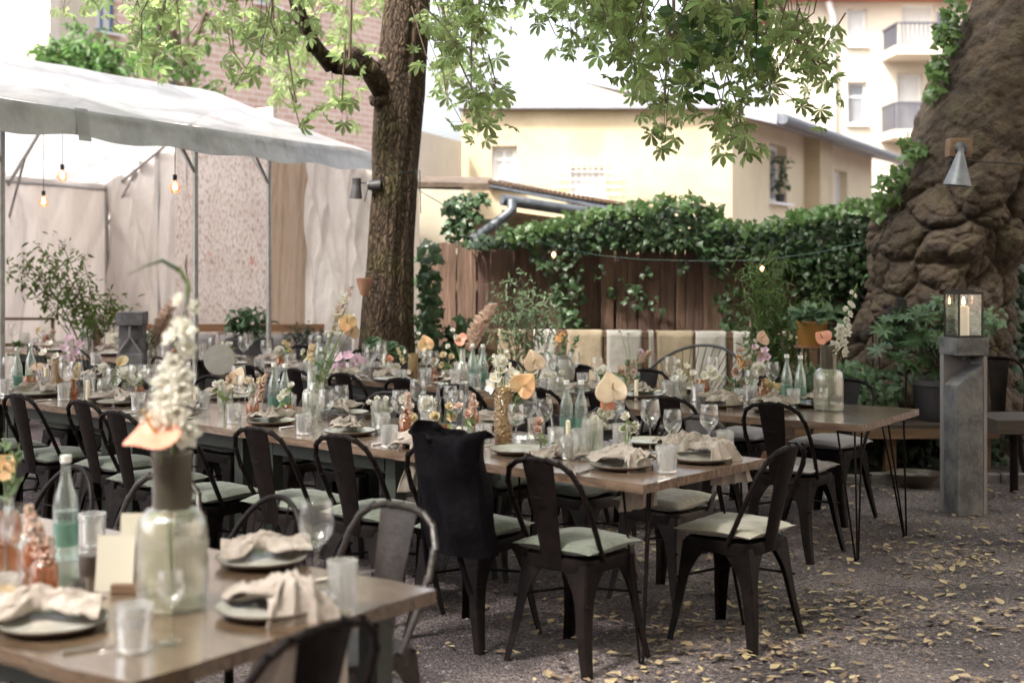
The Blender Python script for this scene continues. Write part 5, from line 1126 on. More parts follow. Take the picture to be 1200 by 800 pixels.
# lamp and half pot on the chestnut
def conelamp(name, loc, label, r0, r1, h, mk, tilt, arm=None):
    r = empty(name, loc); b = MB(); T = Matrix.Rotation(tilt, 4, 'Y'); b.lathe([(r0, 0), (r1, -h), (r1 - .004, -h), (r0 - .004, -.005), (.001, -.003)], 32, close=False, T=T); b.lathe([(r0 + .002, -.01), (r0 + .002, .02), (.001, .022)], 20, T=T); b.build('shade', M[mk], r, angle=50)
    return r
l1 = conelamp('wall_spotlight', Q(418, 216, 11.85), 0, .035, .055, .12, 'bpot', 0.06); b = MB(); b.lathe([(.036, -.01), (.038, .05), (.001, .052)], 16); b.tube([(0, 0, .01), (.08, 0, .012), (.13, 0, 0)], .007, 6); b.lathe([(.001, .09), (.035, .09), (.045, .13), (.05, .20)], 16, T=Matrix.Rotation(R(90), 4, 'Y') @ Matrix.Translation((.01, 0, 0))); b.build('bracket', M['bpot'], l1); tag(l1, 'small dark metal spotlight on an arm from the chestnut trunk', 'lamp')
hp_ = empty('terracotta_wall_pot', Q(427, 336, 11.6)); b = MB(); b.lathe([(.001, -.07), (.03, -.07), (.066, .055), (.066, .07), (.058, .07), (.03, -.055)], 24, close=False); b.build('pot', M['terra'], hp_); tag(hp_, 'small terracotta half pot fixed to the chestnut trunk', 'pot')
l2 = conelamp('cone_wall_lamp', Q(1126, 177, 10.62), 0, .02, .105, .26, 'zinc', .10); b = MB(); b.lathe([(.001, .0), (.05, .0), (.055, .02), (.03, .05), (.001, .055)], 20, T=Matrix.Translation((.02, .07, .02)) @ Matrix.Rotation(R(90), 4, 'X')); b.tube([(0, 0, .0), (.01, .03, .035), (.02, .08, .03)], .02, 8); b.build('joint', M['bpot'], l2)
b = MB(); b.box((.03, .15, .03), (.17, .12, .14), rx=.0, ry=.05); b.build('mounting_block', M['bwood'], l2, bevel=.004); b = MB(); b.tube([(.04, .06, -.06), (.2, .05, -.08), (.4, .02, -.09), (.65, .1, -.11)], .006, 6); b.build('cable', M['black'], l2); tag(l2, 'zinc cone lamp on a wooden block on the burled trunk', 'lamp')

# ------------------------------------------------------------------ ivy
ivv, ivf = ivyleaf()
def ivy(name, label, cl, mk, size, Yf, parent=None, stems=True, lift=.0, depth=.12, cat='ivy', seed=1):
    r = np.random.RandomState(seed); L_, S_ = [], []
    for (px, py, rx, ry, n) in cl:
        for k in range(n):
            a = r.rand() * 6.283; q = r.rand() ** .5; x = px + rx * q * math.cos(a); y = py + ry * q * math.sin(a); Y = (Yf(x) if callable(Yf) else Yf) - lift - depth * r.rand() ** 1.4; L_.append(tuple(Q(x, y, Y))); S_.append(size * (.55 + .75 * r.rand()))
    root = empty(name); scatter('leaves', ivv, ivf, np.array(L_), rotm(len(L_), .55, (0, -1., .55), rnd=r), np.array(S_), M[mk], root)
    b = MB()
    for (px, py, rx, ry, n) in cl[::1]:
        Y = (Yf(px) if callable(Yf) else Yf) - lift - .01
        for j in range(2): p = [Q(px + rx * r.uniform(-.9, .9), py + ry * k, Y) for k in (-.9, -.3, .3, .9)]; b.tube(p, .004, 5)
    b.build('stems', M['twig'], root); tag(root, label, cat); return root
YI = lambda px: YF(px) - .04
top = []
prof_top = [(560, 285), (575, 275), (600, 269), (625, 265), (650, 260), (675, 253), (700, 248), (725, 243), (750, 238), (780, 233), (810, 234), (830, 243), (850, 258), (880, 264), (910, 260), (940, 250), (970, 245), (1000, 238), (1030, 236)]
for (x, y) in prof_top: 
    bot = 289 if x < 830 else 304 if x < 900 else 322
    if 740 < x < 825: bot = 291
    top.append((x, (y + bot) / 2, 19, (bot - y) / 2, int(195 * max(.35, (bot - y) / 40))))
hang = [(660, 310, 26, 22, 90), (664, 345, 20, 24, 80), (668, 378, 18, 16, 45), (640, 300, 20, 10, 30), (690, 292, 14, 6, 20), (700, 318, 8, 12, 6), (720, 335, 6, 14, 7), (743, 345, 14, 14, 22), (760, 320, 10, 8, 7), (800, 312, 10, 8, 7), (770, 356, 8, 10, 5),
        (848, 312, 16, 20, 40), (852, 350, 18, 18, 36), (862, 380, 22, 12, 30), (895, 302, 22, 16, 46), (928, 310, 22, 22, 62), (960, 310, 30, 35, 170), (985, 335, 26, 40, 170), (955, 350, 24, 24, 70), (1005, 300, 20, 40, 120), (940, 380, 22, 18, 40)]
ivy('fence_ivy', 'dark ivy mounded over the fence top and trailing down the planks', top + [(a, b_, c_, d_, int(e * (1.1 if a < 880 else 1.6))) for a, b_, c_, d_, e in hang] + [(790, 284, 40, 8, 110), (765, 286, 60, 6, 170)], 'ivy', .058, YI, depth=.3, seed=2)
ivy('toplit_ivy', 'fence-top ivy in a lighter green painted for light from above', [(x, y + 3, 18, 9, 60 if x > 840 or x < 760 else 34) for x, y in prof_top if x > 590], 'ivy_l', .062, YI, lift=.10, depth=.35, seed=3)  # lighter leaf layer, light from above put into the leaf colour
ivy('corner_ivy', 'dark ivy hanging from the shed corner above the fence end', [(540, 240, 20, 12, 60), (545, 258, 18, 18, 70), (535, 272, 16, 14, 45), (560, 232, 14, 8, 24)], 'ivy', .08, 13.9, seed=4)
ivy('trunkside_ivy', 'leafy creeper between the chestnut trunk and the fence end', [(502, 300, 12, 16, 40), (503, 335, 13, 22, 70), (502, 370, 14, 22, 60), (512, 400, 26, 18, 80), (535, 418, 26, 14, 60), (548, 385, 14, 14, 26), (560, 420, 20, 14, 30)], 'ivy', .09, 12.6, depth=.3, seed=5)
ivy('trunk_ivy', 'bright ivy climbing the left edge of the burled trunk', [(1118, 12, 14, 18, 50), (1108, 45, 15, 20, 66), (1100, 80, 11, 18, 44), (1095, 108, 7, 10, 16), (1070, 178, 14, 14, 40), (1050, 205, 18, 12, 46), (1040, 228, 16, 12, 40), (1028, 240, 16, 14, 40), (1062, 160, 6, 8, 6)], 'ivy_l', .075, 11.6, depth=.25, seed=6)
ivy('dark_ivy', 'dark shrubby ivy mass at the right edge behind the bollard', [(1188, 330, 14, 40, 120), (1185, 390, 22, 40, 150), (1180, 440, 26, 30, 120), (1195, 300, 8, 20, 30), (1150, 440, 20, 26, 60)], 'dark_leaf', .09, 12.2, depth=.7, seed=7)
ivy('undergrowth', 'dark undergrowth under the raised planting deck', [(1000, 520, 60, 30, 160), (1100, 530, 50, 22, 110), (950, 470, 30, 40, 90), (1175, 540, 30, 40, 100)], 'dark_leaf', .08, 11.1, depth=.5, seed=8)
ivy('deck_plants', 'low leafy plants on the deck in front of the burled trunk', [(1000, 440, 40, 14, 190), (1025, 462, 34, 14, 190), (955, 440, 22, 16, 50), (1060, 440, 20, 14, 30), (1150, 380, 14, 20, 40), (1165, 372, 16, 14, 26)], 'mint', .055, 10.75, depth=.25, seed=9)
# added board panel right of the trunk, blocks far ground so gaps stay dark
b = MB(); b.box((4.9, 13.2, .95), (4.0, .08, 1.9)); o = b.build('gap_board_panel', M['fence'], smooth=False); tag(o, 'board panel added behind the burled trunk to keep gaps dark', 'wall')
# ------------------------------------------------------------------ deck, bollards, pots
dk = empty('planting_deck'); tag(dk, 'low wooden deck under the pots at the foot of the burled trunk', 'deck')
b = MB(); xa, xb = X(905, 10.4), X(1165, 10.4)
for k in range(6): b.box(((xa + xb) / 2, 10.35 + .145 * k, .405), (xb - xa, .14, .03))
b.build('boards', M['dwood'], dk, smooth=False); b = MB(); b.box(((xa + xb) / 2, 10.29, .355), (xb - xa, .03, .07)); b.build('front_beam', M['bwood'], dk, smooth=False)
for px in (925, 1040, 1150): b = MB(); b.box((X(px, 10.5), 10.45, .19), (.08, .08, .38)); b.build('leg', M['bwood'], dk, smooth=False)
b = MB(); rk = random.Random(3)
k = X(925, 10.3)
while k < X(1230, 10.3): w_ = rk.uniform(.2, .4); b.box((k + w_ / 2, 10.28 - .0 + rk.uniform(-.02, .02), .03), (w_ - .012, .09, .07 + rk.uniform(-.01, .02)), rot=rk.uniform(-.03, .03)); k += w_
o = b.build('kerb', M['kerb'], bevel=.008); tag(o, kind='structure')
b = MB(); b.grid(lambda u, v: (-6 + 13 * u, 10.36 + 3.2 * v, .03 + .04 * noise.noise(Vector((u * 20, v * 6, 0)))), 60, 20); o = b.build('planting_bed', M['earth']); tag(o, kind='structure'); o.location.x = 7.6 if False else 0
# keep the bed to the right: x from kerb start
me = o.data
for v in me.vertices: v.co.x = 2.0 + (v.co.x + 6) / 13 * 5.2

def bollard(loc, rz, label, wdt=.25, H=1.13, style='slant'):
    r = empty('concrete_bollard', loc, rz); w2 = wdt / 2
    b = MB(); zl, zr = H - .30, H - .17
    if style == 'slant':
        vs = [(-w2, -w2, 0), (w2, -w2, 0), (w2, w2, 0), (-w2, w2, 0), (-w2, -w2, zl), (w2 - .03, -w2, zr), (w2 - .03, w2 - .05, zr), (-w2, w2 - .05, zl)]
        b.add([(-w2, -w2, 0), (w2 - .03, -w2, 0), (w2 - .03, w2 - .05, 0), (-w2, w2 - .05, 0), (-w2, -w2, zl), (w2 - .03, -w2, zr), (w2 - .03, w2 - .05, zr), (-w2, w2 - .05, zl)], [(3, 2, 1, 0), (4, 5, 6, 7), (0, 1, 5, 4), (1, 2, 6, 5), (2, 3, 7, 6), (3, 0, 4, 7)])
        b.build('body', M['concrete'], r, smooth=False, bevel=.004)
        b = MB(); b.box((0, w2 - .0235, (H - .11) / 2), (wdt, .047, H - .112)); b.box((w2 - .0135, -.0245, (H - .11) / 2), (.027, wdt - .051, H - .112)); b.build('frame_plate', M['concrete_l'], r, smooth=False, bevel=.003)
        b = MB(); b.lathe([(.03, 0), (.035, -.03), (.001, -.03)], 16, c=(.02, .0, H - .112)); b.build('lamp_socket', M['bpot'], r)
    else:
        b.prism([(-w2, -w2), (w2, -w2), (w2, w2), (-w2, w2)], 0, H - .34); b.build('body', M['concrete'], r, smooth=False, bevel=.004)
        b = MB(); b.add([(-w2, -w2 + .03, H - .34), (w2, -w2 + .03, H - .34), (0, -w2 + .03, H - .2)], [(0, 1, 2)]); b.box((0, .02, H - .225), (wdt - .01, wdt - .06, .23)); b.build('recess', M['concrete'], r, smooth=False)
        b = MB(); b.tube([(-w2 + .012, -w2 + .012, H - .33), (0, -w2 + .012, H - .2), (w2 - .012, -w2 + .012, H - .33)], .011, 6); b.tube([(0, -w2 + .012, H - .2), (0, -w2 + .012, H - .11)], .011, 6); b.build('edge_rib', M['concrete_l'], r)
    b = MB(); b.box((0, 0, H - .055), (wdt + .012, wdt + .012, .11)); b.build('cap', M['concrete'], r, smooth=False, bevel=.006)
    tag(r, label, 'bollard', 'square concrete light bollards'); return r
bl = Vector((X(1129, 9.12), 9.12, 0)); bollard(bl, R(14), 'tall stained grey concrete bollard carrying the candle lantern', .212, 1.125)
bollard(Vector((X(155, 11.65), 11.65, 0)), R(3), 'grey concrete bollard among the tables at the left', .205, 1.175, 'rib')
ln = empty('candle_lantern', (bl.x, bl.y, 1.125), R(14)); a_ = .098
b = MB()
for sx in (-1, 1):
    for sy in (-1, 1): b.box((sx * a_, sy * a_, .145), (.012, .012, .27))
for z in (.008, .285):
    b.box((0, -a_, z), (.208, .013, .016)); b.box((0, a_, z), (.208, .013, .016)); b.box((-a_, 0, z), (.013, .183, .016)); b.box((a_, 0, z), (.013, .183, .016))
b.build('frame', M['black'], ln, smooth=False)
b = MB(); b.box((0, 0, .004), (.183, .183, .007)); b.build('base_plate', M['black'], ln, smooth=False)
b = MB(); b.box((0, -.04, .301), (.1, .02, .012)); b.box((0, .04, .301), (.1, .02, .012)); b.box((.055, 0, .301), (.02, .1, .012)); b.box((-.055, 0, .301), (.02, .1, .012)); b.build('roof_vent', M['black'], ln, smooth=False)
for (dx, dy, sx, sy) in ((0, -a_, .18, .002), (0, a_, .18, .002), (-a_, 0, .002, .18), (a_, 0, .002, .18)): b = MB(); b.box((dx, dy, .146), (sx, sy, .258)); b.build('glass_pane', M['glass'], ln, smooth=False)
ln.scale = (.85, .85, 1); tag(ln, 'black framed glass lantern on the tall concrete bollard', 'lantern')
cd = empty('pillar_candle', (bl.x, bl.y, 1.134)); b = MB(); b.lathe([(.001, 0), (.036, 0), (.036, .185), (.030, .192), (.014, .186), (.001, .184)], 24); b.build('wax', M['wax'], cd); b = MB(); b.lathe([(.001, .196), (.006, .202), (.009, .215), (.006, .232), (.001, .25)], 12); b.build('flame', M['flame'], cd); b = MB(); b.tube([(0, 0, .184), (.001, 0, .2)], .0015, 5); b.build('wick', M['black'], cd)
tag(cd, 'burning white pillar candle inside the black lantern', 'candle')
# pots
def pot(name, loc, prof, mk, label): r = empty(name, loc); b = MB(); b.lathe(shell(prof, .012, .02), 36, close=False); b.lathe([(.001, prof[-1][1] - .04), (prof[-1][0] - .013, prof[-1][1] - .04)], 24, mi=1, close=False); b.build('pot', [M[mk], M['earth']], r, angle=50); tag(r, label, 'potted plant'); return r
def bush(r, n, cx, cy, cz, rx, ry, rz_, mk, L, W, seed, stems=6, z0=.3, face=(0, -.3, 1), tilt=.7, fine=1.):
    rr = np.random.RandomState(seed); v = rr.normal(0, 1, (n, 3)); v /= np.linalg.norm(v, axis=1)[:, None]; v *= (rr.rand(n) ** .4)[:, None]
    k = rr.normal(0, .25, (n, 3)); c = np.array([[cx, cy, cz]]) + v * np.array([[rx, ry, rz_]]) + k * np.array([[rx, ry, rz_]]) * .5
    tv, tf = leaf_simple(1, W); scatter('leaves', tv, tf, c, rotm(n, tilt, face, rnd=rr), L * (.6 + .7 * rr.rand(n)), M[mk], r)
    b = MB()
    for s in range(stems): e = c[rr.randint(n)]; b.tube(bez((rr.uniform(-.03, .03), rr.uniform(-.03, .03), z0), e, (rr.uniform(-.08, .08), 0, 0), 7), [.008, .007, .006, .005, .004, .003, .002], 5)
    b.build('stems', M['twig'], r)
Yp = 10.6
r = pot('potted_shrub', (X(1108, Yp), Yp, .42), [(.20, 0), (.21, .01), (.245, .26), (.275, .265), (.275, .305)], 'bpot', 'large black pot with a leafy rhododendron shrub on the deck'); 
rr5 = np.random.RandomState(5); C_r = []
for k in range(120):    # whorls of leaves
    v = rr5.normal(0, 1, 3); v /= np.linalg.norm(v); v *= rr5.rand() ** .4; c = np.array([-.16, -.05, .62]) + v * np.array([.42, .3, .30]); C_r.append(c)
tv, tf = [], []
for k in range(8): 
    a = k * .785; vv, ff = leaf_simple(1, .34); o_ = len(tv); tv += [(x * math.cos(a) - y * math.sin(a), x * math.sin(a) + y * math.cos(a), z + .12 * x) for x, y, z in vv]; tf += [tuple(i + o_ for i in f) for f in ff]
scatter('leaves', tv, tf, np.array(C_r), rotm(120, .55, (0, -.5, 1), rnd=rr5), .07 + .04 * rr5.rand(120), M['rhodo'], r); b = MB()
for c in C_r[::4]: b.tube(bez((0, 0, .26), c, (0, 0, .05), 6), .005, 5)
b.build('stems', M['twig'], r)
# ochre pot on a stand
Yo = 11.0; sp = empty('plant_stand', (X(951, Yo), Yo, 0)); zs = Z(405, Yo); b = MB(); b.lathe([(.001, zs - .012), (.13, zs - .012), (.135, zs), (.001, zs)], 28); b.build('top', M['terra'], sp)
for a in (20, 110, 200, 290): b = MB(); b.tube([(.11 * math.cos(R(a)), .11 * math.sin(R(a)), zs - .01), (.12 * math.cos(R(a)), .12 * math.sin(R(a)), 0)], .007, 6); b.build('leg', M['black'], sp)
tag(sp, 'thin black iron plant stand beside the burled trunk', 'plant stand')
r = pot('potted_plant', (X(951, Yo), Yo, zs), [(.095, 0), (.1, .005), (.122, .17), (.13, .175), (.13, .195)], 'ochre', 'ochre glazed pot with pale variegated leaves on the iron stand'); bush(r, 130, 0, 0, .23, .22, .17, .07, 'mint', .10, .62, 8, 5, .16)
# bamboo
Yb_ = 11.3; r = pot('bamboo_plant', (X(905, Yb_), Yb_, 0), [(.16, 0), (.2, .30), (.21, .31), (.21, .34)], 'terra', 'bushy bamboo in a terracotta pot before the ivy fence')
rr6 = np.random.RandomState(6); b = MB(); C_b = []
for k in range(34):
    e = Vector((rr6.normal() * .26 + .02, rr6.normal() * .14, rr6.uniform(.95, 1.7))); 
    if e.z > 1.35: e.x *= .55
    p = bez((rr6.uniform(-.1, .1), rr6.uniform(-.1, .1), .3), e, (0, 0, .12), 9); b.tube(p, .0035, 5)
    for q in p[3:]:
        for j in range(9): C_b.append(tuple(q + Vector(rr6.normal(0, .055, 3))))
b.build('canes', M['bamboo'], r); tv, tf = leaf_simple(1, .14); scatter('leaves', tv, tf, np.array(C_b), rotm(len(C_b), .9, (0, -.6, .6), rnd=rr6), .05 + .06 * rr6.rand(len(C_b)), M['bamboo'], r)
# olive-like shrub before the fence
Ys_ = 11.7; r = pot('olive_shrub', (X(612, Ys_), Ys_, 0), [(.12, 0), (.17, .24), (.18, .25), (.18, .28)], 'terra', 'airy olive-like shrub with thin branches before the plank fence')
rr7 = np.random.RandomState(12); b = MB(); C_b = []; tips = [(578, 345), (590, 330), (610, 322), (628, 338), (640, 352), (655, 352), (600, 350), (618, 360), (635, 372), (585, 365), (575, 380), (648, 370), (605, 340), (625, 348), (608, 372)]
for (x, y) in tips:
    e = Q(x, y, Ys_ + rr7.uniform(-.15, .15)) - Vector(r.location); p = bez((0, 0, .25), e, (rr7.uniform(-.12, .12), 0, .1), 9); b.tube(p, [.008, .008, .007, .006, .005, .004, .003, .002, .0015], 5)
    for q in p[5:]:
        for j in range(13): C_b.append(tuple(q + Vector(rr7.normal(0, .05, 3))))
b.build('branches', M['twig'], r); tv, tf = leaf_simple(1, .26); scatter('leaves', tv, tf, np.array(C_b), rotm(len(C_b), .9, (0, -.6, .6), rnd=rr7), .04 + .03 * rr7.rand(len(C_b)), M['leafsoft'], r)
# maple-like spray in the tent
Ym = 13.4; r = pot('tall_leafy_shrub', (X(108, Ym), Ym, 0), [(.14, 0), (.2, .42), (.21, .45)], 'terra', 'arching thin-leaved shrub inside the tent at the left')
rr8 = np.random.RandomState(14); b = MB(); C_b = []; tips = [(10, 322), (25, 300), (45, 288), (70, 282), (95, 300), (60, 300), (40, 325), (78, 322), (102, 330), (88, 345), (60, 335), (30, 310), (100, 350), (130, 352), (145, 358), (125, 345), (14, 308), (52, 310), (96, 362)]
for (x, y) in tips:
    e = Q(x, y, Ym + rr8.uniform(-.4, .3)) - Vector(r.location); p = bez((0, 0, .4), e, (.1, 0, .25), 12); b.tube(p, .004, 5)
    for q in p[6:]:
        for j in range(8): C_b.append(tuple(q + Vector(rr8.normal(0, .075, 3)) * Vector((1, 1, .6))))
b.build('branches', M['twig'], r); tv, tf = leaf_simple(1, .32); scatter('leaves', tv, tf, np.array(C_b), rotm(len(C_b), .8, (0, -.3, .9), rnd=rr8), .05 + .05 * rr8.rand(len(C_b)), M['maple'], r)
# planters by the tent bench
Yq = 13.7
r = empty('planter_box', (X(292, Yq), Yq, Z(425, Yq))); b = MB(); b.box((0, 0, .12), (.42, .25, .24)); b.build('box', M['bpot'], r, smooth=False, bevel=.01); bush(r, 200, 0, -.02, .36, .24, .16, .14, 'rhodo', .09, .5, 31, 6, .2); bush(r, 60, 0, -.05, .49, .2, .12, .05, 'mint', .07, .6, 32, 3, .2); tag(r, 'black planter box of green and pale hydrangea leaves by the grey cushions', 'potted plant')
st_ = empty('low_side_table', (X(325, Yq), Yq, 0)); zt_ = Z(425, Yq) - .003; b = MB(); b.box((0, 0, zt_ - .02), (1.0, .42, .04)); b.build('top', M['bwood'], st_, smooth=False)
for sx in (-1, 1):
    for sy in (-1, 1): b = MB(); b.box((sx * .45, sy * .17, zt_ / 2 - .02), (.05, .05, zt_ - .04)); b.build('leg', M['bwood'], st_, smooth=False)
tag(st_, 'small brown wooden table carrying the planters before the tent bench', 'table')
r = pot('potted_herb', (X(358, Yq), Yq, Z(425, Yq)), [(.06, 0), (.085, .15)], 'grey_jug', 'pale grey pot of dark feathery herb left of the chestnut trunk'); bush(r, 240, 0, 0, .26, .22, .14, .12, 'dark_leaf', .06, .3, 33, 8, .1)
# bowl under the deck
r = empty('metal_bowl', (X(1072, 10.12), 10.13, 0)); b = MB(); b.lathe(shell([(.1, 0), (.17, .06), (.19, .10)], .004, .004), 32, close=False); b.build('bowl', M['ceramic'], r); 
for sx in (-1, 1): b = MB(); b.tube([(sx * .185, -.04, .095), (sx * .225, 0, .10), (sx * .185, .04, .095)], .006, 6); b.build('handle', M['ceramic'], r)
tag(r, 'shallow two-handled bowl on the ground under the deck', 'bowl')
# black lantern frame near trunk
r = empty('iron_lantern', (X(1042, 10.75), 10.75, .42)); b = MB(); a_ = .10
for sx in (-1, 1):
    for sy in (-1, 1): b.box((sx * a_, sy * a_, .36), (.012, .012, .72))
for z in (.01, .5, .715): b.box((0, -a_, z), (.2, .012, .012)); b.box((0, a_, z), (.2, .012, .012)); b.box((-a_, 0, z), (.012, .2, .012)); b.box((a_, 0, z), (.012, .2, .012))
b.build('frame', M['black'], r, smooth=False); b = MB(); b.box((.09, 0, .78), (.16, .16, .10)); b.box((.09, 0, .86), (.07, .07, .07)); b.box((.09, 0, .72), (.2, .2, .02)); b.build('roof', M['black'], r, smooth=False); tag(r, 'tall black iron lantern frame standing against the burled trunk', 'lantern')
# small bench table right edge
r = empty('dark_side_table', (X(1205, 9.9), 9.9, 0)); zt_ = Z(487, 9.9); b = MB(); b.box((0, 0, zt_ - .05), (.62, .5, .10)); b.build('tabletop', M['dwood'], r, smooth=False, bevel=.005); b = MB(); b.tube([(-.1, 0, zt_ - .1), (-.1, 0, 0)], .03, 10); b.build('leg', M['chair'], r); b = MB(); b.tube([(.2, .1, zt_ - .1), (.2, .1, 0)], .03, 10); b.build('leg', M['chair'], r); tag(r, 'dark wooden side table cut by the right edge of the photo', 'table')
chair(0, 0, 0, '', 0, None, 'chair', pos=(X(1180, 10.55), 10.75, 0), rz=R(160), lab='black metal chair behind the side table at the right edge')
# string lights
b = MB(); pts = [(487, 198, 11.8), (492, 224, 11.8), (530, 246, 12.), (575, 262, 12.2), (612, 275, 12.25), (650, 289, 12.3), (700, 299, 12.3), (750, 304, 12.3), (820, 306, 12.2), (890, 305, 12.1), (960, 296, 11.8), (1012, 284, 11.4)]
P_ = [Q(*p) for p in pts]; sl_ = empty('string_lights'); b.tube(P_, .0038, 6); b.build('cable', M['cable'], sl_)
for k, (px, py, Y, lit) in enumerate([(583, 264.5, 12.2, 0), (649, 289, 12.3, 1), (725, 301.5, 12.3, 0), (805, 305.5, 12.2, 0), (893, 304.8, 12.1, 1)]):
    p = Q(px, py, Y); b = MB(); b.lathe([(.012, -.04), (.014, 0), (.001, .004)], 10, c=p); s_ = b.build('socket', M['black'], sl_)
    if lit: b = MB(); b.lathe([(.001, -.105), (.016, -.095), (.024, -.07), (.012, -.04)], 14, c=p, close=False); b.build('glass_bulb', M['bulbglass'], s_); b = MB(); b.lathe([(.001, -.088), (.011, -.08), (.012, -.062), (.004, -.05)], 10, c=p, close=False); b.build('filament', M['bulb'], s_)
tag(sl_, 'green cable with small bulbs strung in front of the ivy fence', 'string lights')
cb = MB(); cb.tube([Q(427, 236, 11.75), Q(433, 214, 11.72), Q(452, 206, 11.7), Q(478, 201, 11.72), Q(492, 200, 11.8), Q(493, 250, 11.85)], .004, 5); o = cb.build('lamp_cable', M['black']); tag(o, 'thin dark cable wound round the chestnut trunk at the spotlight', 'cable')

# ------------------------------------------------------------------ table items
ITEMS = []     # (object, base phrase, row, along)
TZ = .7505
rowname = {'A': 'front table', 'B': 'middle table row', 'C': 'back table row'}
DESC = {'tumbler': ('tumbler', 'clear cut-glass tumbler', 'tumbler', 'cut-glass tumblers'), 'highball': ('tumbler', 'tall cut-glass tumbler', 'tumbler', 'cut-glass tumblers'), 'wine': ('wine', 'clear wine glass', 'wine glass', 'wine glasses'),
 'flute': ('flute', 'slim stemmed glass', 'champagne glass', 'champagne glasses'), 'bottle': ('bottle', 'clear water bottle', 'bottle', 'water bottles'), 'plate': ('plate', 'brown-rimmed grey plate', 'plate', 'plates'), 'bowl': ('bowl', 'small dark bowl', 'bowl', 'bowls'),
 'knife': ('knife', 'steel table knife', 'knife', 'knives'), 'votive': ('votive', 'grey glass votive', 'votive', 'votives'), 'taper': ('taper', 'short white candle', 'candle', 'candles'), 'lowglass': ('low', 'low cut-glass dish', 'glass dish', 'glass dishes'),
 'jar': ('jar', 'rounded ribbed glass vase', 'vase', 'vases'), 'ribtall': ('rt', 'straight ribbed glass vase', 'vase', 'vases'), 'hobnail': ('hob', 'gold textured glass vase', 'vase', 'vases'), 'hobtall': ('hobt', 'tall gold textured vase', 'vase', 'vases'),
 'amberg': ('amb', 'rounded amber glass vase', 'vase', 'vases'), 'ambersq': ('ambs', 'small amber glass bottle', 'vase', 'vases'), 'shoulder': ('sh', 'narrow-necked ribbed vase', 'vase', 'vases'), 'cyl': ('cyl', 'plain cylinder glass vase', 'vase', 'vases'), 'slim': ('slim', 'slim clear bud vase', 'vase', 'vases'),
 'big': ('big', 'big ribbed vase with smoky neck', 'vase', 'vases'), 'cer': ('cer', 'dark ceramic cup', 'cup', 'cups'), 'card': ('card', 'standing cream menu card', 'menu card', 'menu cards'), 'flatcard': ('fc', 'cream menu card lying flat', 'menu card', 'menu cards'), 'cardfoot': ('cf', 'dark wooden card holder', 'card holder', None)}
ri = random.Random(99)
def it(key, row, px, py, rz=None, s=1., dz=0.):
    p = P(px, py, .75); p.z = TZ + dz; o = inst(key, p, ri.uniform(0, 6.28) if rz is None else rz, s)
    base, cat = DESC[key][1], DESC[key][2]
    ITEMS.append((o, base, row, p.copy())); tag(o, cat=cat, group=DESC[key][3]); return p
def npk(row, px, py, var=0, rz=None, drape=False, dz=.022, s=1.):
    p = P(px, py, .75); p.z = TZ + dz; key = (f'napd{var % 2}' if drape else f'nap{var % 4}'); o = inst(key, p, ri.uniform(0, 6.28) if rz is None else rz, s)
    ITEMS.append((o, 'blush linen napkin hanging over the edge' if drape else 'knotted blush linen napkin', row, p.copy())); tag(o, cat='napkin', group='linen napkins'); return p
def hd(p, px, py, dY=0.): return Q(px, py, p.y + dY)
FLW = []
def fl(o, label, cat='flower'): tag(o, label, cat)
up = lambda p, z=.012: Vector((p.x, p.y, TZ + z))
# --- front table (A)
pv_ = it('big', 'A', 202, 712, 0)
fl(fl_glad(up(pv_, .02), hd(pv_, 222, 330, 0), n=16, L=.40, r=.062, bend=(-.04, 0, 0)), 'tall blurred white gladiolus in the big ribbed vase, left foreground', 'gladiolus')
b_ = MB(); g_ = empty('gladiolus_tip', up(pv_, .3)); kill(g_)
fl(fl_anthurium(up(pv_, .05), hd(pv_, 184, 506, -.06), 'coral_p', .088, (-.05, -.50, .85), roll=1.9), 'coral anthurium leaning left from the big ribbed vase, front table', 'anthurium')
tip = empty('grass_stem', up(pv_, .28)); b = MB(); d = hd(pv_, 222, 336) - up(pv_, .28); b.tube([(0, 0, 0), d * .6, d], .002, 5); e = [hd(pv_, x, y) - up(pv_, .28) for x, y in ((222, 336), (212, 318), (190, 305), (170, 312), (150, 322))]; b.tube(e, [.003, .006, .005, .002, .001], 6); b.build('stem', M['ivy'], tip); fl(tip, 'bent green bud tip above the tall white gladiolus', 'stem')
it('bottle', 'A', 77, 656); it('tumbler', 'A', 108, 640); it('cer', 'A', 106, 672, s=.62); it('highball', 'A', 401, 716, s=.95); it('wine', 'A', 371, 694, s=1.08); it('tumbler', 'A', 157, 762, s=1.05)
it('wine', 'A', 200, 752, 0, s=.74); it('wine', 'A', 22, 690, s=1.); it('flute', 'A', 6, 672)
it('card', 'A', 172, 690, R(4)); it('card', 'A', 135, 692, R(-4), s=.72); it('cardfoot', 'A', 150, 694, 0)
it('plate', 'A', 62, 736); npk('A', 50, 728, 0, R(10), s=1.1); it('plate', 'A', 314, 719); npk('A', 318, 713, 0, R(-35), drape=False, s=.8); npk('A', 342, 722, 1, R(-62), drape=True, dz=.03, s=1.25)
it('plate', 'A', 306, 661); npk('A', 312, 655, 2, R(12), s=1.)
it('knife', 'A', 128, 758, R(30)); it('knife', 'A', 402, 676, R(40))
p = it('ambersq', 'A', 52, 700, s=1.15); 
for k, (x, y) in enumerate([(44, 612), (58, 628), (34, 592)]): fl(fl_spike(up(p), hd(p, x, y), 'blush_p', .026, .09, 60, pr=.010), ['dusty pink stock in the amber bottle, front table, middle stem', 'dusty pink stock in the amber bottle, front table, right stem', 'dusty pink stock in the amber bottle, front table, left stem'][k])
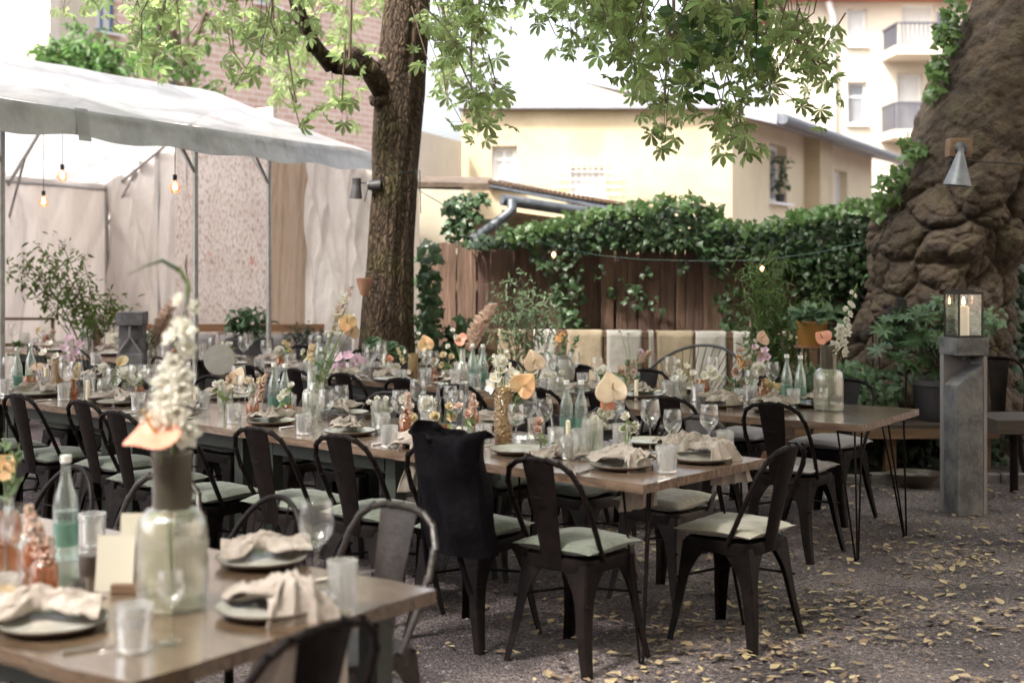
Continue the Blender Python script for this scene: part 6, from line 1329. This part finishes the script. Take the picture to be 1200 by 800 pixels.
p = it('amberg', 'A', 8, 640); fl(fl_anthurium(up(p), hd(p, 4, 548), 'peach_p', .05, (.3, -1, .2)), 'yellow-orange anthurium at the left edge above the front table', 'anthurium'); fl(fl_greens(up(p), hd(p, 6, 520), n=20), 'green sprig at the left edge above the front table', 'greenery')
it('amberg', 'A', 40, 672, s=.8); it('votive', 'A', 92, 700, s=.8); p = it('tumbler', 'A', 2, 722)
b = MB(); b.lathe([(.034, .013), (.037, .07), (.001, .071)], 20, close=False); j = b.build('juice', M['juice']); j.location = p; tag(j, 'yellow juice in the tumbler cut by the left edge', 'juice')
# --- middle row (B)
B_tum = [(75, 469), (105, 458), (162, 481), (238, 479), (274, 496), (356, 509), (372, 487), (456, 524), (628, 514), (727, 522), (781, 554), (850, 531), (667, 538), (448, 508), (8, 463), (203, 470)]
for x, y in B_tum: it('tumbler', 'B', x, y, s=1.0 if x not in (781,) else 1.1)
for x, y, s in [(89, 467, 1), (175, 472, 1), (287, 489, 1), (371, 500, 1), (469, 512, 1.), (619, 518, 1.05), (722, 516, 1.), (788, 538, .95), (831, 534, 1.), (9, 461, 1.), (528, 498, .9)]: it('wine', 'B', x, y, s=s)
for x, y in [(186, 462), (543, 493)]: it('flute', 'B', x, y)
for x, y in [(20, 459), (36, 452), (321, 486), (334, 487), (664, 515), (681, 515)]: it('bottle', 'B', x, y, R(rc.uniform(0, 360)), s=.92)
for k, (x, y, n) in enumerate([(48, 464, 1), (140, 474, 2), (205, 484, 0), (318, 497, 1), (404, 487, 2), (410, 509, 3), (500, 522, 0), (608, 531, -1), (728, 549, 'd'), (822, 541, 'D'), (585, 500, 1), (762, 521, -1), (700, 505, 3), (268, 468, 0), (110, 447, 2)]):
    it('plate', 'B', x, y)
    if n == 'd': npk('B', x + 3, y - 3, 0, R(-40), dz=.03); npk('B', x + 10, y + 1, 1, R(-48), drape=True, dz=.032)
    elif n == 'D': npk('B', x - 5, y - 8, 3, R(10), dz=.03, s=1.1); npk('B', x + 17, y - 2, 0, R(-60), drape=True, dz=.035)
    elif n != -1: npk('B', x + ri.uniform(-3, 3), y - 3, n)
npk('B', 655, 537, 2, R(20), dz=.0); npk('B', 490, 527, 1, R(-60), drape=True, dz=.01); npk('B', 800, 520, 1, dz=.0)
for x, y, a in [(160, 484, 30), (345, 500, 35), (455, 519, 30), (690, 552, 40), (785, 562, 35), (60, 469, 30), (230, 490, 35), (640, 541, 30)]: it('knife', 'B', x, y, R(a + 20))
it('bowl', 'B', 395, 493); it('votive', 'B', 421, 500); it('lowglass', 'B', 615, 523, s=1.15); it('taper', 'B', 54, 455, s=1.15)
it('flatcard', 'B', 748, 535, R(48)); it('flatcard', 'B', 640, 532, R(50)); it('card', 'B', 200, 462, R(-30), s=1.05)
p = it('jar', 'B', 122, 466); fl(fl_ball(up(p), hd(p, 121, 432), 'white_p', .038), 'white dahlia in the ribbed jar, left on the middle tables', 'dahlia'); fl(fl_calla(up(p), hd(p, 136, 430)), 'cream calla lily leaning right, left on the middle tables', 'calla lily'); fl(fl_greens(up(p), hd(p, 138, 444), 'bamboo', 40, .04, .05), 'feathery green sprig beside the calla lily', 'greenery')
p = it('amberg', 'B', 34, 460); fl(fl_ball(up(p), hd(p, 38, 436), 'white_p', .032), 'white bloom in the amber vase at the far left', 'flower'); fl(fl_anthurium(up(p), hd(p, 44, 430), 'blush_p', .05, (.1, -.5, .8), roll=1.2), 'flat pale pink anthurium above the amber vase at left', 'anthurium')
p = it('hobnail', 'B', 67, 455, s=.98); fl(fl_blooms(up(p), [hd(p, x, y) for x, y in ((82, 398), (92, 404), (76, 408), (88, 414), (84, 422), (78, 420))], 'pink_p', .040, 5, .95, .45, name='orchid_flower'), 'lilac pink orchid spray in the gold vase at left', 'orchid'); fl(fl_blooms(up(p), [hd(p, x, y) for x, y in ((52, 414), (60, 424), (66, 418), (72, 424), (58, 404))], 'white_p', .036, 5, .9, .4, name='orchid_flower'), 'white orchid spray in the gold vase at left', 'orchid')
p = it('ambersq', 'B', 85, 467); fl(fl_spike(up(p), hd(p, 92, 426), 'cream_p', .035, .10, 60, pr=.012), 'cream stock in the small amber bottle at left', 'flower')
p = it('slim', 'B', 146, 460, s=.5); fl(fl_ball(up(p), hd(p, 146, 440), 'white_p', .055, 90, W=.2, L=1.1, name='chrysanthemum'), 'spiky white chrysanthemum at left of the menu card', 'chrysanthemum'); fl(fl_ball(up(p), hd(p, 157, 446), 'white_p', .045, 80, W=.2, L=1.1, name='chrysanthemum'), 'smaller spiky white chrysanthemum near the menu card', 'chrysanthemum')
p = it('ribtall', 'B', 264, 481); fl(fl_anthurium(up(p), hd(p, 279, 442), 'creamsp', .062), 'cream anthurium in the ribbed vase left of the water bottles', 'anthurium'); fl(fl_spike(up(p), hd(p, 268, 440), 'blush_p', .03, .10, 40, pr=.013), 'peach stock beside the cream anthurium left of the bottles', 'flower')
p = it('ambersq', 'B', 296, 489, s=1.05); fl(fl_spike(up(p), hd(p, 312, 438), 'blush_p', .024, .16, 130, pr=.010, name='astilbe_plume'), 'dusty pink plume in the amber bottle left of the water bottles', 'astilbe'); fl(fl_spike(up(p), hd(p, 305, 446), 'blush_p', .02, .12, 90, pr=.009, name='astilbe_plume'), 'shorter dusty pink plume left of the water bottles', 'astilbe')
p = it('shoulder', 'B', 366, 493); 
fl(fl_blooms(up(p), [hd(p, x, y) for x, y in ((404, 352), (396, 366), (410, 372), (402, 386), (392, 384))], 'white_p', .04, 5, .9, .45, name='orchid_flower'), 'tall white orchid spray before the chestnut trunk', 'orchid'); fl(fl_anthurium(up(p), hd(p, 407, 378, -.03), 'peach_p', .06), 'peach anthurium high among the white orchids before the trunk', 'anthurium'); fl(fl_anthurium(up(p), hd(p, 412, 388, .02), 'creamsp', .05, (.3, -1, .1)), 'cream anthurium low among the white orchids before the trunk', 'anthurium')
o = fl_pampas(up(p), hd(p, 412, 336), 110, .26, .03); fl(o, 'wispy pale grass plume above the white orchids', 'grass plume'); fl(fl_greens(up(p), hd(p, 384, 420), n=20, spread=.08), 'green stems rising from the narrow-necked vase', 'greenery')
p = it('ribtall', 'B', 445, 502, s=1.0); fl(fl_blooms(up(p), [hd(p, x, y) for x, y in ((433, 472), (442, 468), (452, 468), (460, 473), (437, 479), (448, 476), (456, 481))], 'white_p', .024, 7, .7, .6, 2, name='daisy_bunch'), 'bunch of small white daisies in the straight ribbed vase', 'daisies')
p = it('ambersq', 'B', 476, 512, s=1.1); fl(fl_spike(up(p), hd(p, 478, 460), 'blush_p', .032, .13, 60, pr=.014), 'peach stock in the amber bottle left of the black bag', 'flower'); fl(fl_ball(up(p), hd(p, 483, 490), 'cream_p', .03, 40, W=.6), 'cream bloom low in the amber bottle by the black bag', 'flower')
p = it('cyl', 'B', 502, 506, s=.8); fl(fl_ball(up(p), hd(p, 501, 474), 'white_p', .045, 90, W=.5), 'round white bloom just above the left of the black bag', 'dahlia')
p = it('slim', 'B', 513, 498, s=1.); 
p = it('ambersq', 'B', 553, 500, s=1.1); fl(fl_spike(up(p), hd(p, 554, 462), 'blush_p', .032, .14, 70, pr=.014), 'peach stock above the middle of the black bag', 'flower')
p = it('hobtall', 'B', 590, 520, R(0), s=1.0)
fl(fl_blooms(up(p), [hd(p, x, y) for x, y in ((580, 444), (590, 452), (600, 440), (588, 436), (578, 452), (602, 454))], 'white_p', .046, 5, .95, .4, name='orchid_flower'), 'large white orchid spray in the tall gold vase', 'orchid'); fl(fl_anthurium(up(p), hd(p, 614, 452, -.06), 'peach_p', .072, (.1, -1, .1)), 'large peach anthurium in the tall gold vase', 'anthurium'); fl(fl_anthurium(up(p), hd(p, 626, 424, .02), 'creamsp', .06, (.2, -1, .1)), 'cream anthurium topmost in the tall gold vase', 'anthurium')
fl(fl_ball(up(p), hd(p, 586, 425), 'white_p', .04, 90, W=.22, name='scabious'), 'spiky white dahlia behind the tall gold vase orchids', 'dahlia'); fl(fl_blooms(up(p), [hd(p, x, y) for x, y in ((593, 412), (579, 417))], 'white_p', .014, 6, 1, .2, 2, name='bud_flower'), 'two small round white buds above the gold vase', 'flower bud'); fl(fl_greens(up(p), hd(p, 603, 434, .05), n=30, spread=.09), 'grey-green sprigs in the tall gold vase', 'greenery')
p = it('ribtall', 'B', 694, 532, s=1.1); fl(fl_anthurium(up(p), hd(p, 718, 456, -.04), 'creamsp', .082, (.05, -1, .25), roll=.2), 'large pale blush anthurium right of the two water bottles', 'anthurium'); fl(fl_anthurium(up(p), hd(p, 711, 474, .0), 'coral_p', .04), 'small coral anthurium under the pale one, middle tables', 'anthurium'); fl(fl_blooms(up(p), [hd(p, x, y) for x, y in ((704, 484), (714, 486), (698, 492))], 'white_p', .032, 6, .9, .5, 2, name='freesia'), 'white freesia blooms low in the ribbed vase, middle tables', 'freesia')
# --- back row (C)
for x, y in [(304, 437), (356, 442), (427, 440), (499, 449), (557, 456), (640, 463), (683, 455), (706, 452), (782, 465), (797, 459), (880, 472), (720, 455), (112, 428), (40, 409), (103, 408), (54, 404), (232, 428), (330, 446), (470, 451), (930, 476)]: it('tumbler', 'C', x, y)
for x, y, s in [(250, 430, 1), (312, 434, 1), (434, 444, 1), (447, 441, 1), (500, 446, .95), (508, 448, .95), (556, 452, .9), (646, 456, 1), (672, 452, 1), (786, 460, 1), (835, 460, 1), (905, 468, 1), (15, 409, 1), (90, 404, .9), (190, 424, 1), (380, 444, 1), (965, 484, .62), (700, 458, .95)]: it('wine', 'C', x, y, s=s)
for x, y in [(374, 440), (386, 438), (554, 454), (566, 455), (922, 472), (938, 474), (99, 404)]: it('bottle', 'C', x, y, s=.93)
for k, (x, y, n) in enumerate([(270, 428, 0), (345, 438, 1), (400, 446, 3), (460, 447, 2), (530, 452, 1), (622, 461, 2), (690, 463, 0), (752, 466, 3), (845, 477, 'd'), (905, 482, 'd'), (722, 447, -1), (810, 458, -1), (955, 476, 1), (60, 412, 1), (130, 416, 0), (210, 430, 2), (872, 466, -1), (320, 428, 2)]):
    it('plate', 'C', x, y)
    if n == 'd': npk('C', x, y - 3, 2, dz=.03); npk('C', x + 6, y + 1, k, R(-45), drape=True, dz=.03, s=.9)
    elif n != -1: npk('C', x, y - 3, n)
it('flatcard', 'C', 762, 458, R(45)); it('flatcard', 'C', 365, 430, R(50)); it('card', 'C', 131, 411, R(5), s=.8); it('taper', 'C', 60, 399); it('bowl', 'C', 605, 455); it('cer', 'C', 442, 442, s=.8); it('lowglass', 'C', 520, 455, s=.8); it('amberg', 'C', 511, 450, s=.6)
p = it('big', 'C', 971, 481, 0, s=.93); o = fl_glad(up(p, .02), hd(p, 1002, 338), n=15, L=.38, r=.048, bend=(-.03, 0, 0)); fl(o, 'white gladiolus in the two-part vase at the right end of the back tables', 'gladiolus'); fl(fl_anthurium(up(p, .05), hd(p, 964, 396, -.03), 'coral_p', .055, (-.3, -.9, .5), roll=.8), 'coral anthurium in the vase at the right end of the back tables', 'anthurium')
p = it('amberg', 'C', 880, 466, s=.9)
fl(fl_blooms(up(p), [hd(p, x, y) for x, y in ((868, 412), (876, 428), (864, 436), (884, 440), (872, 448), (890, 418))], 'blush_p', .04, 8, .8, .6, 2, name='rose_flower'), 'loose blush blooms in the big bouquet on the back tables', 'flowers'); fl(fl_blooms(up(p), [hd(p, x, y) for x, y in ((885, 408), (896, 412), (892, 422), (899, 418))], 'pink_p', .034, 5, .9, .5, name='orchid_flower'), 'lilac orchids in the big bouquet on the back tables', 'orchid')
fl(fl_ball(up(p), hd(p, 889, 434, -.08), 'white_p', .05, 110, W=.5), 'white dahlia in front of the big bouquet, back tables', 'dahlia'); fl(fl_anthurium(up(p), hd(p, 893, 396, -.02), 'blush_p', .055, (.5, -1, .3), roll=-.5), 'blush anthurium topmost in the big bouquet, back tables', 'anthurium'); fl(fl_spike(up(p), hd(p, 866, 415), 'peach_p', .03, .1, 40, pr=.014), 'peach stock at the left of the big bouquet, back tables', 'flower'); fl(fl_greens(up(p), hd(p, 858, 446), n=40, spread=.1), 'pale green sprigs under the big bouquet, back tables', 'greenery'); fl(fl_blooms(up(p), [hd(p, x, y) for x, y in ((875, 402), (870, 394), (884, 400), (878, 418))], 'white_p', .02, 6, .9, .4, 2, name='small_bloom_flower'), 'small white blooms at the top of the big bouquet', 'flowers')
o = fl_pampas(up(p), hd(p, 879, 375), 60, .06, .008); fl(o, 'thin dry grass blade above the big bouquet', 'grass stem')
p = it('ambersq', 'C', 895, 470, s=1.1); fl(fl_ball(up(p), hd(p, 898, 450), 'cream_p', .034, 60, W=.6), 'cream bloom in the amber bottle, back tables', 'flower')
p = it('jar', 'C', 908, 470, s=.7); fl(fl_blooms(up(p), [hd(p, x, y) for x, y in ((905, 452), (914, 455))], 'cream_p', .035, 6, .9, .4, 2, name='rose_flower'), 'pair of cream roses left of the two right-hand bottles', 'roses')
p = it('amberg', 'C', 823, 465); fl(fl_blooms(up(p), [hd(p, x, y) for x, y in ((826, 441), (836, 440), (832, 434), (841, 444))], 'white_p', .045, 6, .95, .45, name='lily_flower'), 'white lilies in the pinkish amber vase, back tables', 'lilies')
p = it('ribtall', 'C', 797, 465, s=.95); fl(fl_blooms(up(p), [hd(p, x, y) for x, y in ((796, 436), (804, 430), (812, 438), (800, 444), (790, 444), (816, 446), (808, 450))], 'white_p', .034, 6, .9, .45, 1, name='freesia'), 'white freesias in the ribbed vase, back tables', 'freesia'); fl(fl_blooms(up(p), [hd(p, 795, 425)], 'white_p', .028, 7, .8, .5, 2, name='carnation'), 'single white carnation above the freesias, back tables', 'carnation')
p = it('hobnail', 'C', 740, 455, s=.95); fl(fl_greens(up(p), hd(p, 738, 425), 'mint', 70, .04, .12), 'feathery green sprays in the gold vase left of the menu card', 'greenery'); fl(fl_blooms(up(p), [hd(p, 750, 413)], 'pink_p', .036, 8, .8, .7, 2, name='rose_flower'), 'single pink rose in the gold vase, back tables', 'rose'); o = fl_pampas(up(p), hd(p, 762, 412), 120, .10, .035); fl(o, 'pale pink feathery plume leaning right, back tables', 'grass plume'); fl(fl_blooms(up(p), [hd(p, x, y) for x, y in ((727, 388), (736, 392))], 'white_p', .016, 6, .9, .4, 2, name='bud_flower'), 'two small white buds high above the back tables', 'flower bud')
p = it('jar', 'C', 706, 448, s=.8); fl(fl_blooms(up(p), [hd(p, x, y) for x, y in ((706, 434), (712, 438), (700, 440), (708, 442))], 'white_p', .035, 7, .8, .5, 2, name='stock_flower'), 'white stock in the ribbed jar before the cream bench', 'flower')
p = it('jar', 'C', 656, 458, s=.8); fl(fl_blooms(up(p), [hd(p, x, y) for x, y in ((650, 440), (658, 438), (640, 440))], 'white_p', .03, 8, .8, .5, 2, name='carnation'), 'white carnations in a jar in front of the grey jug', 'carnations')
# grey jug
gj = empty('grey_jug', P(661, 447, .75) + Vector((0, 0, TZ - .75))); b = MB(); b.lathe(shell([(.05, 0), (.072, .02), (.078, .08), (.066, .13), (.05, .16), (.058, .185)], .004, .01), 32, close=False); b.build('body', M['grey_jug'], gj); b = MB(); b.tube(bez((-.055, 0, .17), (-.07, 0, .06), (-.09, 0, .04), 10), .008, 8); b.build('handle', M['grey_jug'], gj); tag(gj, 'grey stoneware jug with handle before the cream bench', 'jug')
p = Vector(gj.location); fl(fl_greens(p + Vector((0, 0, .02)), hd(p, 662, 405), 'mint', 90, .035, .13), 'grey-green and yellow wild stems in the grey jug', 'greenery'); fl(fl_blooms(p + Vector((0, 0, .02)), [hd(p, x, y) for x, y in ((652, 404), (664, 400), (672, 404), (658, 410))], 'cream_p', .02, 6, .9, .4, 2, name='wildflower_flower'), 'small cream wildflowers in the grey jug', 'flowers'); fl(fl_anthurium(p + Vector((0, 0, .02)), hd(p, 657, 395), 'orange_p', .05, (-.3, -.7, .7), roll=1.2), 'dark orange leaf-like bloom topmost in the grey jug', 'flower')
p = it('hobnail', 'C', 484, 443, s=.9); fl(fl_anthurium(up(p), hd(p, 499, 403), 'peach_p', .068, (-.1, -1, .1), roll=.3), 'peach anthurium in the gold vase right of the trunk', 'anthurium'); fl(fl_spike(up(p), hd(p, 466, 408), 'cream_p', .02, .12, 40, pr=.012), 'cream stock leaning left from the gold vase right of the trunk', 'flower'); fl(fl_blooms(up(p), [hd(p, x, y) for x, y in ((490, 392), (476, 412))], 'white_p', .028, 6, .8, .6, 1, name='rose_bud'), 'white buds in the gold vase right of the trunk', 'flower bud')
p = it('shoulder', 'C', 542, 448, s=.8); fl(fl_anthurium(up(p), hd(p, 540, 398), 'coral_p', .055, (-.2, -.8, .5), roll=1.3), 'coral pink anthurium beside the pampas plume', 'anthurium'); fl(fl_pampas(up(p), hd(p, 578, 358), 420, .36, .06), 'pink-beige pampas plume leaning right before the fence', 'pampas grass'); fl(fl_blooms(up(p), [hd(p, x, y) for x, y in ((525, 406), (530, 388), (534, 396))], 'white_p', .026, 6, .9, .5, 2, name='bud_flower'), 'three white blooms left of the coral anthurium', 'flowers')
p = it('jar', 'C', 410, 440, s=.85); fl(fl_blooms(up(p), [hd(p, x, y) for x, y in ((398, 420), (408, 418), (418, 422), (402, 430), (413, 430), (424, 426), (395, 432))], 'pink_p', .055, 5, .95, .4, name='orchid_flower'), 'lilac pink orchids in front of the chestnut trunk', 'orchid')
p = it('jar', 'C', 458, 440, s=.8); fl(fl_blooms(up(p), [hd(p, x, y) for x, y in ((456, 428), (464, 430), (450, 432))], 'white_p', .04, 7, .8, .5, 2, name='carnation'), 'white carnations in a jar right of the orchids', 'carnations'); fl(fl_anthurium(up(p), hd(p, 457, 420), 'coral_p', .03), 'small coral bloom above the white carnations', 'flower')
p = it('ambersq', 'C', 328, 432); fl(fl_ball(up(p), hd(p, 327, 412), 'white_p', .045, 90, W=.4), 'white dahlia in the amber bottle near the planter box', 'dahlia')
p = it('jar', 'C', 365, 436, s=.8); fl(fl_spike(up(p), hd(p, 366, 404), 'cream_p', .05, .12, 70, pr=.018), 'cream stock left of the two far bottles', 'flower')
p = it('slim', 'C', 384, 432, s=1.2); fl(fl_blooms(up(p), [hd(p, 383, 390)], 'white_p', .026, 7, .8, .5, 2, name='bud_flower'), 'single white bud on a tall stem before the beige tent sheet', 'flower bud')
p = it('jar', 'C', 178, 424, s=.9); fl(fl_spike(up(p), hd(p, 180, 386), 'white_p', .04, .22, 110, pr=.018, taper=.4), 'white flower spike right of the left bollard', 'flower'); fl(fl_greens(up(p), hd(p, 172, 392), 'mint', 40, .04, .08), 'green sprigs right of the left bollard', 'greenery'); fl(fl_pampas(up(p), hd(p, 206, 350), 420, .45, .06), 'large beige pampas plume behind the blurred gladiolus', 'pampas grass')
p = it('hobnail', 'C', 114, 407, s=.85); fl(fl_blooms(up(p), [hd(p, x, y) for x, y in ((120, 375), (126, 371), (128, 378), (118, 372))], 'pink_p', .045, 5, .95, .4, name='orchid_flower'), 'pink orchids left of the left bollard', 'orchid'); fl(fl_blooms(up(p), [hd(p, 134, 368)], 'cream_p', .06, 7, .9, .5, 2, name='rose_flower'), 'cream rose touching the left bollard top', 'rose'); fl(fl_greens(up(p), hd(p, 106, 380), 'leafsoft', 50, .06, .12), 'green leaves in the gold vase left of the left bollard', 'greenery')
p = it('amberg', 'C', 55, 405, s=.9); fl(fl_blooms(up(p), [hd(p, x, y) for x, y in ((52, 389), (60, 394))], 'white_p', .05, 7, .85, .5, 2, name='rose_flower'), 'white roses at the far left of the back tables', 'roses'); fl(fl_blooms(up(p), [hd(p, 62, 390)], 'blush_p', .04, 7, .85, .5, 2, name='rose_flower'), 'blush rose at the far left of the back tables', 'rose'); fl(fl_calla(up(p), hd(p, 42, 390), .05), 'cream calla lily at the far left of the back tables', 'calla lily')
p = it('jar', 'C', 30, 404); fl(fl_greens(up(p), hd(p, 10, 410), 'ivy_l', 40, .06, .1), 'bright green leaves at the left edge beside the tent pole', 'greenery')
# round white fan and flower pots with succulents
fn = empty('round_white_fan', P(257, 441, .75) + Vector((0, 0, TZ - .75))); b = MB(); b.lathe([(.001, -.003), (.112, -.003), (.115, 0), (.112, .003), (.001, .003)], 40, T=Matrix.Translation((0, 0, .125)) @ Matrix.Rotation(R(80), 4, 'X')); b.build('disc', M['canvas_w'], fn); b = MB(); b.box((0, 0, .008), (.08, .05, .015)); b.build('foot', M['bwood'], fn); tag(fn, 'round white disc standing on the back tables left of the planter', 'disc')
sc_ = empty('succulent_bowl', P(452, 428, .75)); 
sc_.location = RC(7.32, 8.35, 0) ; kill(sc_)
for k, (x, y) in enumerate([(438, 405), (457, 410), (466, 415)]):
    r = empty('round_cabbage_plant', (X(x, 11.2), 11.2, 0)); zc = Z(y, 11.2); b = MB(); b.lathe(shell([(.07, zc - .28), (.10, zc - .06)], .008, .01), 20, close=False); b.lathe([(.05, 0), (.04, .02), (.03, zc - .28)], 14); b.build('pot', M['bpot'], r); b = MB(); rnd = random.Random(k); 
    for j in range(34): zz = 1 - 1.4 * j / 34; a = j * 2.4; v = Vector((math.sqrt(max(0, 1 - zz * zz)) * math.cos(a), math.sqrt(max(0, 1 - zz * zz)) * math.sin(a), zz)); petal(b, Matrix.Translation(Vector((0, 0, zc)) + v * .05) @ (v + Vector((0, 0, .5))).to_track_quat('Z', 'Y').to_matrix().to_4x4() @ Matrix.Translation((-.035, 0, 0)), .08, .075, .25, nu=3, nv=3)
    b.build('leaves', M['mint'], r); tag(r, ['round blue-green leafy plant nearest the chestnut trunk', 'round blue-green leafy plant between two others behind the back tables', 'round blue-green leafy plant furthest right of three by the trunk'][k], 'potted plant')
# the rest of the glasses and small bowls, fitted between what already stands there
occ = [p for o, b_, r_, p in ITEMS]
def extra(row, u0, u1, n0, n1, cnt, keys):
    k = t = 0
    while k < cnt and t < 4000:
        t += 1; c = RC(ri.uniform(u0, u1), ri.uniform(n0, n1), TZ)
        if min((c - q).length for q in occ) < .092: continue
        py_ = HY + (CZ - .75) * F / c.y; px_ = 600 + c.x * F / c.y
        if px_ < -10: continue
        key = ri.choice(keys); it(key, row, px_, py_, s=ri.uniform(.9, 1.05)); occ.append(c); k += 1
extra('B', 3.75, 8.9, 4.80, 5.45, 46, ['tumbler', 'wine', 'wine', 'votive', 'tumbler', 'flute', 'taper', 'bowl']); extra('C', 5.2, 12.4, 7.1, 7.8, 60, ['tumbler', 'wine', 'wine', 'votive', 'flute', 'tumbler', 'taper', 'lowglass'])
for row, u0, u1, n0, n1, cnt in (('B', 3.8, 8.6, 4.95, 5.3, 11), ('C', 5., 11.5, 7.25, 7.65, 13)):
    k = t = 0
    while k < cnt and t < 4000:
        t += 1; c = RC(ri.uniform(u0, u1), ri.uniform(n0, n1), TZ)
        if min((c - q).length for q in occ) < .088: continue
        py_ = HY + (CZ - .75) * F / c.y; px_ = 600 + c.x * F / c.y; mk_, nm = [('white_p', 'white'), ('cream_p', 'cream'), ('blush_p', 'blush'), ('white_p', 'white')][k % 4]
        p = it(['jar', 'amberg', 'slim'][k % 3], row, px_, py_, s=.7 if k % 3 < 2 else .55); occ.append(c)
        hs_ = [p + Vector((ri.uniform(-.05, .05), ri.uniform(-.04, .04), ri.uniform(.11, .19))) for _ in range(4)]
        o_ = fl_blooms(up(p), hs_, mk_, .03, 7, .8, .5, 2, name='small_bouquet', leaves=5); tag(o_, cat='bouquet', group='small bouquets'); ITEMS.append((o_, f'little {nm} posy in a small vase', row, p.copy())); k += 1
extra('C', 4.2, 5.1, 7.1, 7.6, 5, ['tumbler', 'wine', 'votive'])
# ordinal labels per kind and row
from collections import defaultdict
grp = defaultdict(list)
for o, base, row, p in ITEMS: grp[(base, row)].append((o, p))
for (base, row), L_ in grp.items():
    L_.sort(key=lambda q: -(q[1].x / q[1].y))
    for k, (o, p) in enumerate(L_):
        o['label'] = f'{base} on the {rowname[row]}' if len(L_) == 1 else f'{base}, {ORD[k]} from the right on the {rowname[row]}'
for key, p in PROTO.items():
    if key not in used: kill(p)
